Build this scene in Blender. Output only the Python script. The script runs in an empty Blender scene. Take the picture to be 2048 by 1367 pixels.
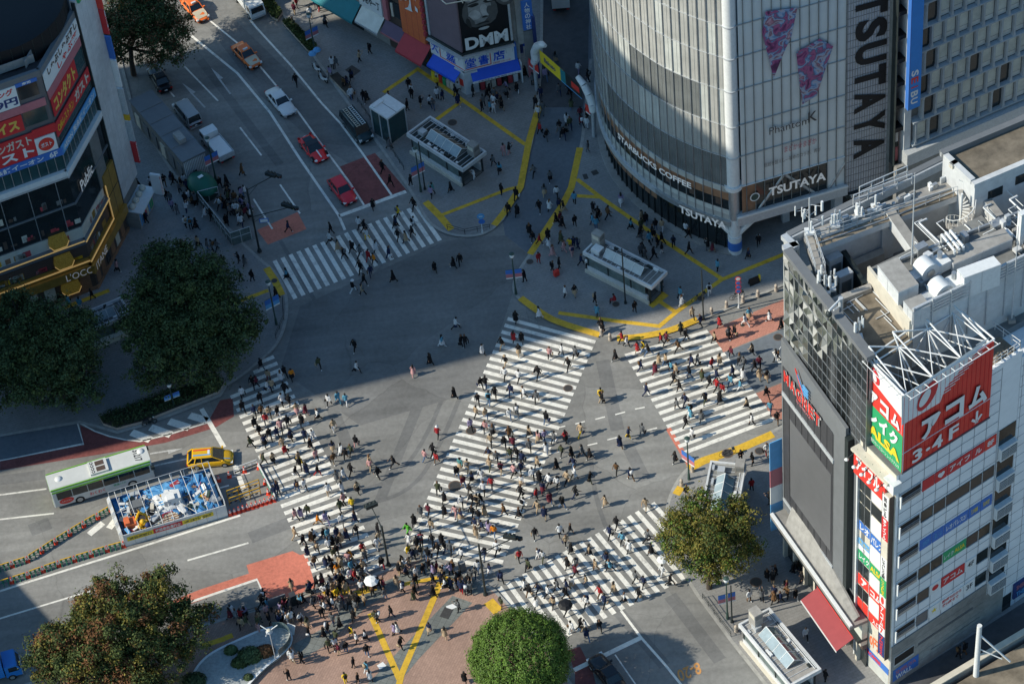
import bpy, bmesh, math, random
from mathutils import Vector, Matrix
rnd = random.Random(11)
SC = bpy.context.scene
COL = SC.collection
# ------------------------------------------------------------------ camera (from a 220 m high viewing deck)
RR = ((0.9935363554, 0.1135143617, 0.0), (-0.0834917436, 0.7307628870, -0.6775062595), (-0.0769066069, 0.6731270999, 0.7355170075))
FPX, CAMH, CAMD = 5700.0, 220.0, 202.6484
CAMP = Vector((0, -CAMD, CAMH))
cam_d = bpy.data.cameras.new('camera'); cam = bpy.data.objects.new('camera', cam_d); COL.objects.link(cam)
cam.matrix_world = Matrix.Translation(CAMP) @ Matrix(RR).to_4x4()
cam_d.sensor_width = 36; cam_d.lens = FPX / 2048 * 36; cam_d.clip_start = 1; cam_d.clip_end = 6000
SC.camera = cam
MR = Matrix(RR)
def ray(u, v): return MR @ Vector((u - 1024, 683.5 - v, -FPX))
def at(u, v, z=0.0):
    """point of the survey photograph (u, v) on the horizontal plane at height z"""
    d = ray(u, v); return CAMP + d * ((z - CAMH) / d.z)
def cs(az): a = math.radians(az); return Vector((math.cos(a), math.sin(a), 0))
class Plane:
    """vertical plane through p running along azimuth az; n points to the left of travel"""
    def __init__(s, p, az):
        s.p = Vector((p[0], p[1], 0)); s.d = cs(az); s.n = Vector((-s.d.y, s.d.x, 0)); s.az = az
    def sz(s, u, v):
        r = ray(u, v); t = (s.p - CAMP).dot(s.n) / r.dot(s.n); q = CAMP + r * t
        return (q - s.p).dot(s.d), q.z
    def pt(s, a, z, off=0.0): q = s.p + s.d * a + s.n * off; return Vector((q.x, q.y, z))
# ------------------------------------------------------------------ materials
def mat(name, col, rough=.8, var=.18, scale=1.5, metal=0., bump=0., stain=0., island=0., spec=.4, emit=None, stretch=None, coat=0., worn=0., crack=0.):
    m = bpy.data.materials.new(name); m.use_nodes = True
    nt = m.node_tree; N = nt.nodes; L = nt.links
    b = N['Principled BSDF']; b.inputs['Roughness'].default_value = rough; b.inputs['Metallic'].default_value = metal
    b.inputs['Specular IOR Level'].default_value = spec; b.inputs['Coat Weight'].default_value = coat
    g = N.new('ShaderNodeNewGeometry'); src = g.outputs['Position']
    if stretch:
        mp = N.new('ShaderNodeMapping'); mp.inputs['Scale'].default_value = stretch; L.new(src, mp.inputs['Vector']); src = mp.outputs[0]
    t = N.new('ShaderNodeTexNoise'); t.inputs['Scale'].default_value = scale; t.inputs['Detail'].default_value = 7; t.inputs['Roughness'].default_value = .65
    L.new(src, t.inputs['Vector'])
    r = N.new('ShaderNodeMapRange'); r.inputs[1].default_value = .3; r.inputs[2].default_value = .7
    r.inputs[3].default_value = 1 - var; r.inputs[4].default_value = 1 + var; L.new(t.outputs['Fac'], r.inputs[0])
    val = r.outputs[0]
    def mul(a, bsock):
        x = N.new('ShaderNodeMath'); x.operation = 'MULTIPLY'; L.new(a, x.inputs[0]); L.new(bsock, x.inputs[1]); return x.outputs[0]
    if stain:
        t2 = N.new('ShaderNodeTexNoise'); t2.inputs['Scale'].default_value = .12; t2.inputs['Detail'].default_value = 5; L.new(g.outputs['Position'], t2.inputs['Vector'])
        r2 = N.new('ShaderNodeMapRange'); r2.inputs[1].default_value = .3; r2.inputs[2].default_value = .7; r2.inputs[3].default_value = 1 - stain; r2.inputs[4].default_value = 1 + stain * .6
        L.new(t2.outputs['Fac'], r2.inputs[0]); val = mul(val, r2.outputs[0])
    if worn:      # paint rubbed thin by tyres
        t4 = N.new('ShaderNodeTexNoise'); t4.inputs['Scale'].default_value = .9; t4.inputs['Detail'].default_value = 12; t4.inputs['Roughness'].default_value = .8; L.new(g.outputs['Position'], t4.inputs['Vector'])
        r4 = N.new('ShaderNodeMapRange'); r4.inputs[1].default_value = .36; r4.inputs[2].default_value = .5; r4.inputs[3].default_value = 1 - worn; r4.inputs[4].default_value = 1; L.new(t4.outputs['Fac'], r4.inputs[0]); val = mul(val, r4.outputs[0])
    if crack:     # sealed seams, cracks and broad worn tracks
        t5 = N.new('ShaderNodeTexNoise'); t5.inputs['Scale'].default_value = .25; t5.inputs['Detail'].default_value = 6; L.new(g.outputs['Position'], t5.inputs['Vector'])
        va = N.new('ShaderNodeVectorMath'); va.operation = 'MULTIPLY_ADD'; va.inputs[1].default_value = (2, 2, 0); L.new(t5.outputs['Color'], va.inputs[0]); L.new(g.outputs['Position'], va.inputs[2])
        vo = N.new('ShaderNodeTexVoronoi'); vo.feature = 'DISTANCE_TO_EDGE'; vo.inputs['Scale'].default_value = .075; L.new(va.outputs[0], vo.inputs['Vector'])
        r5 = N.new('ShaderNodeMapRange'); r5.inputs[1].default_value = .001; r5.inputs[2].default_value = .004; r5.inputs[3].default_value = 1 - crack; r5.inputs[4].default_value = 1; L.new(vo.outputs['Distance'], r5.inputs[0]); val = mul(val, r5.outputs[0])
        vc = N.new('ShaderNodeTexVoronoi'); vc.inputs['Scale'].default_value = .075; L.new(va.outputs[0], vc.inputs['Vector']); sx = N.new('ShaderNodeSeparateColor'); L.new(vc.outputs['Color'], sx.inputs[0])
        r6 = N.new('ShaderNodeMapRange'); r6.inputs[3].default_value = .86; r6.inputs[4].default_value = 1.06; L.new(sx.outputs[0], r6.inputs[0]); val = mul(val, r6.outputs[0])
        mp2 = N.new('ShaderNodeMapping'); mp2.inputs['Rotation'].default_value = (0, 0, math.radians(-25)); mp2.inputs['Scale'].default_value = (.05, .9, 1); L.new(g.outputs['Position'], mp2.inputs['Vector'])
        t7 = N.new('ShaderNodeTexNoise'); t7.inputs['Scale'].default_value = .8; t7.inputs['Detail'].default_value = 4; L.new(mp2.outputs[0], t7.inputs['Vector']); r7 = N.new('ShaderNodeMapRange'); r7.inputs[1].default_value = .35; r7.inputs[2].default_value = .65; r7.inputs[3].default_value = .88; r7.inputs[4].default_value = 1.08; L.new(t7.outputs['Fac'], r7.inputs[0]); val = mul(val, r7.outputs[0])
    if island:
        r3 = N.new('ShaderNodeMapRange'); r3.inputs[3].default_value = 1 - island; r3.inputs[4].default_value = 1 + island
        L.new(g.outputs['Random Per Island'], r3.inputs[0]); val = mul(val, r3.outputs[0])
    mx = N.new('ShaderNodeMix'); mx.data_type = 'RGBA'; mx.blend_type = 'MULTIPLY'; mx.inputs[0].default_value = 1
    mx.inputs[6].default_value = (*col, 1); L.new(val, mx.inputs[7]); L.new(mx.outputs[2], b.inputs['Base Color'])
    if bump:
        bp = N.new('ShaderNodeBump'); bp.inputs['Strength'].default_value = bump; bp.inputs['Distance'].default_value = .05
        L.new(t.outputs['Fac'], bp.inputs['Height']); L.new(bp.outputs[0], b.inputs['Normal'])
    if emit:
        b.inputs['Emission Color'].default_value = (*emit[:3], 1); b.inputs['Emission Strength'].default_value = emit[3]
    return m
def grid_mat(name, col, joint, sx, sy, az=0., gap=.03, rough=.75, var=.12, stain=.1, offset=.5, vary=.15):
    """paving / tiling laid out in real metres (brick pattern turned to az)"""
    m = mat(name, col, rough, var, 3.0, stain=stain); nt = m.node_tree; N = nt.nodes; L = nt.links
    g = N.new('ShaderNodeNewGeometry'); mp = N.new('ShaderNodeMapping'); mp.inputs['Rotation'].default_value = (0, 0, math.radians(-az))
    L.new(g.outputs['Position'], mp.inputs['Vector'])
    br = N.new('ShaderNodeTexBrick'); br.offset = offset; br.inputs['Scale'].default_value = 1; br.inputs['Brick Width'].default_value = sx; br.inputs['Row Height'].default_value = sy
    br.inputs['Mortar Size'].default_value = gap; br.inputs['Color1'].default_value = (1 - vary,) * 3 + (1,); br.inputs['Color2'].default_value = (1 + vary,) * 3 + (1,); br.inputs['Mortar'].default_value = (*joint, 1)
    L.new(mp.outputs[0], br.inputs['Vector'])
    b = N['Principled BSDF']; old = b.inputs['Base Color'].links[0].from_socket
    mx = N.new('ShaderNodeMix'); mx.data_type = 'RGBA'; mx.blend_type = 'MULTIPLY'; mx.inputs[0].default_value = 1; mx.clamp_result = False
    L.new(old, mx.inputs[6]); L.new(br.outputs['Color'], mx.inputs[7]); L.new(mx.outputs[2], b.inputs['Base Color'])
    return m
def glass(name, col, rough=.08, spec=.6, var=.3, scale=.4):
    return mat(name, col, rough, var, scale, spec=spec)
MT = {}
def defm(k, *a, **kw): MT[k] = mat(k, *a, **kw)
defm('asphalt', (.262, .256, .238), .9, .14, 2.2, stain=.24, bump=.15, crack=.16)
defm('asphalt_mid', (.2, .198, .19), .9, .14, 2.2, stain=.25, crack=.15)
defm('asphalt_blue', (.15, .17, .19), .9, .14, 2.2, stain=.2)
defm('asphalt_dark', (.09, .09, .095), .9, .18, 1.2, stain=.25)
defm('concrete', (.33, .315, .29), .85, .2, 1.3, stain=.32, bump=.1)
defm('concrete_dark', (.2, .2, .19), .85, .2, 1.3, stain=.25)
defm('roof_brown', (.21, .175, .13), .95, .4, .8, stain=.45, bump=.2)
MT['pave'] = grid_mat('pave', (.27, .265, .255), (.82,) * 3, .6, .3, 20, .02, vary=.05, stain=.25)
MT['brick_pave'] = grid_mat('brick_pave', (.39, .25, .19), (.8,) * 3, .5, .24, 62, .025, vary=.08, stain=.22)
MT['pink_pave'] = grid_mat('pink_pave', (.5, .225, .165), (.75,) * 3, .4, .2, 25, .02, vary=.08, stain=.2)
MT['grey_pave'] = grid_mat('grey_pave', (.19, .2, .185), (.6,) * 3, .6, .6, 62, .02, vary=.08, stain=.2, offset=0)
defm('kerb', (.36, .35, .32), .85, .2, 2, stain=.15)
defm('white_paint', (.84, .81, .73), .7, .1, 2.5, stain=.12, worn=.42)
defm('worn_white', (.5, .5, .48), .8, .25, 4)
defm('yellow_paint', (.7, .43, .04), .7, .15, 3, stain=.15, worn=.35)
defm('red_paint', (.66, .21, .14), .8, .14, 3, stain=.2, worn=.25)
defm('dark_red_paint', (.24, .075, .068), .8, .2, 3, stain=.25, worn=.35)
defm('orange_paint', (.62, .3, .1), .8, .2, 3)
defm('iron', (.08, .075, .07), .6, .25, 6, metal=.4)
defm('rusty_iron', (.16, .11, .08), .8, .3, 6)
defm('steel', (.45, .47, .48), .4, .15, 4, metal=.6)
defm('galv', (.55, .57, .58), .5, .12, 4, metal=.3)
defm('dark_metal', (.035, .045, .045), .5, .2, 4, metal=.3)
defm('green_metal', (.05, .09, .075), .5, .2, 4, metal=.2)
defm('white_metal', (.72, .73, .72), .45, .08, 3)
defm('white_wall', (.6, .61, .61), .7, .12, 1.4, stain=.24)
defm('white_tile', (.82, .84, .85), .45, .06, 1.0, stain=.06)
defm('tile_joint', (.2, .21, .22), .8, .1, 3)
defm('grey_panel', (.17, .178, .185), .5, .08, 1, stain=.1)
defm('screen_black', (.055, .055, .06), .45, .15, 2)
defm('screen_grey', (.13, .13, .135), .35, .06, 1)
defm('louvre', (.48, .48, .5), .6, .15, 2)
defm('black', (.01, .01, .012), .6, .2, 3)
defm('cream', (.62, .57, .47), .7, .12, 1)
defm('beige_blind', (.56, .57, .5), .6, .18, .7)
defm('wood', (.3, .16, .09), .6, .18, 1.5)
defm('gold', (.42, .24, .05), .45, .2, 1.2, metal=.25)
defm('gold_lit', (.9, .6, .2), .5, .1, 2, emit=(1, .62, .22, .22))
defm('gold_leafy', (.24, .19, .04), .5, .6, 7, emit=(.8, .55, .08, .04))
defm('red_sign', (.62, .035, .04), .5, .06, 1)
defm('bright_red', (.72, .05, .035), .5, .08, 1)
defm('pink_sign', (.5, .17, .19), .6, .1, 1)
defm('green_sign', (.03, .36, .14), .5, .05, 1)
defm('blue_sign', (.05, .17, .52), .5, .06, 1)
defm('royal_blue', (.02, .1, .62), .6, .06, 1.5)
defm('sky_blue', (.12, .36, .65), .6, .1, 1.5)
defm('navy', (.03, .05, .17), .6, .1, 1.5)
defm('sign_white', (.78, .78, .76), .5, .05, 1)
defm('sign_yellow', (.8, .6, .03), .5, .06, 1)
defm('letter_gold', (.75, .5, .1), .5, .06, 1)
defm('orange_wall', (.72, .17, .06), .6, .1, 1)
defm('teal_cloth', (.02, .2, .23), .7, .08, 1)
defm('silver_cloth', (.42, .45, .44), .35, .12, 1.2, metal=.3)
defm('bright_blue', (.03, .24, .66), .5, .06, 1)
defm('precast', (.37, .4, .42), .7, .1, 1.2, stain=.12)
defm('awning_red', (.32, .06, .065), .75, .08, 1.2)
defm('lit_white', (.8, .8, .78), .5, .05, 1, emit=(1, .97, .9, .08))
defm('red_cloth', (.5, .06, .07), .75, .08, 1.2)
defm('purple_cloth', (.15, .1, .15), .75, .1, 1.2)
defm('mauve_panel', (.2, .145, .165), .35, .08, 1)
defm('brown_panel', (.1, .07, .055), .5, .12, 1)
defm('curb_stone', (.48, .4, .32), .8, .15, 3)
defm('leaf_green', (.062, .085, .026), .7, .4, .45, island=.55, spec=.2)
defm('leaf_dark', (.058, .088, .035), .7, .4, .4, island=.5, spec=.2)
defm('leaf_yellow', (.155, .135, .028), .7, .35, .5, island=.5, spec=.2)
defm('leaf_rust', (.15, .07, .03), .7, .35, .5, island=.5, spec=.2)
defm('leaf_ball', (.085, .15, .022), .6, .3, .6, island=.4, spec=.25)
defm('bark', (.08, .06, .045), .95, .3, 4)
defm('soil', (.06, .05, .04), .95, .3, 3)
defm('rubber', (.018, .018, .018), .8, .2, 5)
defm('car_glass', (.012, .018, .022), .06, .2, 1, spec=.8)
defm('lamp_glass', (.75, .76, .74), .2, .05, 3)
defm('tail_red', (.45, .015, .015), .3, .1, 3)
defm('tarp_blue', (.05, .21, .45), .5, .35, 1.6, bump=.5)
defm('cone_red', (.8, .07, .03), .5, .08, 5)
defm('barrier_green', (.03, .2, .12), .5, .2, 3)
defm('yellow_metal', (.75, .42, .02), .5, .1, 3)
defm('gravel_white', (.36, .38, .37), .9, .25, 4)
MT['dark_glass'] = glass('dark_glass', (.018, .024, .026))
MT['teal_glass'] = glass('teal_glass', (.03, .07, .075))
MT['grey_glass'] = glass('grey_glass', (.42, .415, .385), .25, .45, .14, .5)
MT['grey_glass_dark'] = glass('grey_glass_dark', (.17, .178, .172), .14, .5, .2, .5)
MT['pale_glass'] = glass('pale_glass', (.55, .56, .52), .2, .5, .2, .35)
MT['film_glass'] = glass('film_glass', (.66, .69, .68), .18, .5, .08, .25)
MT['mirror_glass'] = glass('mirror_glass', (.12, .13, .11), .06, .9, .5, .8)
MT['roof_glass'] = glass('roof_glass', (.3, .37, .4), .12, .5, .2, .8)
MT['clear_glass'] = glass('clear_glass', (.12, .16, .155), .08, .6, .35, 1.2)
# ------------------------------------------------------------------ mesh builder
class MB:
    def __init__(s): s.v = []; s.f = []; s.m = []; s.sm = []; s.names = []
    def mi(s, k):
        if k not in s.names: s.names.append(k)
        return s.names.index(k)
    def poly(s, pts, k, smooth=False):
        i = len(s.v); s.v += [Vector(p) for p in pts]; s.f.append(tuple(range(i, i + len(pts)))); s.m.append(s.mi(k)); s.sm.append(smooth)
    def mesh(s, vs, fs, k, smooth=False):
        i = len(s.v); s.v += [Vector(p) for p in vs]; j = s.mi(k)
        for f in fs: s.f.append(tuple(a + i for a in f)); s.m.append(j); s.sm.append(smooth)
    def hexa(s, b, t, k, smooth=False):
        """b, t: four bottom and four top corners, same order"""
        n = len(b); fs = [tuple(range(n))[::-1], tuple(range(n, 2 * n))] + [(i, (i + 1) % n, n + (i + 1) % n, n + i) for i in range(n)]
        s.mesh(list(b) + list(t), fs, k, smooth)
    def prism(s, p2, z0, z1, k, ktop=None):
        b = [Vector((p[0], p[1], z0)) for p in p2]; t = [Vector((p[0], p[1], z1)) for p in p2]
        a = sum(b[i].x * b[(i + 1) % len(b)].y - b[(i + 1) % len(b)].x * b[i].y for i in range(len(b)))
        if a < 0: b.reverse(); t.reverse()
        if ktop:
            n = len(b); s.mesh(b + t, [(i, (i + 1) % n, n + (i + 1) % n, n + i) for i in range(n)], k); s.poly(t, ktop)
        else: s.hexa(b, t, k)
    def box(s, x0, x1, y0, y1, z0, z1, k, M=None):
        c = [Vector((x, y, z)) for z in (z0, z1) for x, y in ((x0, y0), (x1, y0), (x1, y1), (x0, y1))]
        if M is not None: c = [M @ p for p in c]
        s.hexa(c[:4], c[4:], k)
    def obox(s, p, az, lx, ly, z0, z1, k):
        """box with one corner at p, lx along az, ly to its left"""
        d = cs(az); n = Vector((-d.y, d.x, 0)); p = Vector((p[0], p[1], 0))
        q = [p, p + d * lx, p + d * lx + n * ly, p + n * ly]; s.prism([(a.x, a.y) for a in q], z0, z1, k)
    def cbox(s, p, az, lx, ly, z0, z1, k):
        d = cs(az); n = Vector((-d.y, d.x, 0)); s.obox(Vector((p[0], p[1], 0)) - d * lx / 2 - n * ly / 2, az, lx, ly, z0, z1, k)
    def slab(s, pl, a0, a1, z0, z1, o0, o1, k):
        """box lying on a vertical plane: a along, z up, o outward offsets (along -n = away from the wall when o>0)"""
        c = [pl.pt(a, z, -o) for z in (z0, z1) for a, o in ((a0, o0), (a1, o0), (a1, o1), (a0, o1))]
        s.hexa(c[:4], c[4:], k)
    def tube(s, p0, p1, r0, k, r1=None, n=8, caps=True, smooth=True):
        p0 = Vector(p0); p1 = Vector(p1); r1 = r0 if r1 is None else r1; d = (p1 - p0)
        if d.length < 1e-6: return
        d.normalize(); a = d.orthogonal().normalized(); b = d.cross(a)
        vs = [p + (a * math.cos(2 * math.pi * i / n) + b * math.sin(2 * math.pi * i / n)) * r for p, r in ((p0, r0), (p1, r1)) for i in range(n)]
        fs = [(i, (i + 1) % n, n + (i + 1) % n, n + i) for i in range(n)]
        s.mesh(vs, fs, k, smooth)
        if caps: s.poly(vs[:n][::-1], k); s.poly(vs[n:], k)
    def path(s, pts, r, k, n=6):
        for a, b in zip(pts, pts[1:]): s.tube(a, b, r, k, n=n)
    def ell(s, c, rx, ry, rz, k, n=10, m=6, half=False, M=None):
        vs = []; fs = []; lo = 0 if half else -math.pi / 2
        for j in range(m + 1):
            t = lo + (math.pi / 2 - lo) * j / m
            for i in range(n):
                a = 2 * math.pi * i / n; vs.append(Vector((c[0] + rx * math.cos(t) * math.cos(a), c[1] + ry * math.cos(t) * math.sin(a), c[2] + rz * math.sin(t))))
        for j in range(m):
            for i in range(n): fs.append((j * n + i, j * n + (i + 1) % n, (j + 1) * n + (i + 1) % n, (j + 1) * n + i))
        if M is not None: vs = [M @ v for v in vs]
        s.mesh(vs, fs, k, True)
    def disc(s, c, r, z, k, n=20): s.poly([(c[0] + r * math.cos(2 * math.pi * i / n), c[1] + r * math.sin(2 * math.pi * i / n), z) for i in range(n)], k)
    def text(s, txt, fn, k, bold=.012, aspect=None):
        """letters mapped by fn(x, y) with x, y in 0..1 over the text's bounding box"""
        vs, fs = glyphs(txt, bold); s.mesh([fn(x, y) for x, y in vs], fs, k)
    def ptext(s, txt, pl, a0, a1, z0, z1, off, k, bold=.012, shear=0.):
        s.text(txt, lambda x, y: pl.pt(a0 + (a1 - a0) * (x + shear * y), z0 + (z1 - z0) * y, -off), k, bold)
    def build(s, name, parent=None, smooth=None, loc=None):
        me = bpy.data.meshes.new(name); o = Vector((0, 0, 0))
        if loc is not None: o = Vector(loc)
        elif parent is not None and parent.get('world_built'): o = Vector(parent.location)
        me.from_pydata([v - o for v in s.v], [], s.f)
        for k in s.names: me.materials.append(MT[k])
        me.polygons.foreach_set('material_index', s.m); me.polygons.foreach_set('use_smooth', s.sm)
        me.update(); ob = bpy.data.objects.new(name, me); COL.objects.link(ob)
        if loc is not None: ob.location = loc
        if parent is not None: ob.parent = parent
        return ob
_gc = {}
def glyphs(txt, bold):
    if (txt, bold) in _gc: return _gc[(txt, bold)]
    c = bpy.data.curves.new('lettering', 'FONT'); c.body = txt; c.offset = bold; c.resolution_u = 3
    o = bpy.data.objects.new('lettering', c); COL.objects.link(o)
    dg = bpy.context.evaluated_depsgraph_get(); m = bpy.data.meshes.new_from_object(o.evaluated_get(dg))
    vs = [(v.co.x, v.co.y) for v in m.vertices]; fs = [tuple(p.vertices) for p in m.polygons]
    bpy.data.objects.remove(o); bpy.data.curves.remove(c); bpy.data.meshes.remove(m)
    if vs:
        x0 = min(a for a, b in vs); x1 = max(a for a, b in vs); y0 = min(b for a, b in vs); y1 = max(b for a, b in vs)
        vs = [((a - x0) / max(1e-6, x1 - x0), (b - y0) / max(1e-6, y1 - y0)) for a, b in vs]
    _gc[(txt, bold)] = (vs, fs); return vs, fs
def tag(o, label=None, cat=None, group=None, kind=None):
    if label: o['label'] = label
    if cat: o['category'] = cat
    if group: o['group'] = group
    if kind: o['kind'] = kind
    return o
def thing(name, label, cat, loc=(0, 0, 0), rz=0., group=None, world=False):
    o = bpy.data.objects.new(name, None); COL.objects.link(o); o.location = loc; o.rotation_euler = (0, 0, rz); o.empty_display_size = .3
    if world: o['world_built'] = 1
    return tag(o, label, cat, group)
def copy_tree(o, parent=None):
    c = o.copy(); COL.objects.link(c); c.parent = parent
    for ch in list(o.children): copy_tree(ch, c)
    return c
# ------------------------------------------------------------------ light
SUN_AZ, SUN_EL = 189.5, 36.0     # azimuth measured from +X towards +Y, direction to the sun
w = bpy.data.worlds.new('World'); SC.world = w; w.use_nodes = True
wn = w.node_tree; sky = wn.nodes.new('ShaderNodeTexSky'); sky.sky_type = 'NISHITA'; sky.sun_disc = False
sky.sun_elevation = math.radians(SUN_EL); sky.sun_rotation = math.radians(90 - SUN_AZ); sky.ozone_density = 3.0; sky.air_density = 1.2
tint = wn.nodes.new('ShaderNodeMix'); tint.data_type = 'RGBA'; tint.blend_type = 'MULTIPLY'; tint.inputs[0].default_value = 1; tint.inputs[7].default_value = (.68, .99, 1.12, 1)
wn.links.new(sky.outputs[0], tint.inputs[6]); wn.links.new(tint.outputs[2], wn.nodes['Background'].inputs[0]); wn.nodes['Background'].inputs[1].default_value = .122
sd = bpy.data.lights.new('sun', 'SUN'); sd.energy = 5.0; sd.angle = math.radians(.53); sd.color = (1, .93, .785)
so = bpy.data.objects.new('sun', sd); COL.objects.link(so)
tosun = cs(SUN_AZ) * math.cos(math.radians(SUN_EL)) + Vector((0, 0, math.sin(math.radians(SUN_EL))))
so.rotation_euler = tosun.to_track_quat('Z', 'Y').to_euler(); so.location = (-60, -20, 120)
SC.view_settings.view_transform = 'Standard'; SC.view_settings.look = 'None'; SC.view_settings.exposure = 0
# ------------------------------------------------------------------ ground, pavements, painted markings
Z1, ZW = .13, .142
def P2(l, z=0.): return [tuple(at(u, v, z)[:2]) for u, v in l]
mb = MB(); mb.poly([(-3000, -3000, 0), (3000, -3000, 0), (3000, 3000, 0), (-3000, 3000, 0)], 'asphalt')
tag(mb.build('road_surface'), kind='structure')
def smooth_line(pts, it=2):
    for _ in range(it):
        q = [pts[0]]
        for a, b in zip(pts, pts[1:]): q += [(a[0] * .75 + b[0] * .25, a[1] * .75 + b[1] * .25), (a[0] * .25 + b[0] * .75, a[1] * .25 + b[1] * .75)]
        pts = q + [pts[-1]]
    return pts
def ribbon(mb, pts, wd, z, k, world=False):
    p = [Vector((q[0], q[1], 0)) if world else at(*q) for q in pts]
    n = len(p); L = []; R_ = []
    for i in range(n):
        d = (p[min(n - 1, i + 1)] - p[max(0, i - 1)]); d.z = 0; d.normalize(); s = Vector((-d.y, d.x, 0)) * wd / 2
        if 0 < i < n - 1:
            d0 = (p[i] - p[i - 1]).normalized(); s *= 1 / max(.5, abs(d0.dot(d)))
        L.append(p[i] + s); R_.append(p[i] - s)
    for i in range(n - 1): mb.poly([(L[i].x, L[i].y, z), (R_[i].x, R_[i].y, z), (R_[i + 1].x, R_[i + 1].y, z), (L[i + 1].x, L[i + 1].y, z)], k)
KERBS = []
def pavement(name, px, k='pave', kerb=None):
    p2 = P2(px); mb = MB(); mb.prism(p2, -.05, Z1, 'kerb', k)
    tag(mb.build(name), kind='structure')
    if kerb:
        m2 = MB(); ribbon(m2, kerb, .34, Z1 + .004, 'kerb'); tag(m2.build('kerb_edging'), kind='structure')
kA = [(225, 60), (262, 205), (300, 275), (350, 352), (400, 395), (445, 445), (490, 492), (520, 520)] + smooth_line([(520, 520), (552, 545), (574, 590), (574, 640), (556, 690), (520, 722), (490, 748), (452, 772)])
kA2 = kA + [(440, 792), (350, 828), (285, 852), (235, 866), (205, 857), (160, 845), (0, 872)]
pavement('pavement', kA2 + [(-400, 960), (-400, 60)], 'pave', kA2)
kB = [(500, -60), (545, 0), (590, 62), (640, 130), (700, 213), (760, 293), (815, 372), (835, 405)] + smooth_line([(835, 405), (852, 440), (885, 466), (930, 475), (975, 468), (1005, 440)]) + [(1040, 372), (1062, 290), (1076, 222), (1083, 100), (1085, -120)]
pavement('pavement', kB + [(560, -120)], 'pave', kB)
kC = [(1182, 120), (1165, 280), (1150, 352), (1118, 430), (1060, 510), (1036, 545)] + smooth_line([(1036, 545), (1024, 580), (1045, 606), (1100, 635), (1200, 672), (1262, 676), (1330, 663), (1400, 640)]) + [(1480, 608), (1567, 570), (1660, 532)]
pavement('pavement', kC + [(2300, 300), (2300, -500), (1190, -500)], 'pave', kC)
kD = [(1700, 790), (1640, 815), (1556, 858), (1485, 893), (1420, 915)] + smooth_line([(1420, 915), (1375, 935), (1347, 975), (1332, 1020), (1334, 1075)]) + [(1360, 1135), (1395, 1190), (1465, 1285), (1530, 1367), (1640, 1500)]
pavement('pavement', kD + [(2100, 1500), (2100, 790)], 'pave', kD)
kE = [(-60, 1405), (60, 1367), (250, 1303), (450, 1238), (595, 1197), (640, 1182)] + smooth_line([(640, 1182), (700, 1165), (760, 1146), (815, 1124), (850, 1115), (890, 1132), (950, 1158), (990, 1182)]) + [(1030, 1226), (1080, 1285), (1120, 1340), (1180, 1420)]
pavement('brick_plaza', kE + [(1180, 1700), (-60, 1700)], 'brick_pave', kE)
# alley asphalt and side street sheet
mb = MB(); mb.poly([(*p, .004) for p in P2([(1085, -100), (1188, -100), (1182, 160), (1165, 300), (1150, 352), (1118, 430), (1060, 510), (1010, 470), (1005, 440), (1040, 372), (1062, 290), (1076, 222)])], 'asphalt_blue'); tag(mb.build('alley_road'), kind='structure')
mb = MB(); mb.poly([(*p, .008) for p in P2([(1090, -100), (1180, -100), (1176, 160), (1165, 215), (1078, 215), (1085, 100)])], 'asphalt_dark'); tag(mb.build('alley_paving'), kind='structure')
# grey paths and stone squares on the plaza
mb = MB()
for q in ([(715, 1390), (800, 1300), (905, 1192), (945, 1206), (838, 1318), (770, 1400)], [(660, 1250), (700, 1196), (800, 1150), (850, 1118), (890, 1135), (950, 1160), (985, 1185), (940, 1190), (860, 1160), (800, 1176), (735, 1212), (655, 1290), (600, 1320), (585, 1290)],):
    mb.poly([(*p, Z1 + .007) for p in P2(q)], 'grey_pave')
tag(mb.build('plaza_path'), kind='structure')
mb = MB()
for q in ([(892, 1213), (909, 1207), (914, 1215), (897, 1222)], [(754, 1331), (766, 1324), (773, 1332), (760, 1340)]): mb.poly([(*p, Z1 + .0095) for p in P2(q)], 'sign_white')
tag(mb.build('plaza_marker_tile'), kind='structure')
# coloured surfacing
def sheet(name, px, z, k): m = MB(); m.poly([(*p, z) for p in P2(px)], k); tag(m.build(name), kind='structure')
sheet('red_surfacing', [(493, 1129), (585, 1101), (600, 1109), (613, 1106), (631, 1174), (559, 1200), (536, 1206), (515, 1159), (440, 1185), (345, 1220), (330, 1206), (400, 1178), (498, 1146)], .004, 'red_paint')
sheet('red_surfacing', [(514, 460), (595, 424), (613, 458), (536, 489)], .004, 'red_paint')
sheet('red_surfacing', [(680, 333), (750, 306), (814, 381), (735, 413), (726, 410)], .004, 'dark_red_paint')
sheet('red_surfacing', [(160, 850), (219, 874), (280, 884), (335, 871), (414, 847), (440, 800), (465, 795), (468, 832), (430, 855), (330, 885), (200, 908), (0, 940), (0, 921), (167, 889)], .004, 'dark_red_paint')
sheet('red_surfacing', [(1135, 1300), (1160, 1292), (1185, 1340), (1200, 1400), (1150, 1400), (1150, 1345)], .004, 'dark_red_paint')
sheet('pink_surfacing', [(1418, 662), (1567, 598), (1640, 568), (1640, 625), (1567, 655), (1447, 704)], .004, 'pink_pave')
sheet('pink_surfacing', [(1512, 786), (1562, 766), (1640, 740), (1640, 800), (1566, 838), (1548, 838)], .004, 'pink_pave')
sheet('grey_surfacing', [(1447, 706), (1567, 657), (1640, 627), (1640, 738), (1562, 764), (1510, 783)], .004, 'asphalt_blue')
sheet('orange_surfacing', [(1331, 857), (1341, 854), (1382, 922), (1376, 934)], .004, 'red_paint')
sheet('bus_bay', [(-60, 880), (155, 846), (167, 887), (20, 917), (-60, 930)], .004, 'asphalt_blue')
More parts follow.
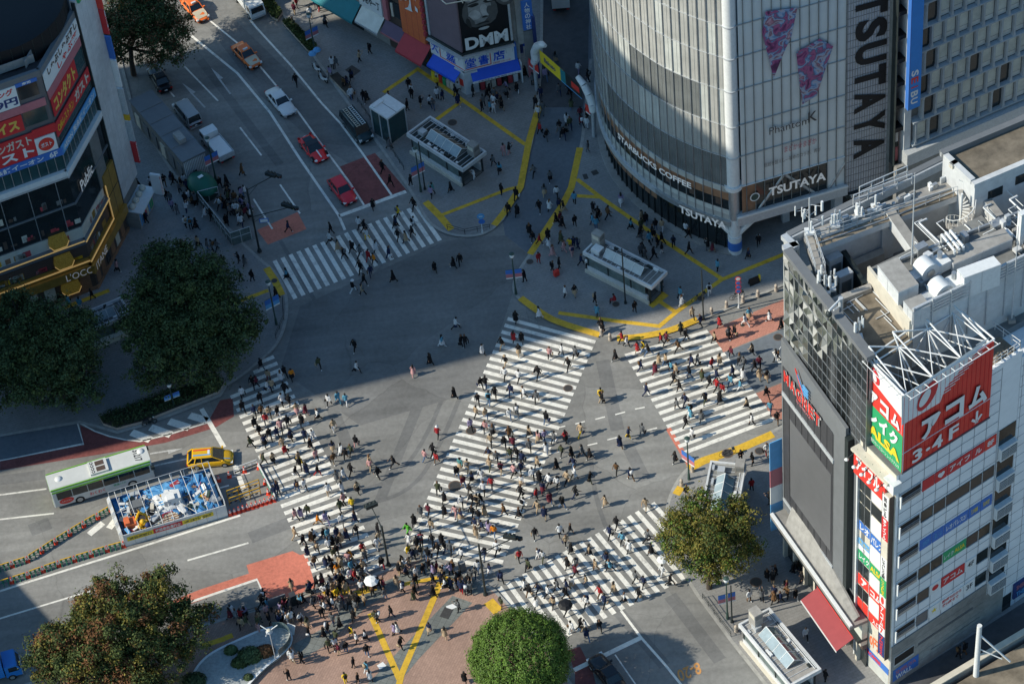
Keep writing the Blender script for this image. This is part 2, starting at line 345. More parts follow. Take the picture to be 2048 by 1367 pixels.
sheet('darkened_patch', [(600, 612), (885, 484), (932, 476), (1010, 470), (1060, 512), (1024, 590), (1012, 628), (960, 780), (720, 850), (560, 740)], .003, 'asphalt_mid')  # asphalt tone darkened to deepen the shade over the upper junction
sheet('darkened_patch', [(420, 60), (470, 40), (640, 205), (765, 300), (700, 330), (600, 260), (520, 190)], .003, 'asphalt_mid')  # darker asphalt tone along the top road lanes
sheet('darkened_patch', [(-40, 1215), (255, 1115), (590, 1000), (612, 1040), (400, 1110), (60, 1225), (-40, 1250)], .003, 'asphalt_mid') if False else None
m = MB()     # trench reinstatements and turning tyre traces
for pts, wd in ([(60, 1060), (100, 1045)], 1.6), ([(0, 960), (90, 948)], 1.3), ([(500, 1075), (590, 1040)], 1.5), ([(640, 760), (700, 900)], 1.2), ([(1205, 720), (1235, 860)], 1.4), ([(1250, 880), (1290, 960)], 1.3), ([(1200, 1180), (1330, 1330)], 1.2), ([(400, 120), (560, 330)], 1.0), ([(880, 700), (760, 1000)], 1.1), ([(1340, 1190), (1440, 1320)], 1.3): ribbon(m, pts, wd, .006, 'asphalt_mid')
for pts in ([(600, 980), (700, 985), (790, 960), (850, 880), (900, 760)], [(640, 1010), (740, 1010), (830, 975), (880, 890), (930, 770)], [(1180, 900), (1190, 1000), (1240, 1120)], [(560, 480), (640, 620), (700, 700), (820, 800)]): ribbon(m, smooth_line(pts), .45, .0065, 'asphalt_mid')
tag(m.build('road_patches'), kind='structure')
# zebra crossings -------------------------------------------------------
def zebra(A0, A1, B0, B1, n, fr=.5, clip=None):
    """stripe i runs from a point on line A0-A1 to one on B0-B1 (pixel lines, spaced evenly on the ground)"""
    a0, a1, b0, b1 = at(*A0), at(*A1), at(*B0), at(*B1); m = MB()
    for i in range(n):
        t0 = i / (n - 1); w_ = fr / (n - 1) / 2
        if clip and i in clip: s0, s1 = clip[i]
        else: s0, s1 = 0, 1
        A = [a0.lerp(a1, t0 - w_), a0.lerp(a1, t0 + w_)]; B = [b0.lerp(b1, t0 - w_), b0.lerp(b1, t0 + w_)]
        q = [A[0].lerp(B[0], s0), A[0].lerp(B[0], s1), A[1].lerp(B[1], s1), A[1].lerp(B[1], s0)]
        # broken into short pieces so the paint can wear
        m.poly([(p.x, p.y, .009) for p in q], 'white_paint')
    tag(m.build('zebra_crossing'), kind='structure')
zebra((549, 521), (832, 411), (591, 597), (880, 481), 19)
zebra((443, 755), (643, 1186), (548, 713), (775, 1141), 32, clip={0: (.76, 1), 1: (.55, 1), 2: (.42, 1)})
zebra((1014.8, 637), (809, 1097), (1190.6, 684), (1000, 1138), 34, clip={33: (0, .8)})
zebra((1022, 625), (1021, 626), (1075, 643), (1074, 644), 2, fr=.1)
zebra((999, 1173), (1305, 1005), (1087, 1296), (1420, 1133), 20)
zebra((1250.5, 711), (1365, 906), (1416, 662), (1550, 836), 16)
# white lines -----------------------------------------------------------
m = MB()
for pts, wd in [([(383, 72), (475, 147), (540, 225), (600, 318), (677, 430), (690, 460)], .3), ([(419, 41), (478, 89), (526, 140), (595, 222), (649, 297), (700, 366), (728, 410)], .22),
    ([(500, 40), (513, 56), (581, 130), (642, 205), (680, 246), (723, 304), (783, 390)], .25), ([(678, 432), (812, 383)], .5),
    ([(369, 133), (436, 202)], .2), ([(480, 255), (523, 311)], .2), ([(560, 369), (600, 427)], .2), ([(507, 398), (545, 458)], .2), ([(335, 178), (349, 194)], .2),
    ([(375, 1120), (497, 1085)], .22), ([(-30, 1191), (60, 1162), (250, 1103), (480.6, 1030)], .25), ([(-30, 1246), (0, 1236), (181, 1181)], .2), ([(345, 1215), (514, 1158), (536, 1207)], .28),
    ([(-30, 993), (93, 977)], .2), ([(-30, 1042), (0, 1038), (108, 1026)], .2), ([(308, 931), (378, 916)], .2), ([(403, 817), (448, 894)], .5), ([(470, 930), (488, 979)], .5),
    ([(161, 846), (190, 862), (219, 872), (250, 879), (280, 882), (335, 869), (414, 845)], .16), ([(155, 846), (167, 887), (20, 917), (-30, 926)], .14), ([(455, 955), (500, 945)], .14), ([(440, 975), (458, 970)], .2),
    ([(1242, 1220), (1283, 1275), (1330, 1328), (1372, 1380)], .25), ([(1148, 1339), (1280, 1275)], .5), ([(1230, 1308), (1280, 1380)], .14),
    ([(263, 864), (301, 879)], .9), ([(301, 854), (342, 869)], .9), ([(338, 842), (379, 855)], .9), ([(379, 830), (414, 841)], .9),
    ([(178, 1068), (206, 1045)], .7), ([(218, 1056), (235, 1034)], .7), ([(1548, 702), (1562, 726)], .5)]:
    ribbon(m, pts, wd, .013, 'white_paint')
for s_, l in ((0, ((1225, 305, 1260, 297), (1318, 285, 1375, 270), (1435, 258, 1492, 243), (1552, 230, 1610, 215), (1668, 198, 1725, 187), (1165, 460, 1225, 446), (1390, 410, 1448, 397), (1505, 378, 1562, 364), (1740, 322, 1797, 308))),):
    for a, b, c, d in l: ribbon(m, [(700 + a / 2.926, 750 + b / 2.926), (700 + c / 2.926, 750 + d / 2.926)], .16, .013, 'white_paint')
# lane arrows
for a, b in (((410, 215), (364, 166)), ((461, 188), (422, 136)), ((300, 907), (366, 896))):
    p, q = at(*a), at(*b); d = (q - p).normalized(); n = Vector((-d.y, d.x, 0)); L_ = (q - p).length
    m.poly([(v.x, v.y, .013) for v in (p - n * .1, p + n * .1, p + n * .1 + d * L_ * .6, p - n * .1 + d * L_ * .6)], 'worn_white')
    m.poly([(v.x, v.y, .017) for v in (p + d * L_ * .55 - n * .45, q, p + d * L_ * .55 + n * .12)], 'worn_white')
tag(m.build('road_markings'), kind='structure')
# road numerals on the lower right lane
m = MB(); o, ex, ey = at(1397, 1322), at(1352, 1340) - at(1397, 1322), at(1405, 1345) - at(1397, 1322)
m.text('8-20', lambda x, y: Vector((*(o + ex * x + ey * y)[:2], .017)), 'orange_paint', 0.02)
tag(m.build('road_numerals'), kind='structure')
# tactile paving ----------------------------------------------------------
m = MB()
def tact(pts, wd, z=ZW): ribbon(m, pts, wd, z, 'yellow_paint')
tact([(741, 1227), (799, 1358)], .62); tact([(881, 1166), (803, 1350), (797, 1375)], .62, ZW + .004)
tact([(700, 1193), (753, 1174)], .75); tact([(808, 1169), (882, 1155)], .45); tact([(882, 1155), (915, 1165)], .6); tact([(977, 1203), (997, 1224)], 1.1); tact([(655, 1192), (700, 1180)], .9); tact([(450, 1277), (466, 1271)], .6); tact([(405, 1292), (450, 1278)], .6)
tact([(836, 140), (767, 187)], .5); tact([(833, 138), (925, 202), (1051, 291)], .5, ZW + .004); tact([(922, 205), (873, 241)], .5)
tact([(1078, 214), (1058, 284), (1041, 376), (1008, 427), (988, 452)], .75); tact([(851, 405), (880, 434), (903, 461)], .8); tact([(880, 433), (1017, 380), (1036, 376)], .45, ZW + .004)
tact([(1160, 297), (1143, 376), (1126, 410), (1060, 510)], .75); tact([(1154, 360), (1201, 396), (1300, 465), (1445, 560)], .5, ZW + .004); tact([(1147, 393), (1201, 396)], .5)
tact([(1445, 560), (1568, 510)], .5); tact([(1447, 558), (1352, 626), (1316, 656)], .5, ZW + .008); tact([(1352, 626), (1313, 600)], .5); tact([(1299, 613), (1331, 588)], 1.0, ZW + .004); tact([(1320, 654), (1230, 643), (1117, 627)], .5)
tact(smooth_line([(1041, 597), (1088, 632), (1123, 648), (1199, 671)]), .8); tact(smooth_line([(1234, 678), (1278, 675), (1337, 664), (1395, 640)]), .8)
tact([(1378, 938), (1408, 922), (1480, 898), (1546, 869)], .95); tact([(1440, 930), (1420, 916)], .6, ZW + .004); tact([(1352, 990), (1362, 975)], .8)
tact([(533, 537), (550, 562), (564, 592)], .8); tact([(537, 582), (478, 604)], .5); tact([(219, 582), (82, 635)], .55)
tag(m.build('tactile_paving'), kind='structure')
# manholes and gratings
m = MB()
for u, v, r, z in ((942, 861, .55, .018), (910, 971, .7, .018), (1136, 776, .5, .018), (905, 247, .55, ZW + .012), (1060, 525, .4, ZW + .012), (1232, 610, .4, ZW + .012), (1455, 908, .6, ZW + .014), (1512, 1165, .6, ZW + .012), (1519, 903, .5, ZW + .012), (1556, 674, .5, .018), (1485, 650, .25, .018), (549, 563, .35, ZW + .012), (1402, 598, .4, ZW + .012)):
    p = at(u, v); m.disc(p, r, z, 'rusty_iron'); m.disc(p, r * .82, z + .004, 'iron')
for u, v, w_, h_, az in ((706, 143, 1.5, 1.1, 130), (1190, 347, .7, .7, 20), (1171, 355, .8, .5, 100), (893, 1213 + 14, 1.2, .9, 62)):
    p = at(u, v); m.cbox(p, az, w_, h_, ZW + .006, ZW + .02, 'iron')
tag(m.build('manhole_covers'), kind='structure')
# ------------------------------------------------------------------ helpers for walls
def proj(p):
    c = MR.transposed() @ (Vector(p) - CAMP); return 1024 + FPX * c.x / -c.z, 683.5 - FPX * c.y / -c.z
def panel(pl, s0, s1, z0, z1, k, off=.03, th=.05, txt=None, tk='sign_white', tb=None, bold=.02, extra=None):
    """sign or window panel proud of a wall by off, with optional lettering in the box tb=(x0,x1,y0,y1) (fractions)"""
    m = MB(); m.slab(pl, s0, s1, z0, z1, off, off + th, k)
    items = extra or []
    if txt: items = items + [(txt, tk, tb or (.08, .92, .2, .8), bold)]
    for t, kk, (x0, x1, y0, y1), b in items:
        w_, h_ = s1 - s0, z1 - z0; m.ptext(t, pl, s0 + w_ * x0, s0 + w_ * x1, z0 + h_ * y0, z0 + h_ * y1, off + th + .012, kk, b)
    return m
def vtext(m, txt, pl, sc, z_top, w_, h_, off, k, bold=.02):
    for i, ch in enumerate(txt):
        zt = z_top - i * h_
        if ch in 'ー-': m.slab(pl, sc - w_ * .08, sc + w_ * .08, zt - h_ * .85, zt - h_ * .1, off, off + .01, k)
        elif ch.strip(): m.ptext(ch, pl, sc - w_ / 2, sc + w_ / 2, zt - h_ * .88, zt, off, k, bold)
# ================================================================== curved media store
C0 = at(1478, 508); T = Plane(C0, 13.5)
store = thing('glass_store_building', 'tall curved glass building with rounded corner column and lit cafe band over the crossing', 'building', C0, world=True)
cpts = [(24.5, 9.0), (21.99, 10.66), (20.3, 12.05), (18.6, 13.65), (17.2, 15.4), (15.7, 17.6), (14.3, 20.1), (13.2, 22.9), (12.55, 26.0), (12.4, 29.5), (12.75, 33.5), (13.6, 38), (15, 43), (17, 48), (19.5, 52)]
cpts = smooth_line(cpts, 3)
class Curve:
    def __init__(s, pts):
        s.p = [Vector((a, b, 0)) for a, b in pts]; s.L = [0]
        for a, b in zip(s.p, s.p[1:]): s.L.append(s.L[-1] + (b - a).length)
    def pt(s, a, z, off=0.):
        i = max(0, min(len(s.p) - 2, next((j - 1 for j in range(1, len(s.L)) if s.L[j] >= a), len(s.p) - 2)))
        d = (s.p[i + 1] - s.p[i]).normalized(); q = s.p[i] + d * (a - s.L[i]); n = Vector((-d.y, d.x, 0)); q = q + n * off
        return Vector((q.x, q.y, z))
CV = Curve(cpts); CL = CV.L[-1]
def cquad(m, a0, a1, z0, z1, off, k): m.poly([CV.pt(a1, z0, off), CV.pt(a0, z0, off), CV.pt(a0, z1, off), CV.pt(a1, z1, off)], k)
def cbox(m, a0, a1, z0, z1, o0, o1, k):
    c = [CV.pt(a, z, o) for z in (z0, z1) for a, o in ((a0, o0), (a0, o1), (a1, o1), (a1, o0))]; m.hexa(c[:4], c[4:], k)
FL = [10.0, 14.35, 18.8, 23.7, 28.1, 32.3, 36.6, 41.0]
NB = int(CL / 1.06); bw = CL / NB
g1 = MB(); r1 = random.Random(3)
for f in range(len(FL) - 1):
    for i in range(NB):
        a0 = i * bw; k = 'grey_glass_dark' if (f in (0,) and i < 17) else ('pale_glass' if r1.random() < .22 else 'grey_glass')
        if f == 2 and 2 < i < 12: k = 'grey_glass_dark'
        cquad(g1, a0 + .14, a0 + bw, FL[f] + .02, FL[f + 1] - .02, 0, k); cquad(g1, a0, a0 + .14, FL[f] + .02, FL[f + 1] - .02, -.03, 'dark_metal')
g1.build('curved_glass_wall', store)
g1 = MB()
for i in range(NB + 1):
    a = i * bw; cbox(g1, a - .025, a + .025, 5.2, 41, .02, .13, 'steel'); cbox(g1, a + .5, a + .515, 10, 41, .0, .02, 'steel')
g1.build('mullion', store)
for z in FL:
    g1 = MB()
    for i in range(NB): cbox(g1, i * bw, (i + 1) * bw, z - .035, z + .035, .02, .1, 'galv')
    g1.build('floor_band', store)
g1 = MB()
for i in range(NB): cbox(g1, i * bw, (i + 1) * bw, 4.45, 5.1, -.3, .3, 'steel' if i < 9 else 'galv')
g1.build('fascia', store)
# cafe storey: pale top strip, timber strip with lettering, dark seating windows, pale sill, timber panels
g1 = MB()
for i in range(NB):
    a0, a1 = i * bw, (i + 1) * bw
    cquad(g1, a0, a1, 9.1, 9.95, 0, 'pale_glass' if i % 2 else 'grey_glass'); cquad(g1, a0, a1, 8.0, 9.1, -.02, 'wood'); cquad(g1, a0, a1, 6.6, 8.0, -.05, 'dark_glass')
    if i % 3 == 1: cquad(g1, a0, a1 - .3, 7.0, 7.9, -.04, 'brown_panel')
    cquad(g1, a0, a1, 5.9, 6.6, .0, 'pale_glass'); cquad(g1, a0, a1, 5.1, 5.9, 0, 'grey_glass')
    if i > 8: cquad(g1, a0 + .12, a1 - .1, 3.3, 5.0, .03, 'wood'); cquad(g1, a0 - .1, a0 + .12, 3.3, 5.0, .02, 'dark_metal')
g1.build('cafe_band', store)
g1 = MB()
for i in range(NB):
    a0, a1 = i * bw, (i + 1) * bw
    cquad(g1, a0, a1, .1, 4.5, -.45, 'dark_glass'); cbox(g1, a0 - .04, a0 + .04, .1, 4.5, -.45, -.32, 'dark_metal'); cbox(g1, a0, a1, .1, .3, -.5, .35, 'concrete')
g1.build('ground_floor_glazing', store)
def s_at(u, z):
    lo, hi = 0.3, 24.
    for _ in range(40):
        md = (lo + hi) / 2
        if proj(CV.pt(md, z))[0] > u: lo = md
        else: hi = md
    return lo
def ctext(name, txt, u0, u1, z0, z1, off, k, bold=.03, u_z=None):
    a0, a1 = s_at(u0, (z0 + z1) / 2), s_at(u1, (z0 + z1) / 2); m = MB()
    m.text(txt, lambda x, y: CV.pt(a0 + (a1 - a0) * x, z0 + (z1 - z0) * y, off), k, bold); m.build(name, store)
ctext('lettering', 'STARBUCKS COFFEE', 1241, 1386, 8.15, 9.0, .34, 'lit_white', .03)
ctext('lettering', 'TSUTAYA', 1365, 1459, 4.15, 5.25, .6, 'lit_white', .03)
# corner column, canopy and its forked foot
g1 = MB(); cc = C0 + Vector((-.35, .45, 0)); g1.tube(cc + Vector((0, 0, 10.1)), cc + Vector((0, 0, 41)), .72, 'white_metal', n=16); g1.tube(cc + Vector((0, 0, 5.2)), cc + Vector((0, 0, 10.1)), .62, 'steel', n=14)
for z in FL: g1.tube(cc + Vector((0, 0, z - .08)), cc + Vector((0, 0, z + .06)), .8, 'galv', n=16)
g1.tube(cc + Vector((0, 0, 9.7)), cc + Vector((0, 0, 10.2)), .95, 'white_metal', n=16)
g1.build('corner_column', store)
g1 = MB(); g1.tube(cc, cc + Vector((0, 0, 2.6)), .75, 'white_metal', n=14); g1.tube(cc + Vector((0, 0, 2.6)), cc + Vector((0, 0, 5.4)), .6, 'white_metal', n=12)
g1.tube(cc + Vector((0, 0, .7)), cc + Vector((0, 0, 1.9)), .765, 'blue_sign', n=14, caps=False)
for tgt in (CV.pt(2.2, 5.0), T.pt(2.2, 5.0)): g1.tube(cc + Vector((0, 0, 2.4)), tgt, .4, 'white_metal', r1=.3, n=8)
g1.build('column_foot', store)
# flat film-covered face
g1 = MB(); nb = 12; fw = 12.1 / nb
for f in range(len(FL) - 1):
    for i in range(nb): g1.poly([T.pt(i * fw + .5 * (i == 0), FL[f]), T.pt((i + 1) * fw, FL[f]), T.pt((i + 1) * fw, FL[f + 1]), T.pt(i * fw + .5 * (i == 0), FL[f + 1])], 'film_glass')
for i in range(nb):
    k = 'dark_glass' if 2 <= i <= 9 else ('wood' if i < 2 else 'film_glass')
    g1.poly([T.pt(i * fw + .5 * (i == 0), 6.0), T.pt((i + 1) * fw, 6.0), T.pt((i + 1) * fw, 9.9), T.pt(i * fw + .5 * (i == 0), 9.9)], k)
g1.build('flat_glass_wall', store)
g1 = MB()
for i in range(1, nb + 1): g1.slab(T, i * fw - .025, i * fw + .025, 5.2, 41, .01, .14, 'concrete_dark')
for z in FL: g1.slab(T, 0, 12.1, z - .04, z + .04, 0, .14, 'steel' if z > 10.5 else 'white_metal')
g1.build('mullion', store)
g1 = MB(); g1.slab(T, -.2, 12.3, 4.6, 6.0, -.4, .45, 'galv'); g1.slab(T, -.2, 12.3, 5.85, 6.1, .45, .6, 'white_metal'); g1.build('entrance_canopy', store)
g1 = MB()
for a, b in ((2.4, 5.2), (8.6, 5.4), (10.4, 12.6)): g1.tube(T.pt(a, 6.0, .06), T.pt(b, 9.8, .06), .2, 'steel', n=6)
g1.build('diagonal_brace', store)
g1 = MB(); g1.slab(T, 2.5, 12.2, 0, 4.7, -6.2, -6, 'dark_glass'); g1.slab(T, 6, 6.8, 0, 4.7, -3, -2.4, 'galv'); g1.slab(T, 11.2, 12.1, 0, 4.7, -1.5, -.4, 'galv'); g1.build('lobby_wall', store)
def on(pl, px): return [pl.sz(u, v) for u, v in px]
def facepoly(m, pl, px, off, k): m.poly([pl.pt(a, z, -off) for a, z in on(pl, px)], k)
z3 = lambda l: [(1460 + a / 3.178, b / 3.178) for a, b in l]
# abstract kite posters
pm = mat('poster_print', (.5, .12, .3), .5, .3, 1.2); nt = pm.node_tree
vor = nt.nodes.new('ShaderNodeTexNoise'); vor.inputs['Scale'].default_value = .8; vor.inputs['Detail'].default_value = 3; vor.inputs['Distortion'].default_value = .8
cr = nt.nodes.new('ShaderNodeValToRGB'); cr.color_ramp.interpolation = 'B_SPLINE'
E_ = cr.color_ramp.elements; E_[0].position = .3; E_[0].color = (.05, .015, .06, 1); E_[1].position = .75; E_[1].color = (.62, .55, .6, 1)
for p_, c_ in ((.38, (.22, .04, .16, 1)), (.44, (.5, .14, .28, 1)), (.48, (.06, .05, .1, 1)), (.52, (.14, .34, .6, 1)), (.57, (.55, .47, .5, 1)), (.61, (.1, .08, .13, 1)), (.66, (.42, .1, .16, 1))): e = E_.new(p_); e.color = c_
gg = nt.nodes.new('ShaderNodeNewGeometry'); nt.links.new(gg.outputs['Position'], vor.inputs['Vector']); nt.links.new(vor.outputs['Fac'], cr.inputs[0]); nt.links.new(cr.outputs[0], nt.nodes['Principled BSDF'].inputs['Base Color'])
MT['poster_print'] = pm
for px in (z3([(220, 65), (198, 200), (272, 490), (325, 355), (385, 220), (423, 40)]), z3([(565, 238), (415, 325), (440, 560), (455, 655), (545, 600), (650, 285)])):
    m = MB(); facepoly(m, T, px, .24, 'poster_print'); m.build('kite_poster', store)
m = MB()
def tfit(m, pl, txt, bl, tr, off, k, bold=.012):
    (a0, z0), (a1, z1) = pl.sz(*bl), pl.sz(*tr); m.ptext(txt, pl, a0, a1, z0, z1, off, k, bold)
(aa, za), (ab, zb) = T.sz(1537, 272), T.sz(1628, 238); zb = za + 1.9
m.ptext('Phantom', T, aa, ab - .6, za + .35, za + 1.35, .23, 'sign_white', .035); m.ptext('Phantom', T, aa, ab - .6, za + .35, za + 1.35, .25, 'screen_black', .0)
m.ptext('K', T, ab - .75, ab + .25, za + .5, za + 1.9, .25, 'screen_black', .01); m.build('lettering', store)
m = MB(); a, z = T.sz(1567, 300); m.ptext('まどか☆まぎか', T, a, a + 3.6, z - .2, z + .75, .23, 'pink_sign', .01)
a, z = T.sz(1527, 331); m.ptext('伝説を超えし—宿命のコラボ、再び', T, a, a + 6.3, z - .1, z + .5, .23, 'screen_black', .0); m.build('lettering', store)
m = MB(); a0, z0 = T.sz(1535, 388); a1, z1 = T.sz(1649, 350); m.ptext('TSUTAYA', T, a0, a1, z0, z0 + 1.25, .42, 'lit_white', .03); m.build('lettering', store)
m = MB(); a, z = T.sz(1508, 391); m.poly([T.pt(a + .55 * math.cos(t), z + .6 * math.sin(t), -.24) for t in [i * math.pi / 9 for i in range(18)]], 'sign_white'); m.poly([T.pt(a + .42 * math.cos(t), z + .46 * math.sin(t), -.25) for t in [i * math.pi / 9 for i in range(18)]], 'green_metal'); m.build('roundel', store)
# louvred lift tower with vertical name
m = MB(); m.slab(T, 12.15, 17.2, 4.6, 41, -6, .1, 'louvre')
for i in range(18): m.slab(T, 12.2 + i * .285, 12.25 + i * .285, 4.6, 41, .1, .14, 'concrete')
for z in range(5, 41, 1): m.slab(T, 12.15, 17.2, z, z + .04, .1, .13, 'screen_grey')
m.build('louvre_tower', store)
m = MB(); zb = T.sz(1735, 309)[1]; st = 3.25
for i, ch in enumerate('AYATUST'):
    z0 = zb + i * st; m.text(ch, lambda x, y: T.pt(13.0 + 3.5 * y, z0 + st * .86 * (1 - x) , -.2), 'black', .045)
m.build('lettering', store)
m = MB(); m.slab(T, 12.2, 17.2, 4.0, 4.6, .0, .5, 'dark_metal'); m.ptext('TSUTAYA', T, 12.5, 15.3, 4.05, 4.55, .53, 'sign_white', .02); m.build('sign_panel', store)
m = MB(); cap = [tuple(CV.pt(i * bw, 0, 0)[:2]) for i in range(0, NB + 1)][::-1] + [tuple(T.pt(.3, 0)[:2]), tuple(T.pt(17.2, 0)[:2]), tuple(T.pt(17.2, 0, 30)[:2])]
m.poly([(*p, 40.9) for p in cap], 'concrete'); m.build('roof', store); m = MB(); m.poly([(*p, 4.6) for p in cap], 'concrete_dark'); m.build('soffit', store)
m = MB(); m.slab(T, 17.2, 17.25, 0, 41, -30, -.1, 'concrete_dark'); m.build('side_wall', store)
# ================================================================== department store with moulded window cells
S = Plane(at(1815, 305, 10), 22.3)
dep = thing('department_store', 'pale department store with rows of rounded precast window cells and a blue blade sign', 'building', S.pt(0, 0), world=True)
m = MB(); m.slab(S, .5, 30, 0, 44, -12, -.75, 'concrete_dark'); m.slab(S, -1.25, .5, 0, 44, -12, -1.6, 'concrete_dark'); m.slab(S, -.3, .5, 0, 44, -1.6, -.3, 'white_wall'); m.build('wall', dep)
m = MB(); m.slab(S, -.4, 30, 8.6, 10.2, -.7, .6, 'galv'); m.slab(S, -.4, 30, 8.2, 8.6, -.7, .3, 'grey_panel'); m.slab(S, -1.2, 30, 0, 8.2, -.7, -.1, 'concrete'); m.build('ledge', dep)
cw, ch_ = 1.56, 3.2; NC, NR = 10, 9
m = MB()
for c in range(NC + 1):
    for r in range(NR):
        x = 1.0 + c * cw + (r % 2) * cw / 2; z = 10.6 + r * ch_; w0, w1 = .36, .15
        # tapered upright of one cell
        for (za, zb_, wa, wb) in ((z, z + .5, w0, w1), (z + .5, z + ch_ - .5, w1, w1), (z + ch_ - .5, z + ch_, w1, w0)):
            b = [S.pt(x - wa, za, .75), S.pt(x - wa * .6, za, 0), S.pt(x + wa * .6, za, 0), S.pt(x + wa, za, .75)]; t = [S.pt(x - wb, zb_, .75), S.pt(x - wb * .6, zb_, 0), S.pt(x + wb * .6, zb_, 0), S.pt(x + wb, zb_, .75)]
            m.hexa(b, t, 'precast')
for r in range(NR + 1):
    z = 10.6 + r * ch_
    c4 = [S.pt(.6, z - .22, .75), S.pt(.6, z - .1, -.05), S.pt(1.4 + NC * cw, z - .1, -.05), S.pt(1.4 + NC * cw, z - .22, .75)]; t4 = [S.pt(.6, z + .25, .75), S.pt(.6, z + .08, -.05), S.pt(1.4 + NC * cw, z + .08, -.05), S.pt(1.4 + NC * cw, z + .25, .75)]
    m.hexa(c4, t4, 'precast')
m.build('precast_frame', dep)
wp = None
for r in range(NR):
    for c in range(NC):
        x = 1.0 + c * cw + (r % 2) * cw / 2; z = 10.6 + r * ch_
        if wp is None:
            q = MB(); q.slab(S, x + .1, x + cw - .1, z + .1, z + ch_ - .1, -.5, -.42, 'dark_metal'); q.slab(S, x + .2, x + cw - .2, z + .95, z + ch_ - .35, -.42, -.4, 'beige_blind'); q.slab(S, x + .2, x + cw - .2, z + .3, z + .9, -.42, -.4, 'pale_glass'); q.slab(S, x + .14, x + .34, z + .2, z + ch_ - .2, -.4, -.36, 'dark_glass')
            q2 = MB(); q2.slab(S, x + .1, x + cw - .1, z + .1, z + ch_ - .1, -.5, -.42, 'dark_metal'); q2.slab(S, x + .2, x + cw - .2, z + .3, z + ch_ - .35, -.42, -.4, 'dark_glass')
            wp = q.build('window', dep); wq = q2.build('window', dep); wq.location = wp.location.copy(); base = (x, z); L0 = wp.location.copy()
            wq.location = L0 + (S.pt(x, z + ch_ * 8) - S.pt(x, z)); continue
        if (r, c) == (8, 0): continue
        o = (wq if c == 0 or r1.random() < .07 else wp).copy(); COL.objects.link(o); o.parent = dep; o.location = L0 + (S.pt(x, z) - S.pt(*base))
m = MB(); zb = S.sz(1828, 203)[1]; m.slab(S, -.6, .75, zb, 44, .3, .9, 'bright_blue'); m.slab(S, -.72, -.6, zb, 44, .3, .9, 'blue_sign')
a, z = S.sz(1824, 196)
for i, c_ in enumerate('UBIES'): m.text(c_, lambda x, y: S.pt(-.45 + .85 * y, z + .1 + i * .95 + (.8 * (1 - x) if c_ != 'I' else .32 + .16 * x), -.92), 'bright_red' if i in (2, 3) else 'sign_white', .03)
m.build('blade_sign', dep)
m = MB()
for i in range(9): m.slab(S, -1.2, -.3, 13 + i * 3.2, 13.5 + i * 3.2, -1.6, -.5, 'black')
m.slab(S, -1.25, -1.18, 8, 44, -1.6, -.6, 'dark_metal'); m.build('escape_stair', dep)
# street blade sign between the two stores
bs = thing('blade_sign', 'narrow orange and black upright sign between louvre tower and pale store', 'sign', T.pt(17.6, 0), world=True)
m = MB(); m.slab(T, 17.35, 17.75, 6, 13.5, .2, 1.0, 'dark_metal'); m.slab(T, 17.75, 17.78, 6.2, 13.2, .25, .95, 'orange_wall'); m.build('sign_panel', bs)
m = MB(); m.slab(T, 17.4, 17.7, 11, 12.8, 1.0, 1.03, 'sign_white'); m.slab(T, 17.4, 17.7, 8.2, 10.2, 1.0, 1.03, 'pink_sign'); m.build('sign_face', bs)
m = MB(); m.tube(T.pt(17.9, 0), T.pt(17.9, 14.5), .07, 'galv'); m.build('pole', bs)
# ================================================================== dark department building with faceted glass (right)
ZR = 42.5
A0 = at(1736, 714, ZR); A1 = at(1569, 499, ZR); A2 = at(1599, 490, ZR); A3 = at(1573, 465, ZR)
d26 = cs(26)
def flat(p, z): return Vector((p[0], p[1], z))
mag = thing('fashion_building', 'dark grey shopping building with faceted mirror glass and machinery on its roof', 'building', flat(A0, 0), world=True)
MF = Plane(A1, -70)          # runs from the far corner A1 towards A0; outward = -n
Lm = (flat(A0, 0) - flat(A1, 0)).length
MF = Plane(A1, math.degrees(math.atan2(A0.y - A1.y, A0.x - A1.x)))
Bn = flat(A3, 0) + d26 * 46; Near = at(1826, 676, ZR); Nfar = Near + (flat(at(2048, 556, ZR), 0) - flat(Near, 0)).normalized() * 42
ZD = 41.0
foot = [A0, A1, A2, A3, Bn, Nfar, Near]
m = MB(); m.prism([(p.x, p.y) for p in foot], 0, ZD - 4, 'grey_panel', 'concrete_dark')
m.build('wall', mag)
# faceted mirror glass wall
m = MB(); nx, nz = 17, 10; z0_, z1_ = 27.5, ZR - .4; rf = random.Random(5)
gp = {}
for i in range(nx + 1):
    for j in range(nz + 1):
        s_, z_ = Lm * i / nx, z0_ + (z1_ - z0_) * j / nz
        gp[i, j] = MF.pt(s_, z_, 0)
for i in range(nx):
    for j in range(nz):
        q = [gp[i, j], gp[i + 1, j], gp[i + 1, j + 1], gp[i, j + 1]]
        lim = .3 + i * .66
        if j > lim:        # shallow pyramid with off-centre tip; random glass tones paint in its reflections
            t_ = (q[0] + q[2]) / 2 + MF.d * rf.uniform(-.3, .3) + Vector((0, 0, rf.uniform(-.5, .5))) - MF.n * rf.uniform(.12, .4)
            for a_, b_ in ((0, 1), (1, 2), (2, 3), (3, 0)): m.poly([q[a_], q[b_], t_], rf.choice(['grey_glass_dark', 'mirror_glass', 'grey_glass', 'dark_glass', 'dark_glass', 'mirror_glass']))
        else: m.poly(q, 'dark_glass')
m.build('faceted_glass', mag)
m = MB()
for i in range(nx + 1): m.slab(MF, Lm * i / nx - .015, Lm * i / nx + .015, z0_, z1_, .0, .06, 'steel')
for j in range(nz + 1): z_ = z0_ + (z1_ - z0_) * j / nz; m.slab(MF, 0, Lm, z_ - .015, z_ + .015, 0, .055, 'steel')
m.build('glazing_bar', mag)
m = MB(); m.slab(MF, 0, Lm, ZR - .5, ZR, -.7, .12, 'grey_panel')
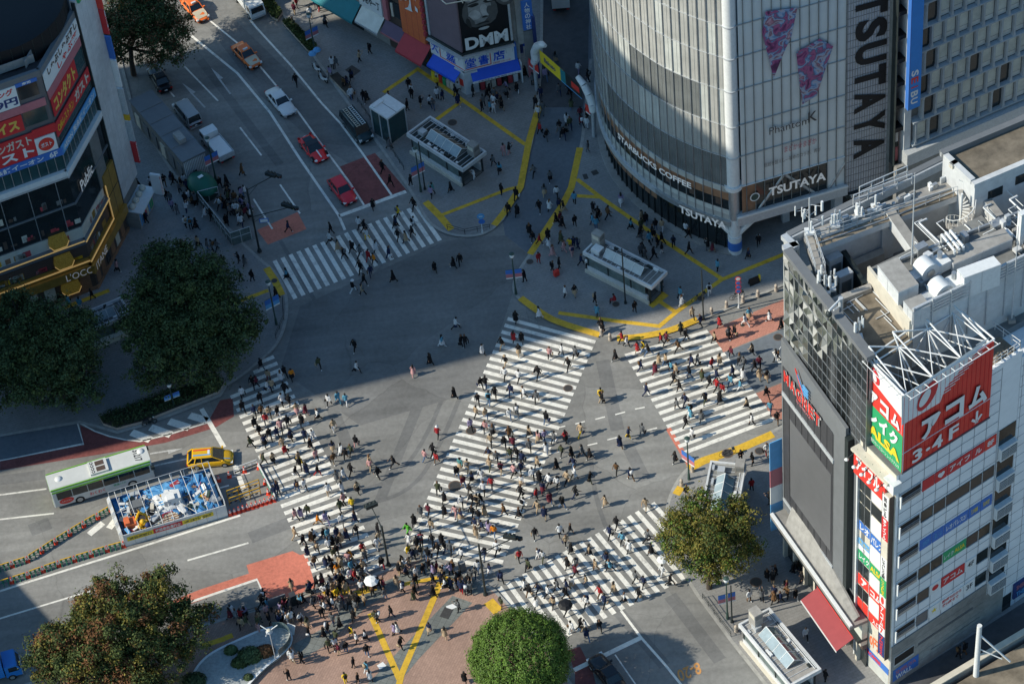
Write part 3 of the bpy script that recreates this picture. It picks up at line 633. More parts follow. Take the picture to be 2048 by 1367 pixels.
for a_, b_ in ((A1, A2), (A2, A3)):
    d_ = (flat(b_, 0) - flat(a_, 0)).normalized(); az_ = math.degrees(math.atan2(d_.y, d_.x)); pl_ = Plane(a_, az_); l_ = (flat(b_, 0) - flat(a_, 0)).length
    m.slab(pl_, 0, l_, ZR - .5, ZR, -.6, 0, 'galv'); m.slab(pl_, 0, l_, 30, ZR - .5, -.3, 0, 'pale_glass')
pl_ = Plane(A3, 26); m.slab(pl_, 0, 44, ZR - 1, ZR - .1, 0, .7, 'galv'); m.slab(pl_, 0, 44, ZR - .1, ZR, -.1, .5, 'grey_panel')
m.build('parapet', mag)
# projecting grey screen volume with the name
sA, sB = .15, Lm - 2.6; zt0, zt1, zb = 31.6, 31.0, 7.9
m = MB(); m.slab(MF, sA, sB, zb, 30.2, .0, .5, 'grey_panel')
o1 = .5
b = [MF.pt(sA, 30.2, 0), MF.pt(sB, 30.2, 0), MF.pt(sB, 30.2, -o1), MF.pt(sA, 30.2, -o1)]
m.hexa([MF.pt(sA, 30.2, -.2), MF.pt(sB, 30.2, -.2), MF.pt(sB, 30.2, -.5), MF.pt(sA, 30.2, -.5)], [MF.pt(sA, zt0, -.2), MF.pt(sB, zt1, -.2), MF.pt(sB, zt1, -.5), MF.pt(sA, zt0, -.5)], 'grey_panel')
m.slab(MF, sB, sB + .6, zb + 1, 30, -.4, .6, 'dark_metal')
m.build('screen_surround', mag)
m = MB(); m.slab(MF, sA + .3, sB - 2.2, 24.8, 28.2, 0.5, 0.54, 'screen_black'); m.slab(MF, sA + .3, sB - 2.2, 9.5, 24.0, 0.5, 0.53, 'screen_black'); m.slab(MF, sA + 1.6, sB - 2.4, 11.2, 22.2, 0.53, 0.57, 'screen_grey'); m.slab(MF, sA + .2, sB - 2.0, 24.2, 24.7, 0.5, 0.62, 'galv'); m.slab(MF, sA + .2, sB - 2.0, 9.1, 9.45, 0.5, 0.62, 'galv')
for i in range(9): m.slab(MF, sA + .3 + i * 1.15, sA + .33 + i * 1.15, 9.5, 28.2, 0.54, 0.56, 'black')
m.build('video_screen', mag)
m = MB()
(a0, za), (a1, zc) = MF.sz(1581, 800), MF.sz(1660, 870)
for i, c_ in enumerate('MAGNET'):
    sx = 1.15 + i * 1.12
    m.ptext(c_, MF, sx + .06, sx + .94, 26.93, 28.43, .7, 'sign_white', .04); m.ptext(c_, MF, sx, sx + .85, 27.0, 28.5, .82, 'bright_red', .02)
m.ptext('by SHIBUYA', MF, 3.2, 5.8, 26.1, 26.6, .7, 'pink_sign', .02)
for i in range(3): m.slab(MF, 4.5, 5.5, 28.75 + i * .42, 28.95 + i * .42, 0.7, 0.8, 'sky_blue')
m.hexa([MF.pt(4.4, 28.6, -.7), MF.pt(4.7, 28.6, -.7), MF.pt(4.7, 28.6, -.8), MF.pt(4.4, 28.6, -.8)], [MF.pt(3.1, 30.6, -.7), MF.pt(3.4, 30.4, -.7), MF.pt(3.4, 30.4, -.8), MF.pt(3.1, 30.6, -.8)], 'bright_red')
m.hexa([MF.pt(4.75, 28.6, -.7), MF.pt(4.95, 28.6, -.7), MF.pt(4.95, 28.6, -.8), MF.pt(4.75, 28.6, -.8)], [MF.pt(3.45, 30.3, -.7), MF.pt(3.65, 30.1, -.7), MF.pt(3.65, 30.1, -.8), MF.pt(3.45, 30.3, -.8)], 'sky_blue')
m.build('lettering', mag)
# shop storey, canopy, awning
m = MB(); m.slab(MF, sA, Lm + 1, 4.7, 7.0, 0, .6, 'beige_blind')
for i in range(13): m.slab(MF, i * 1.15, i * 1.15 + .07, 4.7, 7.0, .6, .66, 'dark_metal')
m.slab(MF, sA, Lm + 1, 7.0, 7.4, 0, 1.9, 'concrete'); m.slab(MF, sA, Lm + 1, 7.4, 7.6, 1.6, 1.9, 'white_metal'); m.slab(MF, sA, Lm + 1, 4.3, 4.7, 0, 1.0, 'dark_metal'); m.slab(MF, sA, Lm + 1, 3.7, 4.3, 0, .7, 'cream'); m.slab(MF, sA, Lm + 1, 3.0, 3.7, 0, .5, 'brown_panel'); m.slab(MF, sA, Lm + 1, 0.1, 3.0, 0, .1, 'dark_glass')
for i in range(8): m.slab(MF, i * 2, i * 2 + .3, .1, 3, .1, .5, 'cream')
m.hexa([MF.pt(2, 7.5, -1.0), MF.pt(Lm + .6, 7.5, -1.0), MF.pt(Lm + .6, 7.5, -1.3), MF.pt(2, 7.5, -1.3)], [MF.pt(2, 10.8, -.1), MF.pt(Lm + .6, 7.9, -.6), MF.pt(Lm + .6, 7.9, -.8), MF.pt(2, 10.8, -.2)], 'concrete')
m.build('shop_front', mag)
m = MB(); m.ptext('MAGNET', MF, 5.2, 9.4, 5.3, 6.3, .7, 'white_metal', .03); m.build('lettering', mag)
m = MB(); s0, s1 = 7.2, 14.0
m.hexa([MF.pt(s0, 3.45, -.5), MF.pt(s1, 3.45, -.5), MF.pt(s1, 2.55, -2.5), MF.pt(s0, 2.55, -2.5)], [MF.pt(s0, 3.52, -.5), MF.pt(s1, 3.52, -.5), MF.pt(s1, 2.62, -2.5), MF.pt(s0, 2.62, -2.5)], 'awning_red'); m.slab(MF, s0, s1, 2.35, 2.55, 2.48, 2.55, 'white_metal')
m.build('awning', mag)
m = MB(); m.slab(MF, s0, s1, 3.6, 4.3, .72, .8, 'bright_red'); m.ptext('SUPER Drug', MF, s0 + .6, s1 - 2, 3.72, 4.18, .82, 'sign_white', .02); m.build('sign_panel', mag)
m = MB(); b0 = MF.pt(-.5, 0, -.2)
for za, zb2, k in ((4, 8, 'sky_blue'), (8, 10.5, 'sign_white'), (10.5, 13, 'pink_sign'), (13, 17, 'sky_blue')): m.slab(MF, -.55, -.45, za, zb2, .2, 1.5, k)
m.build('hanging_banner', mag)
# ---- roof deck: decks, beams, walkways
def pquad(px, z): return [at(u, v, z) for u, v in px]
def pbox(m, px3, z0, z1, k, ktop=None):
    """box whose top is the parallelogram through three pixel corners at height z1"""
    a, b, c = pquad(px3, z1); d = a + (c - b); m.prism([(p.x, p.y) for p in (a, b, c, d)], z0, z1, k, ktop)
zz = lambda l: [(1548 + a / 4.096, 350 + b / 4.096) for a, b in l]
m = MB(); pl_ = [(p.x, p.y) for p in (flat(A0, 0) + d26 * .2, MF.pt(4.2, 0, .7), at(*zz([(480, 1010)])[0], ZD), at(*zz([(800, 900)])[0], ZD), at(1826, 684, ZD))]
m.prism(pl_, ZD - 4, ZD, 'concrete', 'roof_brown')
pbox(m, zz([(430, 1020), (790, 880), (800, 925)]), ZD - 3, ZD + .5, 'concrete')
m.build('roof_deck', mag)
m = MB(); pbox(m, zz([(240, 500), (330, 500), (430, 800)]), ZR - 1.4, ZR - .6, 'concrete', 'concrete')
m.build('catwalk', mag)
m = MB()
pbox(m, zz([(330, 520), (1560, 60), (1580, 140)]), ZR - 1.2, ZR - .5, 'white_wall', 'roof_brown'); pbox(m, zz([(330, 440), (1500, 0), (1560, 60)]), ZR - 1.0, ZR - .2, 'white_wall', 'concrete')
pbox(m, zz([(905, 290), (985, 270), (1210, 590)]), ZR - 1.6, ZR - .3, 'white_wall', 'concrete'); pbox(m, zz([(1660, 130), (1720, 110), (1880, 320)]), ZR - 1.6, ZR + .2, 'white_wall', 'concrete')
pbox(m, zz([(360, 600), (900, 390), (905, 400)]), ZD - 4, ZR - 1.4, 'white_wall'); pbox(m, zz([(970, 370), (1430, 190), (1435, 200)]), ZD - 4, ZR - 1.4, 'white_wall'); pbox(m, zz([(880, 400), (975, 370), (985, 385)]), ZD - 4, ZR - 1.2, 'white_wall')
pbox(m, zz([(630, 700), (890, 590), (905, 640)]), ZD - 4, ZD - 2.4, 'concrete'); pbox(m, zz([(550, 620), (590, 610), (770, 880)]), ZD - 4, ZD - 1.2, 'dark_metal')
m.build('roof_beam', mag)
# machinery plateau
m = MB(); pbox(m, zz([(785, 760), (1130, 1205), (2060, 760)]), ZD - 3, ZD + 1.6, 'concrete', 'concrete_dark'); m.build('plant_deck', mag)
m = MB(); dq = (at(*zz([(2060, 760)])[0], ZD + 1.6) - at(*zz([(1130, 1215)])[0], ZD + 1.6)); pr = Plane(at(*zz([(1130, 1215)])[0], ZD + 1.6), math.degrees(math.atan2(dq.y, dq.x)))
for i in range(5): m.slab(pr, 0, 30, ZD + 1.7 + i * .36, ZD + 1.95 + i * .36, -.1, .12, 'galv')
for i in range(16): m.slab(pr, i * 1.9, i * 1.9 + .1, ZD - 3, ZD + 3.6, .05, .2, 'galv')
m.slab(pr, 0, 40, ZD - 6, ZD + 1.6, 0, .04, 'white_wall')
dw = (at(*zz([(1130, 1215)])[0], ZD + 1.6) - at(*zz([(785, 770)])[0], ZD + 1.6)); pw = Plane(at(*zz([(785, 770)])[0], ZD + 1.6), math.degrees(math.atan2(dw.y, dw.x))); m.slab(pw, 0, dw.length, ZD - 3, ZD + 2.0, 0, .25, 'cream')
da = (at(*zz([(2000, 300)])[0], ZD + 2) - at(*zz([(1020, 690)])[0], ZD + 2)); pa_ = Plane(at(*zz([(1020, 690)])[0], ZD + 2), math.degrees(math.atan2(da.y, da.x)))
for i in range(4): m.slab(pa_, 0, da.length, ZD + .2 + i * .5, ZD + .5 + i * .5, -.1, .1, 'steel')
for i in range(11): m.slab(pa_, i * 1.3, i * 1.3 + .1, ZD - 2, ZD + 2.3, .1, .2, 'galv')
m.build('louvre_screen', mag)
# penthouse with brown roof
m = MB(); a = at(1950, 372, 45); b_ = at(1886, 312, 45); c_ = at(2120, 300, 45)
m.prism([(p.x, p.y) for p in (b_, a, c_, c_ + (b_ - a))], ZD - 3, 45, 'white_wall', 'roof_brown'); m.build('penthouse', mag)
m = MB(); q = Plane(a, math.degrees(math.atan2((c_ - a).y, (c_ - a).x)))
for s_, w_, zb_ in ((1.4, 1.5, 42.6), (4.2, 3.0, 43)): m.slab(q, s_, s_ + w_, zb_, zb_ + 1.0, 0, .05, 'dark_glass')
m.build('window', mag)
m = MB(); q2 = Plane(b_, math.degrees(math.atan2((a - b_).y, (a - b_).x))); m.slab(q2, -.1, 4.2, 45, 45.5, -.3, .2, 'white_wall'); m.slab(q, -.2, 9, 45, 45.4, -.3, .2, 'white_wall'); q3 = Plane(b_, q.az); m.slab(q3, -.2, 12, 45, 45.6, -.3, .3, 'grey_panel'); m.build('parapet', mag)
m = MB()   # railings on catwalk and rear beam
def rail(m, p, q, h, n, k='galv', r=.035):
    p = Vector(p); q = Vector(q)
    for t in range(n + 1): x = p.lerp(q, t / n); m.tube(x, x + Vector((0, 0, h)), r, k, n=5)
    for hh in (h, h * .55): m.tube(p + Vector((0, 0, hh)), q + Vector((0, 0, hh)), r, k, n=5)
zl = lambda x, y, z: at(1548 + x / 4.096, 350 + y / 4.096, z)
rail(m, zl(340, 530, ZR - .5), zl(1580, 140, ZR - .5), 1.1, 11); rail(m, zl(650, 245, ZR), zl(1130, 70, ZR), 1.2, 4, r=.06); rail(m, zl(330, 520, ZR - .6), zl(420, 790, ZR - .6), 1.1, 5); rail(m, zl(250, 520, ZR - .6), zl(340, 800, ZR - .6), 1.1, 5); rail(m, zl(700, 190, ZR), zl(1090, 20, ZR), 1.4, 4, r=.06)
m.build('railing', mag)
# ---- things standing on this roof
def unit(name, label, cat, px3, z0, z1, k='white_metal', kt=None, group=None, vents=False):
    a, b, c = pquad(px3, z1); o = thing(name, label, cat, flat((a + c) / 2, z0), world=True, group=group)
    m = MB(); m.prism([(p.x, p.y) for p in (a, b, c, a + (c - b))], z0, z1, k, kt); m.build('casing', o)
    d = (b - a); pl = Plane(a, math.degrees(math.atan2(d.y, d.x))); L_ = d.length; e = (c - b); pl2 = Plane(b, math.degrees(math.atan2(e.y, e.x)))
    m = MB()
    for pp, ll in ((pl, L_), (pl2, e.length)):
        if vents: m.slab(pp, ll * .15, ll * .85, z0 + (z1 - z0) * .3, z0 + (z1 - z0) * .75, .0, .03, 'concrete_dark')
        m.slab(pp, 0, ll, z1 - .12, z1 - .05, .0, .04, 'galv'); m.slab(pp, ll * .48, ll * .5, z0, z1, 0, .02, 'galv')
    m.build('panel', o); return o
unit('plant_cabinet', 'large concrete-topped white plant room box at the plateau edge', 'plant box', zz([(850, 740), (1020, 960), (1185, 890)]), ZD + 1.6, ZD + 3.6, 'white_wall', 'concrete')
unit('plant_cabinet', 'smaller concrete-topped white plant box beside the fan drums', 'plant box', zz([(1060, 1030), (1135, 1120), (1280, 1060)]), ZD + 1.6, ZD + 3.2, 'white_wall', 'concrete')
unit('water_tank', 'bright white ribbed water tank on the plateau behind the louvre screen', 'tank', zz([(1500, 770), (1560, 840), (1860, 730)]), ZD + 1.6, ZD + 4.2, 'white_metal')
unit('air_unit', 'pale air conditioning cabinet in the roof pit, nearer the rear wall', 'air conditioner', zz([(415, 665), (455, 705), (565, 655)]), ZD - 3.9, ZD - .9, 'white_wall', vents=True)
unit('air_unit', 'blue-white air conditioning cabinet in the roof pit, nearer the glass front', 'air conditioner', zz([(500, 800), (540, 840), (650, 790)]), ZD - 3.9, ZD - .8, 'white_wall', vents=True)
unit('duct_cover', 'broad flat concrete duct cover with three pipes over it', 'duct', zz([(1395, 640), (1470, 730), (1955, 520)]), ZD + 1.2, ZD + 2.6, 'white_wall', 'concrete')
unit('control_cabinet', 'narrow white control cabinet against the inner louvre screen', 'cabinet', zz([(1220, 640), (1262, 665), (1305, 640)]), ZD + 1.6, ZD + 3.3, 'white_wall')
unit('plant_cabinet', 'tall white plant cabinet at the far end of the plateau', 'plant box', zz([(2000, 300), (2030, 330), (2110, 295)]), ZD + 1.6, ZD + 5.4, 'white_metal')
unit('skylight', 'small square skylight on the brown penthouse roof', 'skylight', [(1898, 325), (1905, 331), (1917, 324)], 45, 45.5, 'cream', 'concrete_dark')
fan0 = thing('extract_fan', 'grey-white drum extract fan further from the billboard, beside plant box', 'fan', flat(zl(1240, 830, ZD + 1.6), ZD + 1.6), rz=math.radians(116), group='drum fans on the dark building roof')
m = MB(); m.tube((-.7, 0, 1.05), (.7, 0, 1.05), .88, 'white_metal', n=20); m.build('drum', fan0)
m = MB(); m.box(-.8, .8, -1.1, 1.1, 0, .5, 'galv'); m.build('base', fan0)
m = MB(); m.tube((-.8, 0, 1.05), (-.7, 0, 1.05), .4, 'steel', n=14); m.tube((.7, 0, 1.05), (.95, 0, 1.05), .3, 'steel', n=12); m.build('motor', fan0)
m = MB(); m.box(-.65, .65, -2.2, -.8, .2, 1.2, 'white_metal'); m.box(-.5, .5, .7, 1.7, .1, .9, 'galv'); m.tube((.2, -1.6, 1.2), (.2, -1.6, 1.9), .22, 'steel', n=10); m.build('duct_box', fan0)
f2 = copy_tree(fan0); f2.location = flat(zl(1355, 1000, ZD + 1.6), ZD + 1.6); f2['label'] = 'grey-white drum extract fan nearer the billboard, behind the outer louvre screen'
pg = thing('pipe_bundle', 'three bent white pipes arching over the flat duct cover', 'pipes', flat(zl(1450, 560, ZD), ZD), world=True)
m = MB()
for i in range(3):
    o = d26 * .45 * i; p = [zl(1375, 600, ZD + .5), zl(1375, 490, ZD + 3.2), zl(1480, 620, ZD + 3.2), zl(1480, 660, ZD + 2.4)]; m.path([x + o for x in p], .13, 'white_metal', n=7)
m.build('pipe', pg)
st_ = thing('spiral_stair', 'white spiral stair with railing beside the penthouse', 'stair', flat(zl(1500, 430, ZD), ZD - 3), world=True)
m = MB(); c = flat(zl(1525, 420, ZD - 1), ZD - 3); m.tube(c, c + Vector((0, 0, 6)), .12, 'white_metal', n=8); m.build('pole', st_)
m = MB(); m2 = MB(); prev = None
for i in range(22):
    a = i * .36; p = c + Vector((0, 0, .25 * i)); q1 = p + Vector((math.cos(a), math.sin(a), 0)) * 1.25; q2 = p + Vector((math.cos(a + .36), math.sin(a + .36), 0)) * 1.25
    m.hexa([p, q1, q2], [p + Vector((0, 0, .06)), q1 + Vector((0, 0, .06)), q2 + Vector((0, 0, .06))], 'concrete'); m2.tube(q1, q1 + Vector((0, 0, 1)), .03, 'white_metal', n=5); m2.tube(q1 + Vector((0, 0, 1)), q2 + Vector((0, 0, 1.25)), .035, 'white_metal', n=5)
m.build('tread', st_); m2.build('railing', st_)
ag = 'radio aerials along the dark building roof edge'
def aerial(label, p, h, n, k='galv', spread=.8):
    o = thing('radio_aerial', label, 'aerial', p, group=ag); rr = random.Random(int(p.x * 100))
    m = MB(); m.box(-.4, .4, -.4, .4, 0, .25, 'white_metal'); m.build('base', o)
    m = MB(); m.tube((0, 0, .2), (0, 0, h), .07, k); m.build('mast', o)
    for i in range(n):
        a = rr.uniform(0, 6.28); zz_ = h * rr.uniform(.35, .9); v = Vector((math.cos(a), math.sin(a), 0)) * spread * rr.uniform(.6, 1)
        m = MB(); m.tube((0, 0, zz_), v + Vector((0, 0, zz_)), .03, k, n=5); m.tube(v + Vector((0, 0, zz_ - .5)), v + Vector((0, 0, zz_ + .6)), rr.choice([.09, .12, .06]), 'white_metal', n=8); m.build('antenna', o)
aerial('tallest cluster of white aerials above the far roof corner', zl(290, 470, ZR), 4.2, 8, spread=1.3)
aerial('squat drum aerial on white block along the rear edge', zl(500, 410, ZR), 1.9, 4, spread=.45)
aerial('short blue-white aerial on the rear beam, middle one', zl(700, 320, ZR), 1.5, 3, spread=.4)
aerial('small lone aerial on block near the first crossbeam', zl(835, 270, ZR), 1.3, 2, spread=.2)
aerial('dense aerial bunch at the catwalk foot behind faceted glass', zl(420, 960, ZR - 1), 2.6, 6, 'steel', .7)
aerial('thin pale aerial pole between catwalk foot and roof arm', zl(465, 930, ZR - 1), 2.2, 4, 'steel', .5)
aerial('stout white aerial on the glass parapet above billboard', zl(690, 1340, ZR - 1), 2.6, 5, 'galv', .45)
cm = thing('camera_boom', 'white cantilever camera arm reaching over faceted glass parapet', 'arm', zl(545, 1150, ZR - 1.2)); m = MB(); m.tube((0, 0, 0), (0, 0, 2.2), .22, 'galv'); m.build('post', cm)
m = MB(); e = zl(450, 1110, ZR + 1) - zl(545, 1150, ZR - 1.2); m.tube((0, 0, 2.1), e, .1, 'white_metal'); m.tube((0, 0, 1.2), e * .6 + Vector((0, 0, .3)), .06, 'white_metal'); m.build('boom', cm)
m = MB(); m.ell(e + Vector((0, 0, -.4)), .3, .3, .35, 'dark_metal'); m.build('camera_head', cm)
lr = thing('lightning_rod', 'thin tall lightning rod rising above the roof pit', 'rod', zl(1125, 770, ZD + 1)); m = MB(); m.tube((0, 0, 0), (0, 0, 11.5), .09, 'galv', r1=.03); m.build('rod', lr)
m = MB(); m.box(-.3, .3, -.3, .3, -.1, .3, 'concrete'); m.build('base', lr)
lr2 = copy_tree(lr); lr2.location = zl(1945, 1190, ZD - 3.5); lr2['label'] = 'thin lightning rod against the white upper wall over the lower roof'
# ================================================================== white tiled building with loan signs
K = at(1779, 1376); WR = Plane(K, 31); LFo = flat(K, 0) + cs(118) * 5.16; LF = Plane(LFo, -62)
wb = thing('office_building', 'narrow white tiled corner building covered in red, blue and green signs', 'building', K, world=True)
e2 = Plane(K + cs(31) * 40, 118)
ft = [K, WR.pt(13.9, 0), WR.pt(13.9, 0, 9), flat(LFo, 0) + cs(31) * .5 + cs(118) * 1]
ft = [WR.pt(.02, 0, .02), WR.pt(13.9, 0, .02), WR.pt(13.9, 0, 10), LF.pt(.02, 0, 8), LF.pt(.02, 0, .02)]
m = MB(); m.prism([(p.x, p.y) for p in ft], 0, 31.0, 'white_tile', 'concrete_dark'); m.prism([(p.x, p.y) for p in (WR.pt(9.6, 0, .02), WR.pt(13.9, 0, .02), WR.pt(13.9, 0, 7), WR.pt(9.6, 0, 7))], 31.0, 36.6, 'white_tile', 'roof_brown')
m.slab(WR, 0, 13.9, 0, 6.4, 0, .06, 'concrete'); m.slab(WR, 9.6, 13.9, 36.6, 37.2, -.3, .05, 'white_tile')
m.build('wall', wb)
m = MB()
for i in range(23):
    z = 6.45 + i * 1.36
    if z < 37: m.slab(WR, .3 if z < 31 else 10, 11.6, z, z + .035, 0, .012, 'tile_joint')
for i in range(9): m.slab(WR, .3 + i * 1.42, .33 + i * 1.42, 0, 31 if i < 7 else 36.5, 0, .015, 'tile_joint')
for i in range(4): m.slab(WR, .3, 11.6, 1.3 + i * 1.3, 1.33 + i * 1.3, .06, .07, 'concrete_dark')
m.slab(WR, 3.3, 10, 4.0, 4.3, .06, .1, 'screen_grey'); m.slab(WR, 5, 11, 1.9, 2.0, .06, .12, 'concrete_dark')
m.build('tile_joint', wb)
rows = {26.6: [('red_sign', 1, ''), ('red_sign', 1, '♥'), ('red_sign', 2, 'アイフ'), ('red_sign', 1, 'ル'), ('bright_red', 1, '8F')],
 22.35: [('dark_glass', 1, ''), ('brown_panel', 1, ''), ('brown_panel', 2, ''), ('brown_panel', 1, ''), ('brown_panel', 1, '')],
 18.3: [('blue_sign', 1, '住所登録'), ('blue_sign', 1, '探し・LG'), ('blue_sign', 2, 'レオパレス21'), ('blue_sign', 1, '貸し地 駐車場'), ('blue_sign', 1, '売る地 買う')],
 14.2: [('dark_glass', 1, ''), ('dark_glass', 1, 'W'), ('green_sign', 2, 'レイクALSA'), ('brown_panel', 1, ''), ('dark_glass', 1, '')],
 10.6: [('brown_panel', 1, ''), ('sign_white', 1, '●'), ('red_sign', 2, 'アコム'), ('sign_white', 1, '4F'), ('dark_glass', 1, '')],
 7.2: [('screen_grey', 1, ''), ('sign_white', 1, '★'), ('sign_white', 2, '朝9時30分から 夜24時'), ('sign_white', 1, '3F'), ('dark_glass', 1, '')]}
for z, cells in rows.items():
    u_ = (11.55 - 2.95) / 6; x = 2.95
    for k, n, t in cells:
        x1 = x + u_ * n; tk = 'sign_white'
        if k == 'sign_white': tk = 'screen_black' if t in ('4F', '3F') else ('sign_yellow' if t == '★' else 'red_sign')
        if k == 'blue_sign' and n == 1: tk = 'sign_yellow' if x > 8 else 'sky_blue'
        isw = k in ('dark_glass', 'brown_panel', 'screen_grey')
        mm = panel(WR, x + .04, x1 - .04, z, z + 1.42, k, .0, .05, None if isw or not t else t, tk, (.08, .92, .25, .78) if n == 2 else (.22, .8, .25, .75))
        if t == 'レイクALSA':
            mm = panel(WR, x + .04, x1 - .04, z, z + 1.42, k, 0, .05, None, extra=[('レイク', 'sign_white', (.06, .46, .25, .7), .02), ('ALSA', 'sign_yellow', (.5, .94, .3, .72), .03)])
        if t.startswith('朝'):
            mm = panel(WR, x + .04, x1 - .04, z, z + 1.42, k, 0, .05, None, extra=[('朝9時30分から', 'red_sign', (.08, .92, .55, .9), .02), ('夜24時まで', 'red_sign', (.1, .8, .12, .46), .02)])
        if isw: mm.slab(WR, x1 - .07, x1 - .02, z, z + 1.42, .05, .12, 'galv'); mm.slab(WR, x + .04, x1 - .04, z - .05, z, 0, .12, 'galv')
        mm.build('window' if isw else 'sign_panel', wb); x = x1
    mm = MB(); mm.slab(WR, .35, 2.8, z - .1, z + 1.5, .0, .05, 'galv'); mm.slab(WR, .42, 2.75, z + .35, z + 1.42, .05, .06, 'black'); mm.slab(WR, .42, 2.75, z, z + .33, .05, .07, 'steel')
    for q in (.6, .85): mm.slab(WR, .42, 2.75, z + q, z + q + .05, .06, .14, 'steel')
    mm.slab(WR, .32, .42, z - .1, z + 1.5, .05, .3, 'white_metal'); mm.build('window', wb)
    mm = MB(); mm.slab(WR, 11.75, 13.8, z - .6, z + 1.5, .0, .04, 'dark_glass'); mm.slab(WR, 11.65, 11.75, z - 2.4, z + 1.6, 0, .12, 'galv'); mm.build('window', wb)
    mm = MB(); mm.slab(WR, 11.8, 13.75, z - 2.3, z - .7, .0, .5, 'white_metal'); mm.slab(WR, 11.9, 12.75, z - 2.1, z - .95, .5, .54, 'concrete_dark'); mm.slab(WR, 12.85, 13.65, z - 2.1, z - .95, .5, .54, 'concrete_dark')
    for q in range(5): mm.slab(WR, 11.9, 13.65, z - 2.0 + q * .22, z - 1.95 + q * .22, .54, .57, 'galv')
    mm.build('outdoor_unit', wb)
mm = MB(); mm.slab(WR, .35, 2.8, 3.1, 4.6, .06, .1, 'galv'); mm.slab(WR, .42, 2.75, 3.4, 4.5, .1, .12, 'black'); mm.build('window', wb)
mm = panel(WR, .3, 3.4, .9, 2.6, 'blue_sign', .06, .05, 'SHIBUYA', 'pink_sign', (.1, .9, .5, .85)); mm.ptext('WALL', WR, .6, 2.6, 1.0, 1.7, .14, 'sign_white', .03); mm.build('mural_panel', wb)
# the adjoining plain tiled wall further along
ann = thing('tiled_block', 'plain pale tiled block continuing behind the white corner building', 'building', WR.pt(14, 0), world=True)
m = MB(); m.slab(WR, 13.95, 45, 0, 36.2, -9, -.02, 'white_tile'); m.build('wall', ann)
m = MB()
for i in range(26): m.slab(WR, 14, 45, 1 + i * 1.36, 1.035 + i * 1.36, -.02, -.005, 'tile_joint')
for i in range(20): m.slab(WR, 14.2 + i * 1.42, 14.23 + i * 1.42, 0, 36, -.02, -.004, 'tile_joint')
m.build('tile_joint', ann)
m = panel(WR, 15.2, 17.6, 1.2, 3.4, 'navy', .0, .2, 'SHIBUYA', 'pink_sign', (.12, .9, .55, .85)); m.ptext('THE', WR, 15.5, 16.6, 1.4, 2.1, .23, 'sky_blue', .03); m.build('sign_panel', ann)
m = MB(); m.slab(WR, 11.9, 15, 0.2, 2.4, 0, .05, 'dark_glass'); m.slab(WR, 18, 24, .2, 2.6, 0, .05, 'dark_glass'); m.build('shop_window', ann)
# left sign-clad face
def lz(u, v): return LF.sz(u, v)
s1700a = lambda x, y: (1700 + x / 5.885, 850 + y / 5.885)
s1700b = lambda x, y: (1700 + x / 5.885, 1070 + y / 5.885)
def lpan(name, c, xt, fn, k, txt=None, tk='sign_white', tb=None, bold=.03, off=.04):
    """sign between columns on the left face: top edge seen at (x, y0), bottom edge at (x, y1)"""
    (x, y0, y1) = xt; z1 = lz(*fn(x, y0))[1]; z0 = lz(*fn(x, y1))[1]; panel(LF, c[0], c[1], z0, z1, k, off, .05, txt, tk, tb, bold).build(name, wb)
c1, c2 = (.22, 1.86), (1.9, 3.7)
m = MB(); m.slab(LF, .0, .16, 0, 30.3, 0, .3, 'white_metal'); m.slab(LF, 1.84, 1.9, 6, 28, .02, .12, 'galv'); m.slab(LF, .16, 5.1, 0, 31, -.02, .03, 'cream'); m.build('trim', wb)
zt = 28.0
lpan('window', c1, (105, 530, 720), s1700a, 'dark_glass'); lpan('window', c1, (105, 740, 860), s1700a, 'dark_glass'); lpan('window', c1, (105, 880, 1080), s1700a, 'dark_glass')
lpan('white_panel', c2, (235, 690, 850), s1700a, 'sign_white'); lpan('window', c2, (235, 870, 1010), s1700a, 'dark_glass'); lpan('white_panel', c2, (230, 1025, 1215), s1700a, 'sign_white')
lpan('sign_panel', c1, (105, 1095, 1200), s1700a, 'blue_sign', 'レオ', 'sign_white', (.1, .9, .15, .85)); lpan('sign_panel', c2, (230, 1235, 1365), s1700a, 'blue_sign', 'パレス', 'sign_white', (.05, .95, .2, .85))
lpan('sign_panel', c1, (100, 0, 70), s1700b, 'sky_blue', '貸し地 Go!', 'sign_yellow', (.1, .9, .2, .8), .0); lpan('sign_panel', c1, (98, 75, 130), s1700b, 'sign_white', 'O', 'steel', (.4, .6, .2, .8))
lpan('sign_panel', c1, (95, 140, 250), s1700b, 'green_sign', 'レイク', 'sign_white', (.08, .95, .2, .8)); lpan('white_panel', c2, (222, 75, 265), s1700b, 'sign_white'); lpan('sign_panel', c2, (220, 285, 390), s1700b, 'green_sign', 'ALSA', 'sign_yellow', (.05, .95, .2, .8), .04)
lpan('window', c1, (90, 262, 400), s1700b, 'dark_glass'); lpan('sign_panel', c1, (90, 415, 535), s1700b, 'bright_red', 'ア', 'sign_white', (.3, .8, .15, .85), .05); lpan('white_panel', c2, (215, 405, 545), s1700b, 'sign_white'); lpan('sign_panel', c2, (212, 560, 675), s1700b, 'bright_red', 'コム', 'sign_white', (.1, .95, .15, .85), .05)
lpan('window', c1, (86, 550, 680), s1700b, 'black'); lpan('sign_panel', c1, (82, 695, 810), s1700b, 'bright_red'); lpan('white_panel', c2, (208, 690, 845), s1700b, 'sign_white'); lpan('sign_panel', c2, (203, 858, 960), s1700b, 'bright_red', '入口', 'sign_white', (.3, .9, .1, .7), .03)
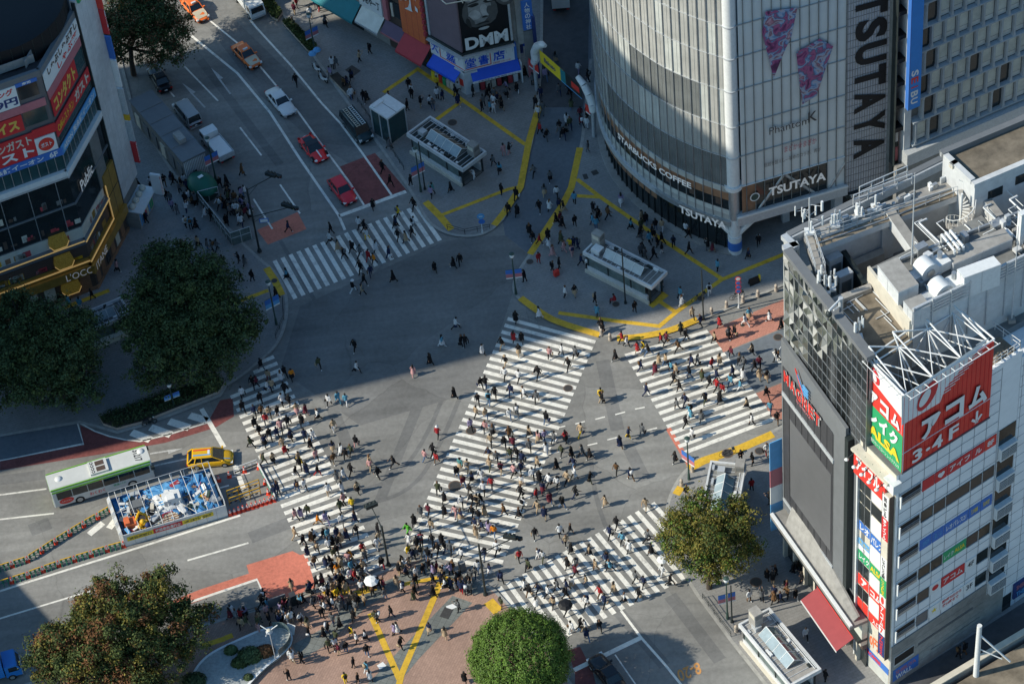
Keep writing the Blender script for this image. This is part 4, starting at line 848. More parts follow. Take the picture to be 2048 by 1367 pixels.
lpan('sign_panel', (.4, 1.5), (80, 970, 1090), s1700b, 'sign_white', '京王ビル', 'sky_blue', (.1, .9, .5, .85), .0); lpan('sign_panel', (1.5, 3.7), (190, 1080, 1230), s1700b, 'cream', '0円', 'orange_wall', (.3, .9, .1, .95), .04); lpan('sign_panel', (1.2, 5.0), (165, 1260, 1330), s1700b, 'blue_sign', 'PROMISE', 'bright_red', (.1, .7, .2, .8), .04)
panel(LF, .3, 5.0, .2, 2.2, 'pale_glass', .03, .04).build('shop_window', wb)
# top red banner and its white ledge
z1 = lz(1714, 886)[1]; z0 = lz(1714, 934)[1]
panel(LF, -.1, 4.3, z0, z1, 'bright_red', .3, .25, 'アイフル', 'sign_white', (.08, .82, .25, .8), .05).build('sign_panel', wb)
m = MB(); m.slab(LF, -.1, 5.0, z1, z1 + .3, -.2, .9, 'cream')
for i in range(5):
    a = .4 + i * 1.05; m.tube(LF.pt(a, z1 + .3, -.5), LF.pt(a - .1, z1 - .3, -1.6), .04, 'dark_metal', n=5); m.ell(LF.pt(a - .1, z1 - .35, -1.65), .22, .22, .12, 'white_metal', n=8, m=4)
m.slab(LF, 4.2, 5.6, z1 - .8, z1 + .35, -.2, .7, 'white_metal'); m.build('lamp_ledge', wb)
# blade sign box at the corner
bx = thing('blade_sign', 'tall vertical stacked sign box at the corner of white tiled building', 'sign', LF.pt(4.5, 3), world=True)
zz0, zz1 = lz(1765, 1300)[1], lz(1775, 975)[1]
m = MB(); m.slab(LF, 4.0, 4.95, zz0, zz1, .1, .55, 'cream'); m.slab(LF, 3.95, 4.0, zz0, zz1, .1, .57, 'brown_panel'); m.slab(LF, 4.95, 5.0, zz0, zz1, .1, .57, 'brown_panel'); m.build('sign_box', bx)
q = [('sign_white', 'screen_black', '民衆ビル', .13), ('red_sign', 'sign_white', '♥アイフル', .13), ('cream', 'cream', '', .11), ('sign_white', 'screen_black', 'レオパレス21', .13), ('green_sign', 'sign_yellow', 'レイクALSA', .11), ('sign_white', 'bright_red', '●', .06), ('bright_red', 'sign_white', 'アコム', .14), ('sign_white', 'bright_red', '7', .05), ('navy', 'bright_red', 'プロミス', .14)]
z = zz1 - .25
for k, tk, t, fr in q:
    h = (zz1 - zz0 - .5) * fr; m = MB(); m.slab(LF, 4.05, 4.9, z - h + .04, z, .55, .6, k)
    if t: vtext(m, t, LF, 4.47, z - .12, .42, (h - .2) / len(t), .62, tk, .04)
    m.build('sign_face', bx); z -= h
# rooftop billboard
BB = at(1803, 945, 31.44)
BR = Plane(BB, 30.8); BL = Plane(flat(BB, 0) + cs(116.5) * 5.05, -63.5); H0, H1 = 31.44, 41.2
# pipe runs, cable trays and small boxes fixed over the roof
rq = random.Random(12); ax, ay = cs(26), cs(116)
o_ = flat(at(*zz([(1130, 1205)])[0], ZD + 1.6), 0)
for i in range(46):
    m = MB()
    p = o_ + ax * rq.uniform(.5, 20) + ay * rq.uniform(.4, 6.5); z = ZD + 1.6 + rq.uniform(.08, .35); d_ = rq.choice([ax, ay]); l_ = rq.uniform(1, 4.5); r_ = rq.choice([.04, .06, .09]); q_ = p + d_ * l_
    m.path([flat(p, z), flat(q_, z), flat(q_ + (ay if d_ is ax else ax) * .8, z), flat(q_ + (ay if d_ is ax else ax) * .8, ZD + 1.6)], r_, rq.choice(['galv', 'steel', 'white_metal', 'concrete_dark']), n=6); m.build('pipe', mag)
m = MB()
for i in range(14):
    p = zl(rq.uniform(520, 1050), rq.uniform(1020, 1300), ZD); l_ = rq.uniform(.8, 2.6); d_ = rq.choice([ax, ay]); m.tube(flat(p, ZD + .1), flat(p + d_ * l_, ZD + .1), .05, 'galv', n=5)
for i in range(22):
    p = zl(rq.uniform(450, 1500), 0, ZR); t_ = rq.random(); p = zl(430 + 1050 * t_, 450 - 420 * t_ + rq.uniform(-15, 20), ZR - .2); m.cbox(p, 26, rq.uniform(.2, .7), rq.uniform(.15, .4), ZR - .2, ZR + rq.uniform(.05, .5), rq.choice(['galv', 'white_metal', 'steel', 'concrete']))
m.path([zl(350, 560, ZR - .4), zl(1000, 330, ZR - .4), zl(1560, 100, ZR - .4)], .07, 'steel'); m.path([zl(340, 600, ZR - .9), zl(420, 820, ZR - .9)], .08, 'galv')
m.build('roof_piping', mag)
for i in range(26):
    m = MB()
    p = o_ + ax * rq.uniform(1, 20) + ay * rq.uniform(.6, 6.5); m.cbox(p, 26, rq.uniform(.3, 1.1), rq.uniform(.25, .8), ZD + 1.6, ZD + 1.6 + rq.uniform(.2, 1.0), rq.choice(['galv', 'white_wall', 'steel', 'concrete', 'white_metal'])); m.build('roof_box', mag)
bill = thing('rooftop_billboard', 'two-sided red and white rooftop billboard with open white truss behind', 'billboard', flat(BB, 31.4), world=True)
m = MB(); m.slab(BR, 0, 9.9, H0, H1, -.25, -.15, 'galv'); m.slab(BR, 0, 9.9, H0, H1, -.15, 0, 'bright_red'); wpx = [(1802.8, 793), (1980, 673), (1958, 698), (1918, 743), (1890, 775), (1880, 804), (1803, 850)]
m.mesh([BR.pt(a, z, -.02) for a, z in on(BR, wpx)], [tuple(range(len(wpx)))[::-1]], 'sign_white')
for i in range(12):
    a0, z0 = BR.sz(1872 + i * 8.6, 800 - i * 9.2); a1 = min(9.85, a0 + 1.6 + i * .12)
    m.slab(BR, a0 - .9, a1 - i * .1, z0 + .25 + i * .08, z0 + .36 + i * .08, .02, .03, 'sign_white')
m.slab(BR, 0, 9.9, 33.9, 33.96, .0, .05, 'sign_white')
for i in range(20): m.slab(BR, i * .5, i * .5 + .025, H0, H1, .0, .035, 'red_sign')
m.slab(BR, -.05, 9.95, H0 - .12, H0, -.1, .1, 'screen_grey')
m.build('sign_board', bill)
m = MB()
for i, c_ in enumerate('アコム'): a = 1.9 + i * 2.65; m.ptext(c_, BR, a + .06, a + 2.2, 34.2, 36.8, .1, 'dark_red_paint', .06); m.ptext(c_, BR, a, a + 2.1, 34.3, 36.9, .22, 'sign_white', .05)
for c_, a, w_ in (('3', 1.0, 1.1), ('・', 2.5, .5), ('4', 3.2, 1.2), ('F', 5.1, 1.1), ('↓', 7.6, 1.3)): m.ptext(c_, BR, a, a + w_, 32.0 if c_ != '・' else 32.5, 33.6 if c_ != '・' else 32.9, .2, 'sign_white', .03)
def ring(pl, a, z, rx, rz, off, k, rot=.5, n=24):
    m.poly([pl.pt(a + rx * math.cos(t) * math.cos(rot) - rz * math.sin(t) * math.sin(rot), z + rx * math.cos(t) * math.sin(rot) + rz * math.sin(t) * math.cos(rot), -off) for t in [i * 2 * math.pi / n for i in range(n)]], k)
a, z = BR.sz(1854, 790); ring(BR, a, z, .95, 1.6, .08, 'red_sign', -.5); ring(BR, a - .3, z - .05, .5, .95, .1, 'sign_white', -.5)
m.build('lettering', bill)
m = MB(); m.slab(BL, 0, 4.9, H0, H1, -.25, -.15, 'galv'); m.slab(BL, 0, 5.05, H0, H1, -.15, 0, 'sign_white'); zs = 36.2
m.mesh([BL.pt(a, z, -.015) for a, z in ((0, zs), (5.05, zs), (5.05, 38.3), (0, 39.4))], [(0, 1, 2, 3)], 'bright_red'); m.slab(BL, 0, 5.05, H0, zs, 0, .03, 'green_sign'); m.build('sign_board', bill)
m = MB()
for i, c_ in enumerate('アコム'): a = .4 + i * 1.55; m.ptext(c_, BL, a, a + 1.2, 36.5, 38.2, .1, 'sign_white', .06)
for i, c_ in enumerate('レイク'): a = .4 + i * 1.45; m.ptext(c_, BL, a, a + 1.2, 34.1, 35.9, .1, 'sign_white', .06)
m.ptext('ALSA', BL, .4, 4.8, 32.5, 33.8, .1, 'sign_yellow', .05); m.ptext('新生銀行カードローン レイクアルサ', BL, .2, 4.8, 31.7, 32.2, .1, 'sign_white', 0)
ring(BL, 1.1, 40.2, .55, .9, .05, 'red_sign', .4); ring(BL, 1.0, 40.1, .3, .55, .07, 'sign_white', .4)
m.build('lettering', bill)
m = MB(); top = H1 + .2
cor = BB + Vector((0, 0, top - H0)); e1 = BR.pt(9.9, top); e0 = BL.pt(0, top); inn = lambda a, o: BR.pt(a, top, o)
fr = [(e0, cor), (cor, e1), (inn(-.2, 5), inn(9.5, 5.6)), (e0, inn(1, 5)), (e1, inn(9.9, 4.2))]
for p, q in fr: m.tube(p, q, .09, 'white_metal')
nodes = [BR.pt(a, top - .4, .3) for a in (.5, 3.4, 6.6, 9.6)]; back = [inn(a, 4.4) for a in (.6, 3.2, 6.4, 9.2)]
for i in range(4):
    m.tube(nodes[i], back[i], .065, 'white_metal')
    if i < 3: m.tube(back[i], nodes[i + 1], .065, 'white_metal'); m.tube(nodes[i], back[i + 1], .05, 'white_metal'); m.tube(back[i], back[i + 1], .07, 'white_metal'); m.tube(back[i] + Vector((0, 0, -4.5)), back[i + 1] + Vector((0, 0, -4.5)), .06, 'white_metal'); m.tube(back[i] + Vector((0, 0, -4.5)), back[i + 1], .05, 'white_metal'); m.tube((nodes[i] + nodes[i + 1]) / 2, (back[i] + back[i + 1]) / 2 + Vector((0, 0, -2)), .05, 'white_metal'); m.tube(back[i], back[i + 1] + Vector((0, 0, -4.5)), .05, 'white_metal')
    for dz in (-4.5, -8.8): m.tube(back[i], nodes[i] + Vector((0, 0, dz)), .08, 'white_metal'); m.tube(back[i], back[i] + Vector((0, 0, -9.5)), .09, 'white_metal')
    hi = back[i] + Vector((0, 0, 1.2)) + WR.n * .8
    m.tube(nodes[i], hi, .08, 'white_metal'); m.tube(hi, back[min(3, i + 1)], .08, 'white_metal'); m.tube(hi, back[i], .08, 'white_metal')
for i in range(11): m.tube(BR.pt(.2 + i * .95, top, .1), BR.pt(.2 + i * .95, top + .1, -.7), .04, 'white_metal', n=5)
for i in range(5): m.tube(BL.pt(.3 + i * 1.1, top, .1), BL.pt(.3 + i * 1.1, top + .1, -.6), .035, 'white_metal', n=5)
m.tube(BR.pt(0, top + .1, -.7), BR.pt(9.9, top + .1, -.7), .05, 'white_metal'); m.tube(BL.pt(0, top + .1, -.6), BL.pt(5.05, top + .1, -.6), .04, 'white_metal')
m.build('truss_frame', bill)
# low railing on the lower brown roof
lr3 = thing('roof_railing', 'thin white railing round the lower brown roof', 'railing', WR.pt(12, 36.6), world=True)
m = MB(); rail(m, WR.pt(10.2, 37.2, .2), WR.pt(13.8, 37.2, .2), 1.0, 5, 'white_metal'); rail(m, WR.pt(13.8, 37.2, .2), WR.pt(13.8, 36.6, 6.5), 1.0, 6, 'white_metal'); m.build('rail', lr3)
# ================================================================== corner restaurant building on the left
B = at(195, 575); LF1 = Plane(B - cs(19.8) * 18, 19.8); LF2 = Plane(B, 69); HB = 31.8
lb = thing('restaurant_building', 'corner building stacked with red and blue restaurant signs above a gold lit shop', 'building', B, world=True)
far = LF2.pt(13.4, 0); back = [LF2.pt(13.4, 0, 16), LF1.pt(0, 0, 24)]
fp = [LF1.pt(0, 0, .05), LF1.pt(18, 0, .05), LF2.pt(13.4, 0, .05)] + back
m = MB(); m.prism([(p.x, p.y) for p in fp], 0, HB - .9, 'screen_grey', 'asphalt_dark'); m.build('wall', lb)
m = MB()
for pl, a0, a1 in ((LF1, 0, 18), (LF2, 0, 9.2)): m.slab(pl, a0, a1, HB - .9, HB, -.35, .1, 'grey_panel'); m.slab(pl, a0, a1, HB - .1, HB + .9, -1.5, -1.42, 'steel')
m.build('parapet', lb)
m = MB(); m.slab(LF2, 9.2, 13.3, 4.6, HB + 1.2, -.3, .35, 'white_wall')
for i in range(1, 4): m.slab(LF2, 9.2 + i * 1.05, 9.23 + i * 1.05, 4.6, HB, .35, .36, 'galv')
m.slab(LF2, 9.05, 9.2, 3, HB + 1, -.1, .3, 'dark_metal'); m.slab(LF2, 9.2, 13.3, 0, 4.6, -.2, .05, 'concrete_dark')
m.build('white_tower', lb)
def both(m, z0, z1, o0, o1, k, a2=9.0): m.slab(LF1, 0, 18, z0, z1, o0, o1, k); m.slab(LF2, -o1, a2, z0, z1, o0, o1, k)
m = MB(); both(m, 17.3, 18.0, 0, .45, 'white_metal'); both(m, 16.9, 17.15, 0, .3, 'galv'); m.build('sill_band', lb)
m = MB(); both(m, 18.1, 20.2, 0, .05, 'teal_glass')
for i in range(20): m.slab(LF1, i * .95, i * .95 + .07, 18.1, 20.2, .05, .12, 'steel')
for i in range(10): m.slab(LF2, i * .95, i * .95 + .07, 18.1, 20.2, .05, .12, 'steel')
both(m, 23.4, 24.0, 0, .04, 'teal_glass'); m.slab(LF1, 15.2, 17.6, 25.2, 28.0, 0, .05, 'teal_glass'); m.slab(LF2, 6.8, 8.8, 25.0, 28.6, 0, .05, 'teal_glass'); m.slab(LF1, 15.4, 17.4, 28.8, 30.6, 0, .06, 'dark_glass')
m.slab(LF2, .4, 8.8, 21.6, 22.6, 0, .05, 'teal_glass'); m.build('window', lb)
m = MB(); both(m, 9.6, 16.8, 0, .05, 'dark_glass'); both(m, 12.9, 13.1, .05, .2, 'grey_panel')
for i in range(6): m.slab(LF1, 3 * i + 1.5, 3 * i + 1.58, 9.6, 16.8, .05, .1, 'steel')
m.slab(LF2, 5.6, 7.6, 9.6, 16.8, .05, .15, 'concrete_dark')
rr = random.Random(9)
for i in range(34): a, z = rr.uniform(5, 17.5), rr.choice([10.1, 13.5]); m.slab(LF1, a, a + rr.uniform(.2, .7), z, z + rr.uniform(.3, 1.1), .05, .07, rr.choice(['brown_panel', 'cream', 'concrete_dark', 'red_cloth', 'brown_panel']))
m.build('restaurant_window', lb)
m = MB(); m.text('Public', lambda x, y: LF2.pt(1.6 + 3.2 * x, 13.0 + 1.5 * y, -.22), 'lit_white', .02); m.build('lettering', lb)
def sp(pl, a0, a1, z0, z1, k, txt=None, tk='sign_white', tb=None, bold=.03, off=.06, extra=None): panel(pl, a0, a1, z0, z1, k, off, .12, txt, tk, tb, bold, extra).build('sign_panel', lb)
sp(LF1, 4, 15.2, 28.3, 31.0, 'sign_white', extra=[('食べ放題キング', 'red_sign', (.45, .97, .62, .94), .04), ('2,599円', 'navy', (.55, .99, .08, .5), .04)])
sp(LF1, 15.2, 17.5, 30.65, 31.1, 'blue_sign', '寿司', 'sign_white', (.3, .7, .1, .9))
sp(LF2, .2, 8.9, 28.7, 31.0, 'sign_white', extra=[('しゃぶしゃぶすし', 'brown_panel', (.1, .98, .55, .98), .05), ('しゃぶ葉', 'bright_red', (.35, .95, .08, .5), .03)])
sp(LF1, 4, 17.8, 27.2, 28.2, 'pink_sign', off=.02); sp(LF2, .3, 8.8, 27.4, 28.6, 'pink_sign', off=.02)
sp(LF1, 4, 15.0, 25.0, 27.1, 'red_sign', 'コンタクトアイス', 'letter_gold', (.1, .96, .15, .85), .05); sp(LF2, .4, 6.6, 25.0, 27.4, 'red_sign', 'コンタクト', 'letter_gold', (.06, .94, .12, .88), .05)
sp(LF1, 4, 15.6, 21.2, 24.4, 'red_sign', extra=[('レストランガスト', 'cream', (.35, .98, .55, .93), .03), ('ガスト', 'sign_white', (.5, .98, .08, .5), .04)], off=.1)
sp(LF1, 15.6, 17.8, 21.2, 23.4, 'sign_white', off=.12); m = MB(); m.poly([LF1.pt(16.7 + .85 * math.cos(t), 22.3 + .85 * math.sin(t), -.26) for t in [i * math.pi / 10 for i in range(20)]], 'bright_red'); m.ptext('ガスト', LF1, 16.1, 17.3, 22.0, 22.6, .28, 'sign_white', .03); m.build('sign_panel', lb)
sp(LF1, 15.6, 18.1, 23.5, 24.6, 'red_sign', off=.1)
sp(LF2, -.1, 8.8, 22.6, 24.4, 'red_sign', extra=[('Caféレストラン', 'sign_yellow', (.04, .5, .2, .75), .02), ('ガスト', 'cream', (.55, .97, .15, .9), .05)], off=.1)
sp(LF1, 3, 18.2, 20.15, 21.15, 'blue_sign', extra=[('英会話イーオン', 'sign_white', (.45, .86, .15, .85), .03), ('6F', 'sign_white', (.9, .96, .15, .85), .03)], off=.15); sp(LF2, -.15, 9.0, 20.15, 21.3, 'sky_blue', 'AEON 英会話イーオン', 'sign_white', (.05, .96, .15, .85), .03, off=.15)
# gold shop
m = MB(); both(m, 7.9, 9.4, 0, .08, 'cream', 6.0); both(m, 5.0, 6.7, 0, .05, 'brown_panel', 6.0)
for i in range(40): a, z = rr.uniform(3, 16.5), rr.choice([8.0, 5.1]); m.slab(LF1, a, a + rr.uniform(.3, 1.3), z, z + rr.uniform(.3, 1.1), .08, .1, rr.choice(['cream', 'wood', 'red_cloth', 'pink_sign', 'beige_blind', 'yellow_metal', 'gold', 'leaf_yellow']))
for i in range(22): a, z = rr.uniform(.3, 5.5), rr.choice([8.0, 5.1]); m.slab(LF2, a, a + rr.uniform(.3, 1.0), z, z + rr.uniform(.3, 1.0), .08, .1, rr.choice(['cream', 'wood', 'red_cloth', 'beige_blind', 'gold', 'pave']))
m.build('display_window', lb)
m = MB(); both(m, 7.5, 7.9, 0, .4, 'grey_panel', 6.2); both(m, 4.3, 4.9, 0, .35, 'gold', 6.2); both(m, 6.8, 7.45, 0, .05, 'grey_panel', 6.2); both(m, 3.0, 4.2, 0, .7, 'gold', 9.0); m.slab(LF1, 0, 6.2, 4.9, 10.0, .05, .3, 'gold'); m.slab(LF2, 6.2, 9.0, 4.3, 10.8, .05, .3, 'gold')
m.slab(LF2, 7.6, 7.65, 4.3, 10.8, .3, .32, 'brown_panel'); m.slab(LF2, 6.2, 9, 7.6, 7.68, .3, .33, 'dark_metal'); m.build('gold_cladding', lb)
m = MB(); both(m, 7.62, 7.72, .4, .5, 'gold_lit', 6.2); both(m, 4.55, 4.68, .35, .45, 'gold_lit', 6.2); m.slab(LF2, 6.1, 6.2, 4.6, 9.6, .3, .42, 'gold_lit'); m.build('light_strip', lb)
for z in (8.0, 5.0, 1.0):
    m = MB(); c = [(14.5, z), (15.9, z), (16.3, z + .7), (16.1, z + 1.7), (14.3, z + 1.7), (14.1, z + .7)]
    m.hexa([LF1.pt(a, q, -.1) for a, q in c], [LF1.pt(a, q, -.55) for a, q in c], 'gold_leafy')
    for i in (0, 1, 5): m.tube(LF1.pt(*c[i], -.6), LF1.pt(*c[(i + 1) % 6], -.6), .045, 'gold_lit')
    m.build('hexagon_lightbox', lb)
m = MB(); m.text("L'OCC", lambda x, y: LF1.pt(14.9 + 3.0 * x, 3.15 + .95 * y, -.74), 'lit_white', .0); m.text('ITANE', lambda x, y: LF2.pt(-.2 + 3.0 * x, 3.15 + .95 * y, -.74), 'lit_white', .0); m.build('lettering', lb)
m = MB(); both(m, .1, 3.0, 0, .1, 'brown_panel', 9.0); both(m, 0.1, .5, .1, .3, 'wood', 9.0)
for i in range(9): m.slab(LF1, i * 2 + .3, i * 2 + 1.5, .4, 2.8, .1, .14, rr.choice(['dark_glass', 'wood', 'cream']))
for i in range(6): m.slab(LF2, i * 1.4 + .3, i * 1.4 + 1.2, .4, 2.6, .1, .14, rr.choice(['dark_glass', 'cream', 'wood']))
m.build('shop_front', lb)
m = MB()
for a, z0, z1, k in ((13.35, 28.5, 33, 'bright_red'), (13.35, 25.0, 28.3, 'red_sign'), (13.35, 21.5, 24.6, 'blue_sign'), (13.35, 17.5, 21.3, 'sign_white'), (13.35, 13.5, 17.2, 'galv'), (13.35, 12.6, 13.4, 'yellow_metal'), (13.35, 9.5, 12.4, 'galv'), (13.35, 6.3, 9.3, 'red_sign')):
    m.slab(LF2, a, a + .25, z0, z1, .1, .95, k)
m.build('blade_sign_stack', lb)
m = MB(); vtext(m, '居酒屋', LF2, 13.48, 28.2, .22, .95, .97, 'sign_white', .03); vtext(m, 'GROUND', LF2, 13.48, 9.2, .2, .45, .97, 'sign_white', .03); m.build('lettering', lb)
m = MB(); m.slab(LF2, 9.6, 13.4, HB + .6, HB + 2.0, .35, .6, 'green_sign'); m.slab(LF2, 9.8, 12.5, HB + .8, HB + 1.8, .6, .62, 'sign_yellow'); m.build('sign_panel', lb)
# kiosk under the white tower
kz = thing('street_kiosk', 'low kiosk with white canopy against the white tower', 'kiosk', LF2.pt(11, 0, -1), world=True)
m = MB(); m.slab(LF2, 9.3, 13.2, 0, 2.6, .1, 1.6, 'concrete'); m.slab(LF2, 9.2, 13.4, 2.6, 2.75, 0, 2.2, 'white_metal'); m.build('counter', kz)
m = MB()
for i in range(4): m.ell(LF2.pt(9.8 + i * 1.0, 3.0, -.8), .42, .42, .35, 'cream', n=10, m=5)
m.build('round_lamp', kz)
m = MB(); m.slab(LF2, 12.9, 13.2, 2.2, 5.2, 2.0, 3.2, 'white_metal'); m.slab(LF2, 12.86, 12.9, 2.3, 5.1, 2.05, 3.15, 'sign_white'); vtext(m, 'ラーメン', LF2, 12.88, 5.0, .2, .65, 3.22, 'bright_red', .03); m.build('sign_panel', kz)
m = MB()
for i in range(8): m.slab(LF2, 9.5 + i * .45, 9.8 + i * .45, .4, 2.2, 1.6, 1.63, rr.choice(['red_cloth', 'cream', 'green_sign', 'sign_white', 'sky_blue']))
m.build('poster', kz)
# added black disc, stand-in for an unidentified dark blurred shape
rd = thing('dark_disc', 'big black round rooftop disc covering the roof of the corner restaurant building', 'roof structure', at(-20, 10, HB + 2.0), world=False)
m = MB(); r_ = 7.6; m.tube((0, 0, -2.8), (0, 0, 0), r_, 'black', n=64); m.ell((0, 0, 0), r_, r_, .6, 'black', n=64, m=4, half=True); m.build('dome', rd)
m = MB()
for i in range(40): a = i * math.pi / 20; m.tube((r_ * 1.0 * math.cos(a), r_ * math.sin(a), -2.9), (r_ * math.cos(a), r_ * math.sin(a), -.05), .05, 'dark_metal', n=5)
m.build('rib', rd)
dq_ = thing('satellite_dish', 'white dish aerial at the roof corner behind green sign', 'aerial', LF2.pt(8.4, HB, 1.2)); m = MB(); m.ell((0, 0, 1.0), .7, .7, .35, 'white_metal', M=Matrix.Rotation(.6, 4, 'X')); m.build('dish', dq_); m = MB(); m.tube((0, 0, 0), (0, 0, 1), .08, 'galv'); m.build('mast', dq_)
# ================================================================== bookshop corner and the row of shops
b0 = at(937, 185); SH = Plane(b0 + cs(132) * 30, -48); BF = Plane(b0, 11)
bk = thing('bookshop_building', 'corner building with blue awnings and a big monochrome portrait billboard', 'building', b0, world=True)
m = MB(); ft = [SH.pt(24.4, 0, .05), SH.pt(29.6, 0, .05), BF.pt(.4, 0, .05), BF.pt(6.4, 0, .05), BF.pt(6.4, 0, 9), SH.pt(24.4, 0, 9)]
m.prism([(p.x, p.y) for p in ft], 0, 26, 'concrete', 'concrete_dark'); m.build('wall', bk)
m = MB()
m.slab(SH, 24.9, 30.35, 3.55, 5.9, .0, .4, 'sign_white'); m.slab(BF, -.3, 5.7, 3.55, 5.9, 0, .4, 'sign_white'); m.slab(SH, 26.4, 30.3, 3.75, 3.85, .4, .43, 'bright_red'); m.slab(BF, -.3, 2.9, 3.75, 3.85, .4, .43, 'bright_red'); m.slab(BF, 2.85, 2.95, 3.75, 5.4, .4, .43, 'bright_red'); m.slab(SH, 26.4, 26.5, 3.75, 5.4, .4, .43, 'bright_red'); m.slab(BF, 5.7, 6.0, 3.55, 5.9, 0, .42, 'blue_sign')
m.build('sign_band', bk)
m = MB(); m.ptext('大', SH, 25.1, 26.2, 4.1, 5.6, .45, 'royal_blue', .025); m.ptext('盛', SH, 27.4, 28.9, 4.0, 5.4, .45, 'royal_blue', .02); m.ptext('堂', BF, -.1, 1.2, 4.0, 5.4, .45, 'royal_blue', .02); m.ptext('書', BF, 1.5, 2.7, 4.0, 5.4, .45, 'royal_blue', .02); m.ptext('店', BF, 3.2, 4.6, 4.1, 5.5, .45, 'royal_blue', .02)
m.ptext('営業時間 10:00～21:00', BF, 3.1, 5.2, 3.7, 3.95, .43, 'bright_red', 0); m.build('lettering', bk)
def awning(par, pl, a0, a1, zt, zf, out, k, val=None, o0=.1):
    m = MB(); m.hexa([pl.pt(a0, zt - .06, -o0), pl.pt(a1, zt - .06, -o0), pl.pt(a1, zf - .06, -out), pl.pt(a0, zf - .06, -out)], [pl.pt(a0, zt, -o0), pl.pt(a1, zt, -o0), pl.pt(a1, zf, -out), pl.pt(a0, zf, -out)], k)
    m.slab(pl, a0, a1, zf - .3, zf - .02, out, out + .03, val or k); m.build('awning', par)
awning(bk, SH, 25.1, 29.6, 3.5, 2.6, 1.5, 'royal_blue'); awning(bk, BF, .4, 6.1, 3.5, 2.6, 1.3, 'royal_blue', 'sign_white', .1)
m = MB(); m.ptext('大盛堂書店 文庫 雑誌 コミック', BF, 1.0, 5.9, 2.36, 2.56, 1.34, 'navy', 0); m.build('lettering', bk)
m = MB(); m.slab(SH, 28.6, 30.2, .1, 3.4, .05, .5, 'white_wall'); m.slab(BF, -.4, 1.2, .1, 3.4, .05, .5, 'white_wall'); m.slab(BF, 1.2, 6.2, .1, 3.3, .0, .12, 'brown_panel'); m.slab(BF, -.4, 6.4, 0.1, .15, 0, 1.0, 'concrete')
for i in range(7): m.slab(BF, 1.4 + i * .65, 1.9 + i * .65, .4, 1.5, .12, .6, rr.choice(['sign_white', 'pink_sign', 'cream', 'red_cloth', 'dark_metal']))
for i in range(6): m.slab(SH, 25.1 + i * .6, 25.6 + i * .6, .2, 1.3, .3, 1.0, rr.choice(['sign_yellow', 'bright_red', 'cream', 'green_sign', 'orange_wall']))
m.slab(BF, 6.2, 6.35, .1, 3.2, .1, .8, 'sign_white'); m.slab(SH, 29.3, 29.9, 1.2, 2.2, .5, .53, 'bright_red'); m.build('shop_front', bk)
bb = thing('portrait_billboard', 'billboard with grey monochrome portrait beside a mauve panel above the bookshop', 'billboard', b0 + Vector((0, 0, 6.8)), world=True)
m = MB(); m.slab(SH, 25.6, 30.5, 6.8, 16.5, .2, .7, 'mauve_panel'); m.build('blank_panel', bb)
prt = mat('portrait_print', (.02, .02, .02), .5, .1, 1); MT['portrait_print'] = prt
m = MB(); m.slab(BF, -.4, 5.4, 6.8, 16.5, .2, .7, 'black'); m.build('picture_board', bb)
# a generic face built from tonal patches
for nm, g in (('tone_mid', .1), ('tone_light', .28), ('tone_pale', .42), ('tone_deep', .035)): MT[nm] = mat(nm, (g, g, g * .97), .6, .3, .9)
def blob(m, cx, cz, rx, rz, k, off, rot=0., n=18, wob=.1):
    q = random.Random(int(cx * 91 + cz * 13)); cx, cz, rx, rz = 2.15 + (cx - 1.9) * 1.28, 9.75 + (cz - 9.6) * 1.1, rx * 1.28, rz * 1.12; ph = [q.uniform(0, 6.28) for _ in range(3)]
    P_ = []
    for i in range(n):
        t = 2 * math.pi * i / n; r = 1 + wob * (math.sin(2 * t + ph[0]) + .6 * math.sin(3 * t + ph[1])); x, y = rx * r * math.cos(t), rz * r * math.sin(t); P_.append(BF.pt(cx + x * math.cos(rot) - y * math.sin(rot), cz + x * math.sin(rot) + y * math.cos(rot), -off))
    m.poly(P_, k)
m = MB()
for cx, cz, rx, rz, k, rot in ((1.95, 11.9, 1.45, 2.5, 'tone_mid', .1), (1.9, 12.2, 1.15, 1.9, 'tone_light', .1), (2.2, 13.8, 1.2, .9, 'tone_light', 0), (1.6, 13.9, .9, .6, 'tone_pale', .2), (2.35, 11.7, .35, .85, 'tone_pale', .1), (1.45, 11.4, .5, .7, 'tone_pale', .3), (2.9, 11.6, .35, .6, 'tone_mid', 0),
    (1.45, 12.75, .5, .2, 'tone_deep', .1), (2.75, 12.9, .42, .2, 'tone_deep', -.1), (1.45, 12.62, .3, .09, 'black', .1), (2.72, 12.75, .28, .09, 'black', -.1), (1.4, 13.15, .55, .09, 'tone_deep', .15), (2.75, 13.25, .5, .09, 'tone_deep', -.1), (2.35, 10.95, .3, .12, 'tone_deep', 0), (2.15, 10.2, .62, .13, 'tone_deep', .05), (2.15, 10.05, .5, .09, 'tone_mid', .05), (1.15, 10.9, .1, .6, 'tone_mid', .5), (2.15, 9.5, .45, .2, 'tone_pale', 0), (.85, 10.6, .18, .7, 'tone_deep', .3),
    (4.3, 13.4, .95, 1.5, 'tone_mid', .2), (4.3, 13.5, .7, 1.2, 'tone_light', .2)): blob(m, cx, cz, rx, rz, k, .705 + .006 * len(m.f), rot)
for i in range(4): blob(m, 3.5 - .05 * i, 14.6 - i * .5, .75, .16, 'tone_pale' if i % 2 else 'tone_light', .86 + i * .006, -.25 + .1 * i); blob(m, 3.55 - .05 * i, 14.38 - i * .5, .7, .05, 'black', .9 + i * .006, -.25 + .1 * i)
m.build('portrait', bb)
m = MB(); m.ptext('DMM', BF, .1, 5.1, 7.1, 8.9, .95, 'sign_white', .045); m.build('lettering', bb)
m = MB()
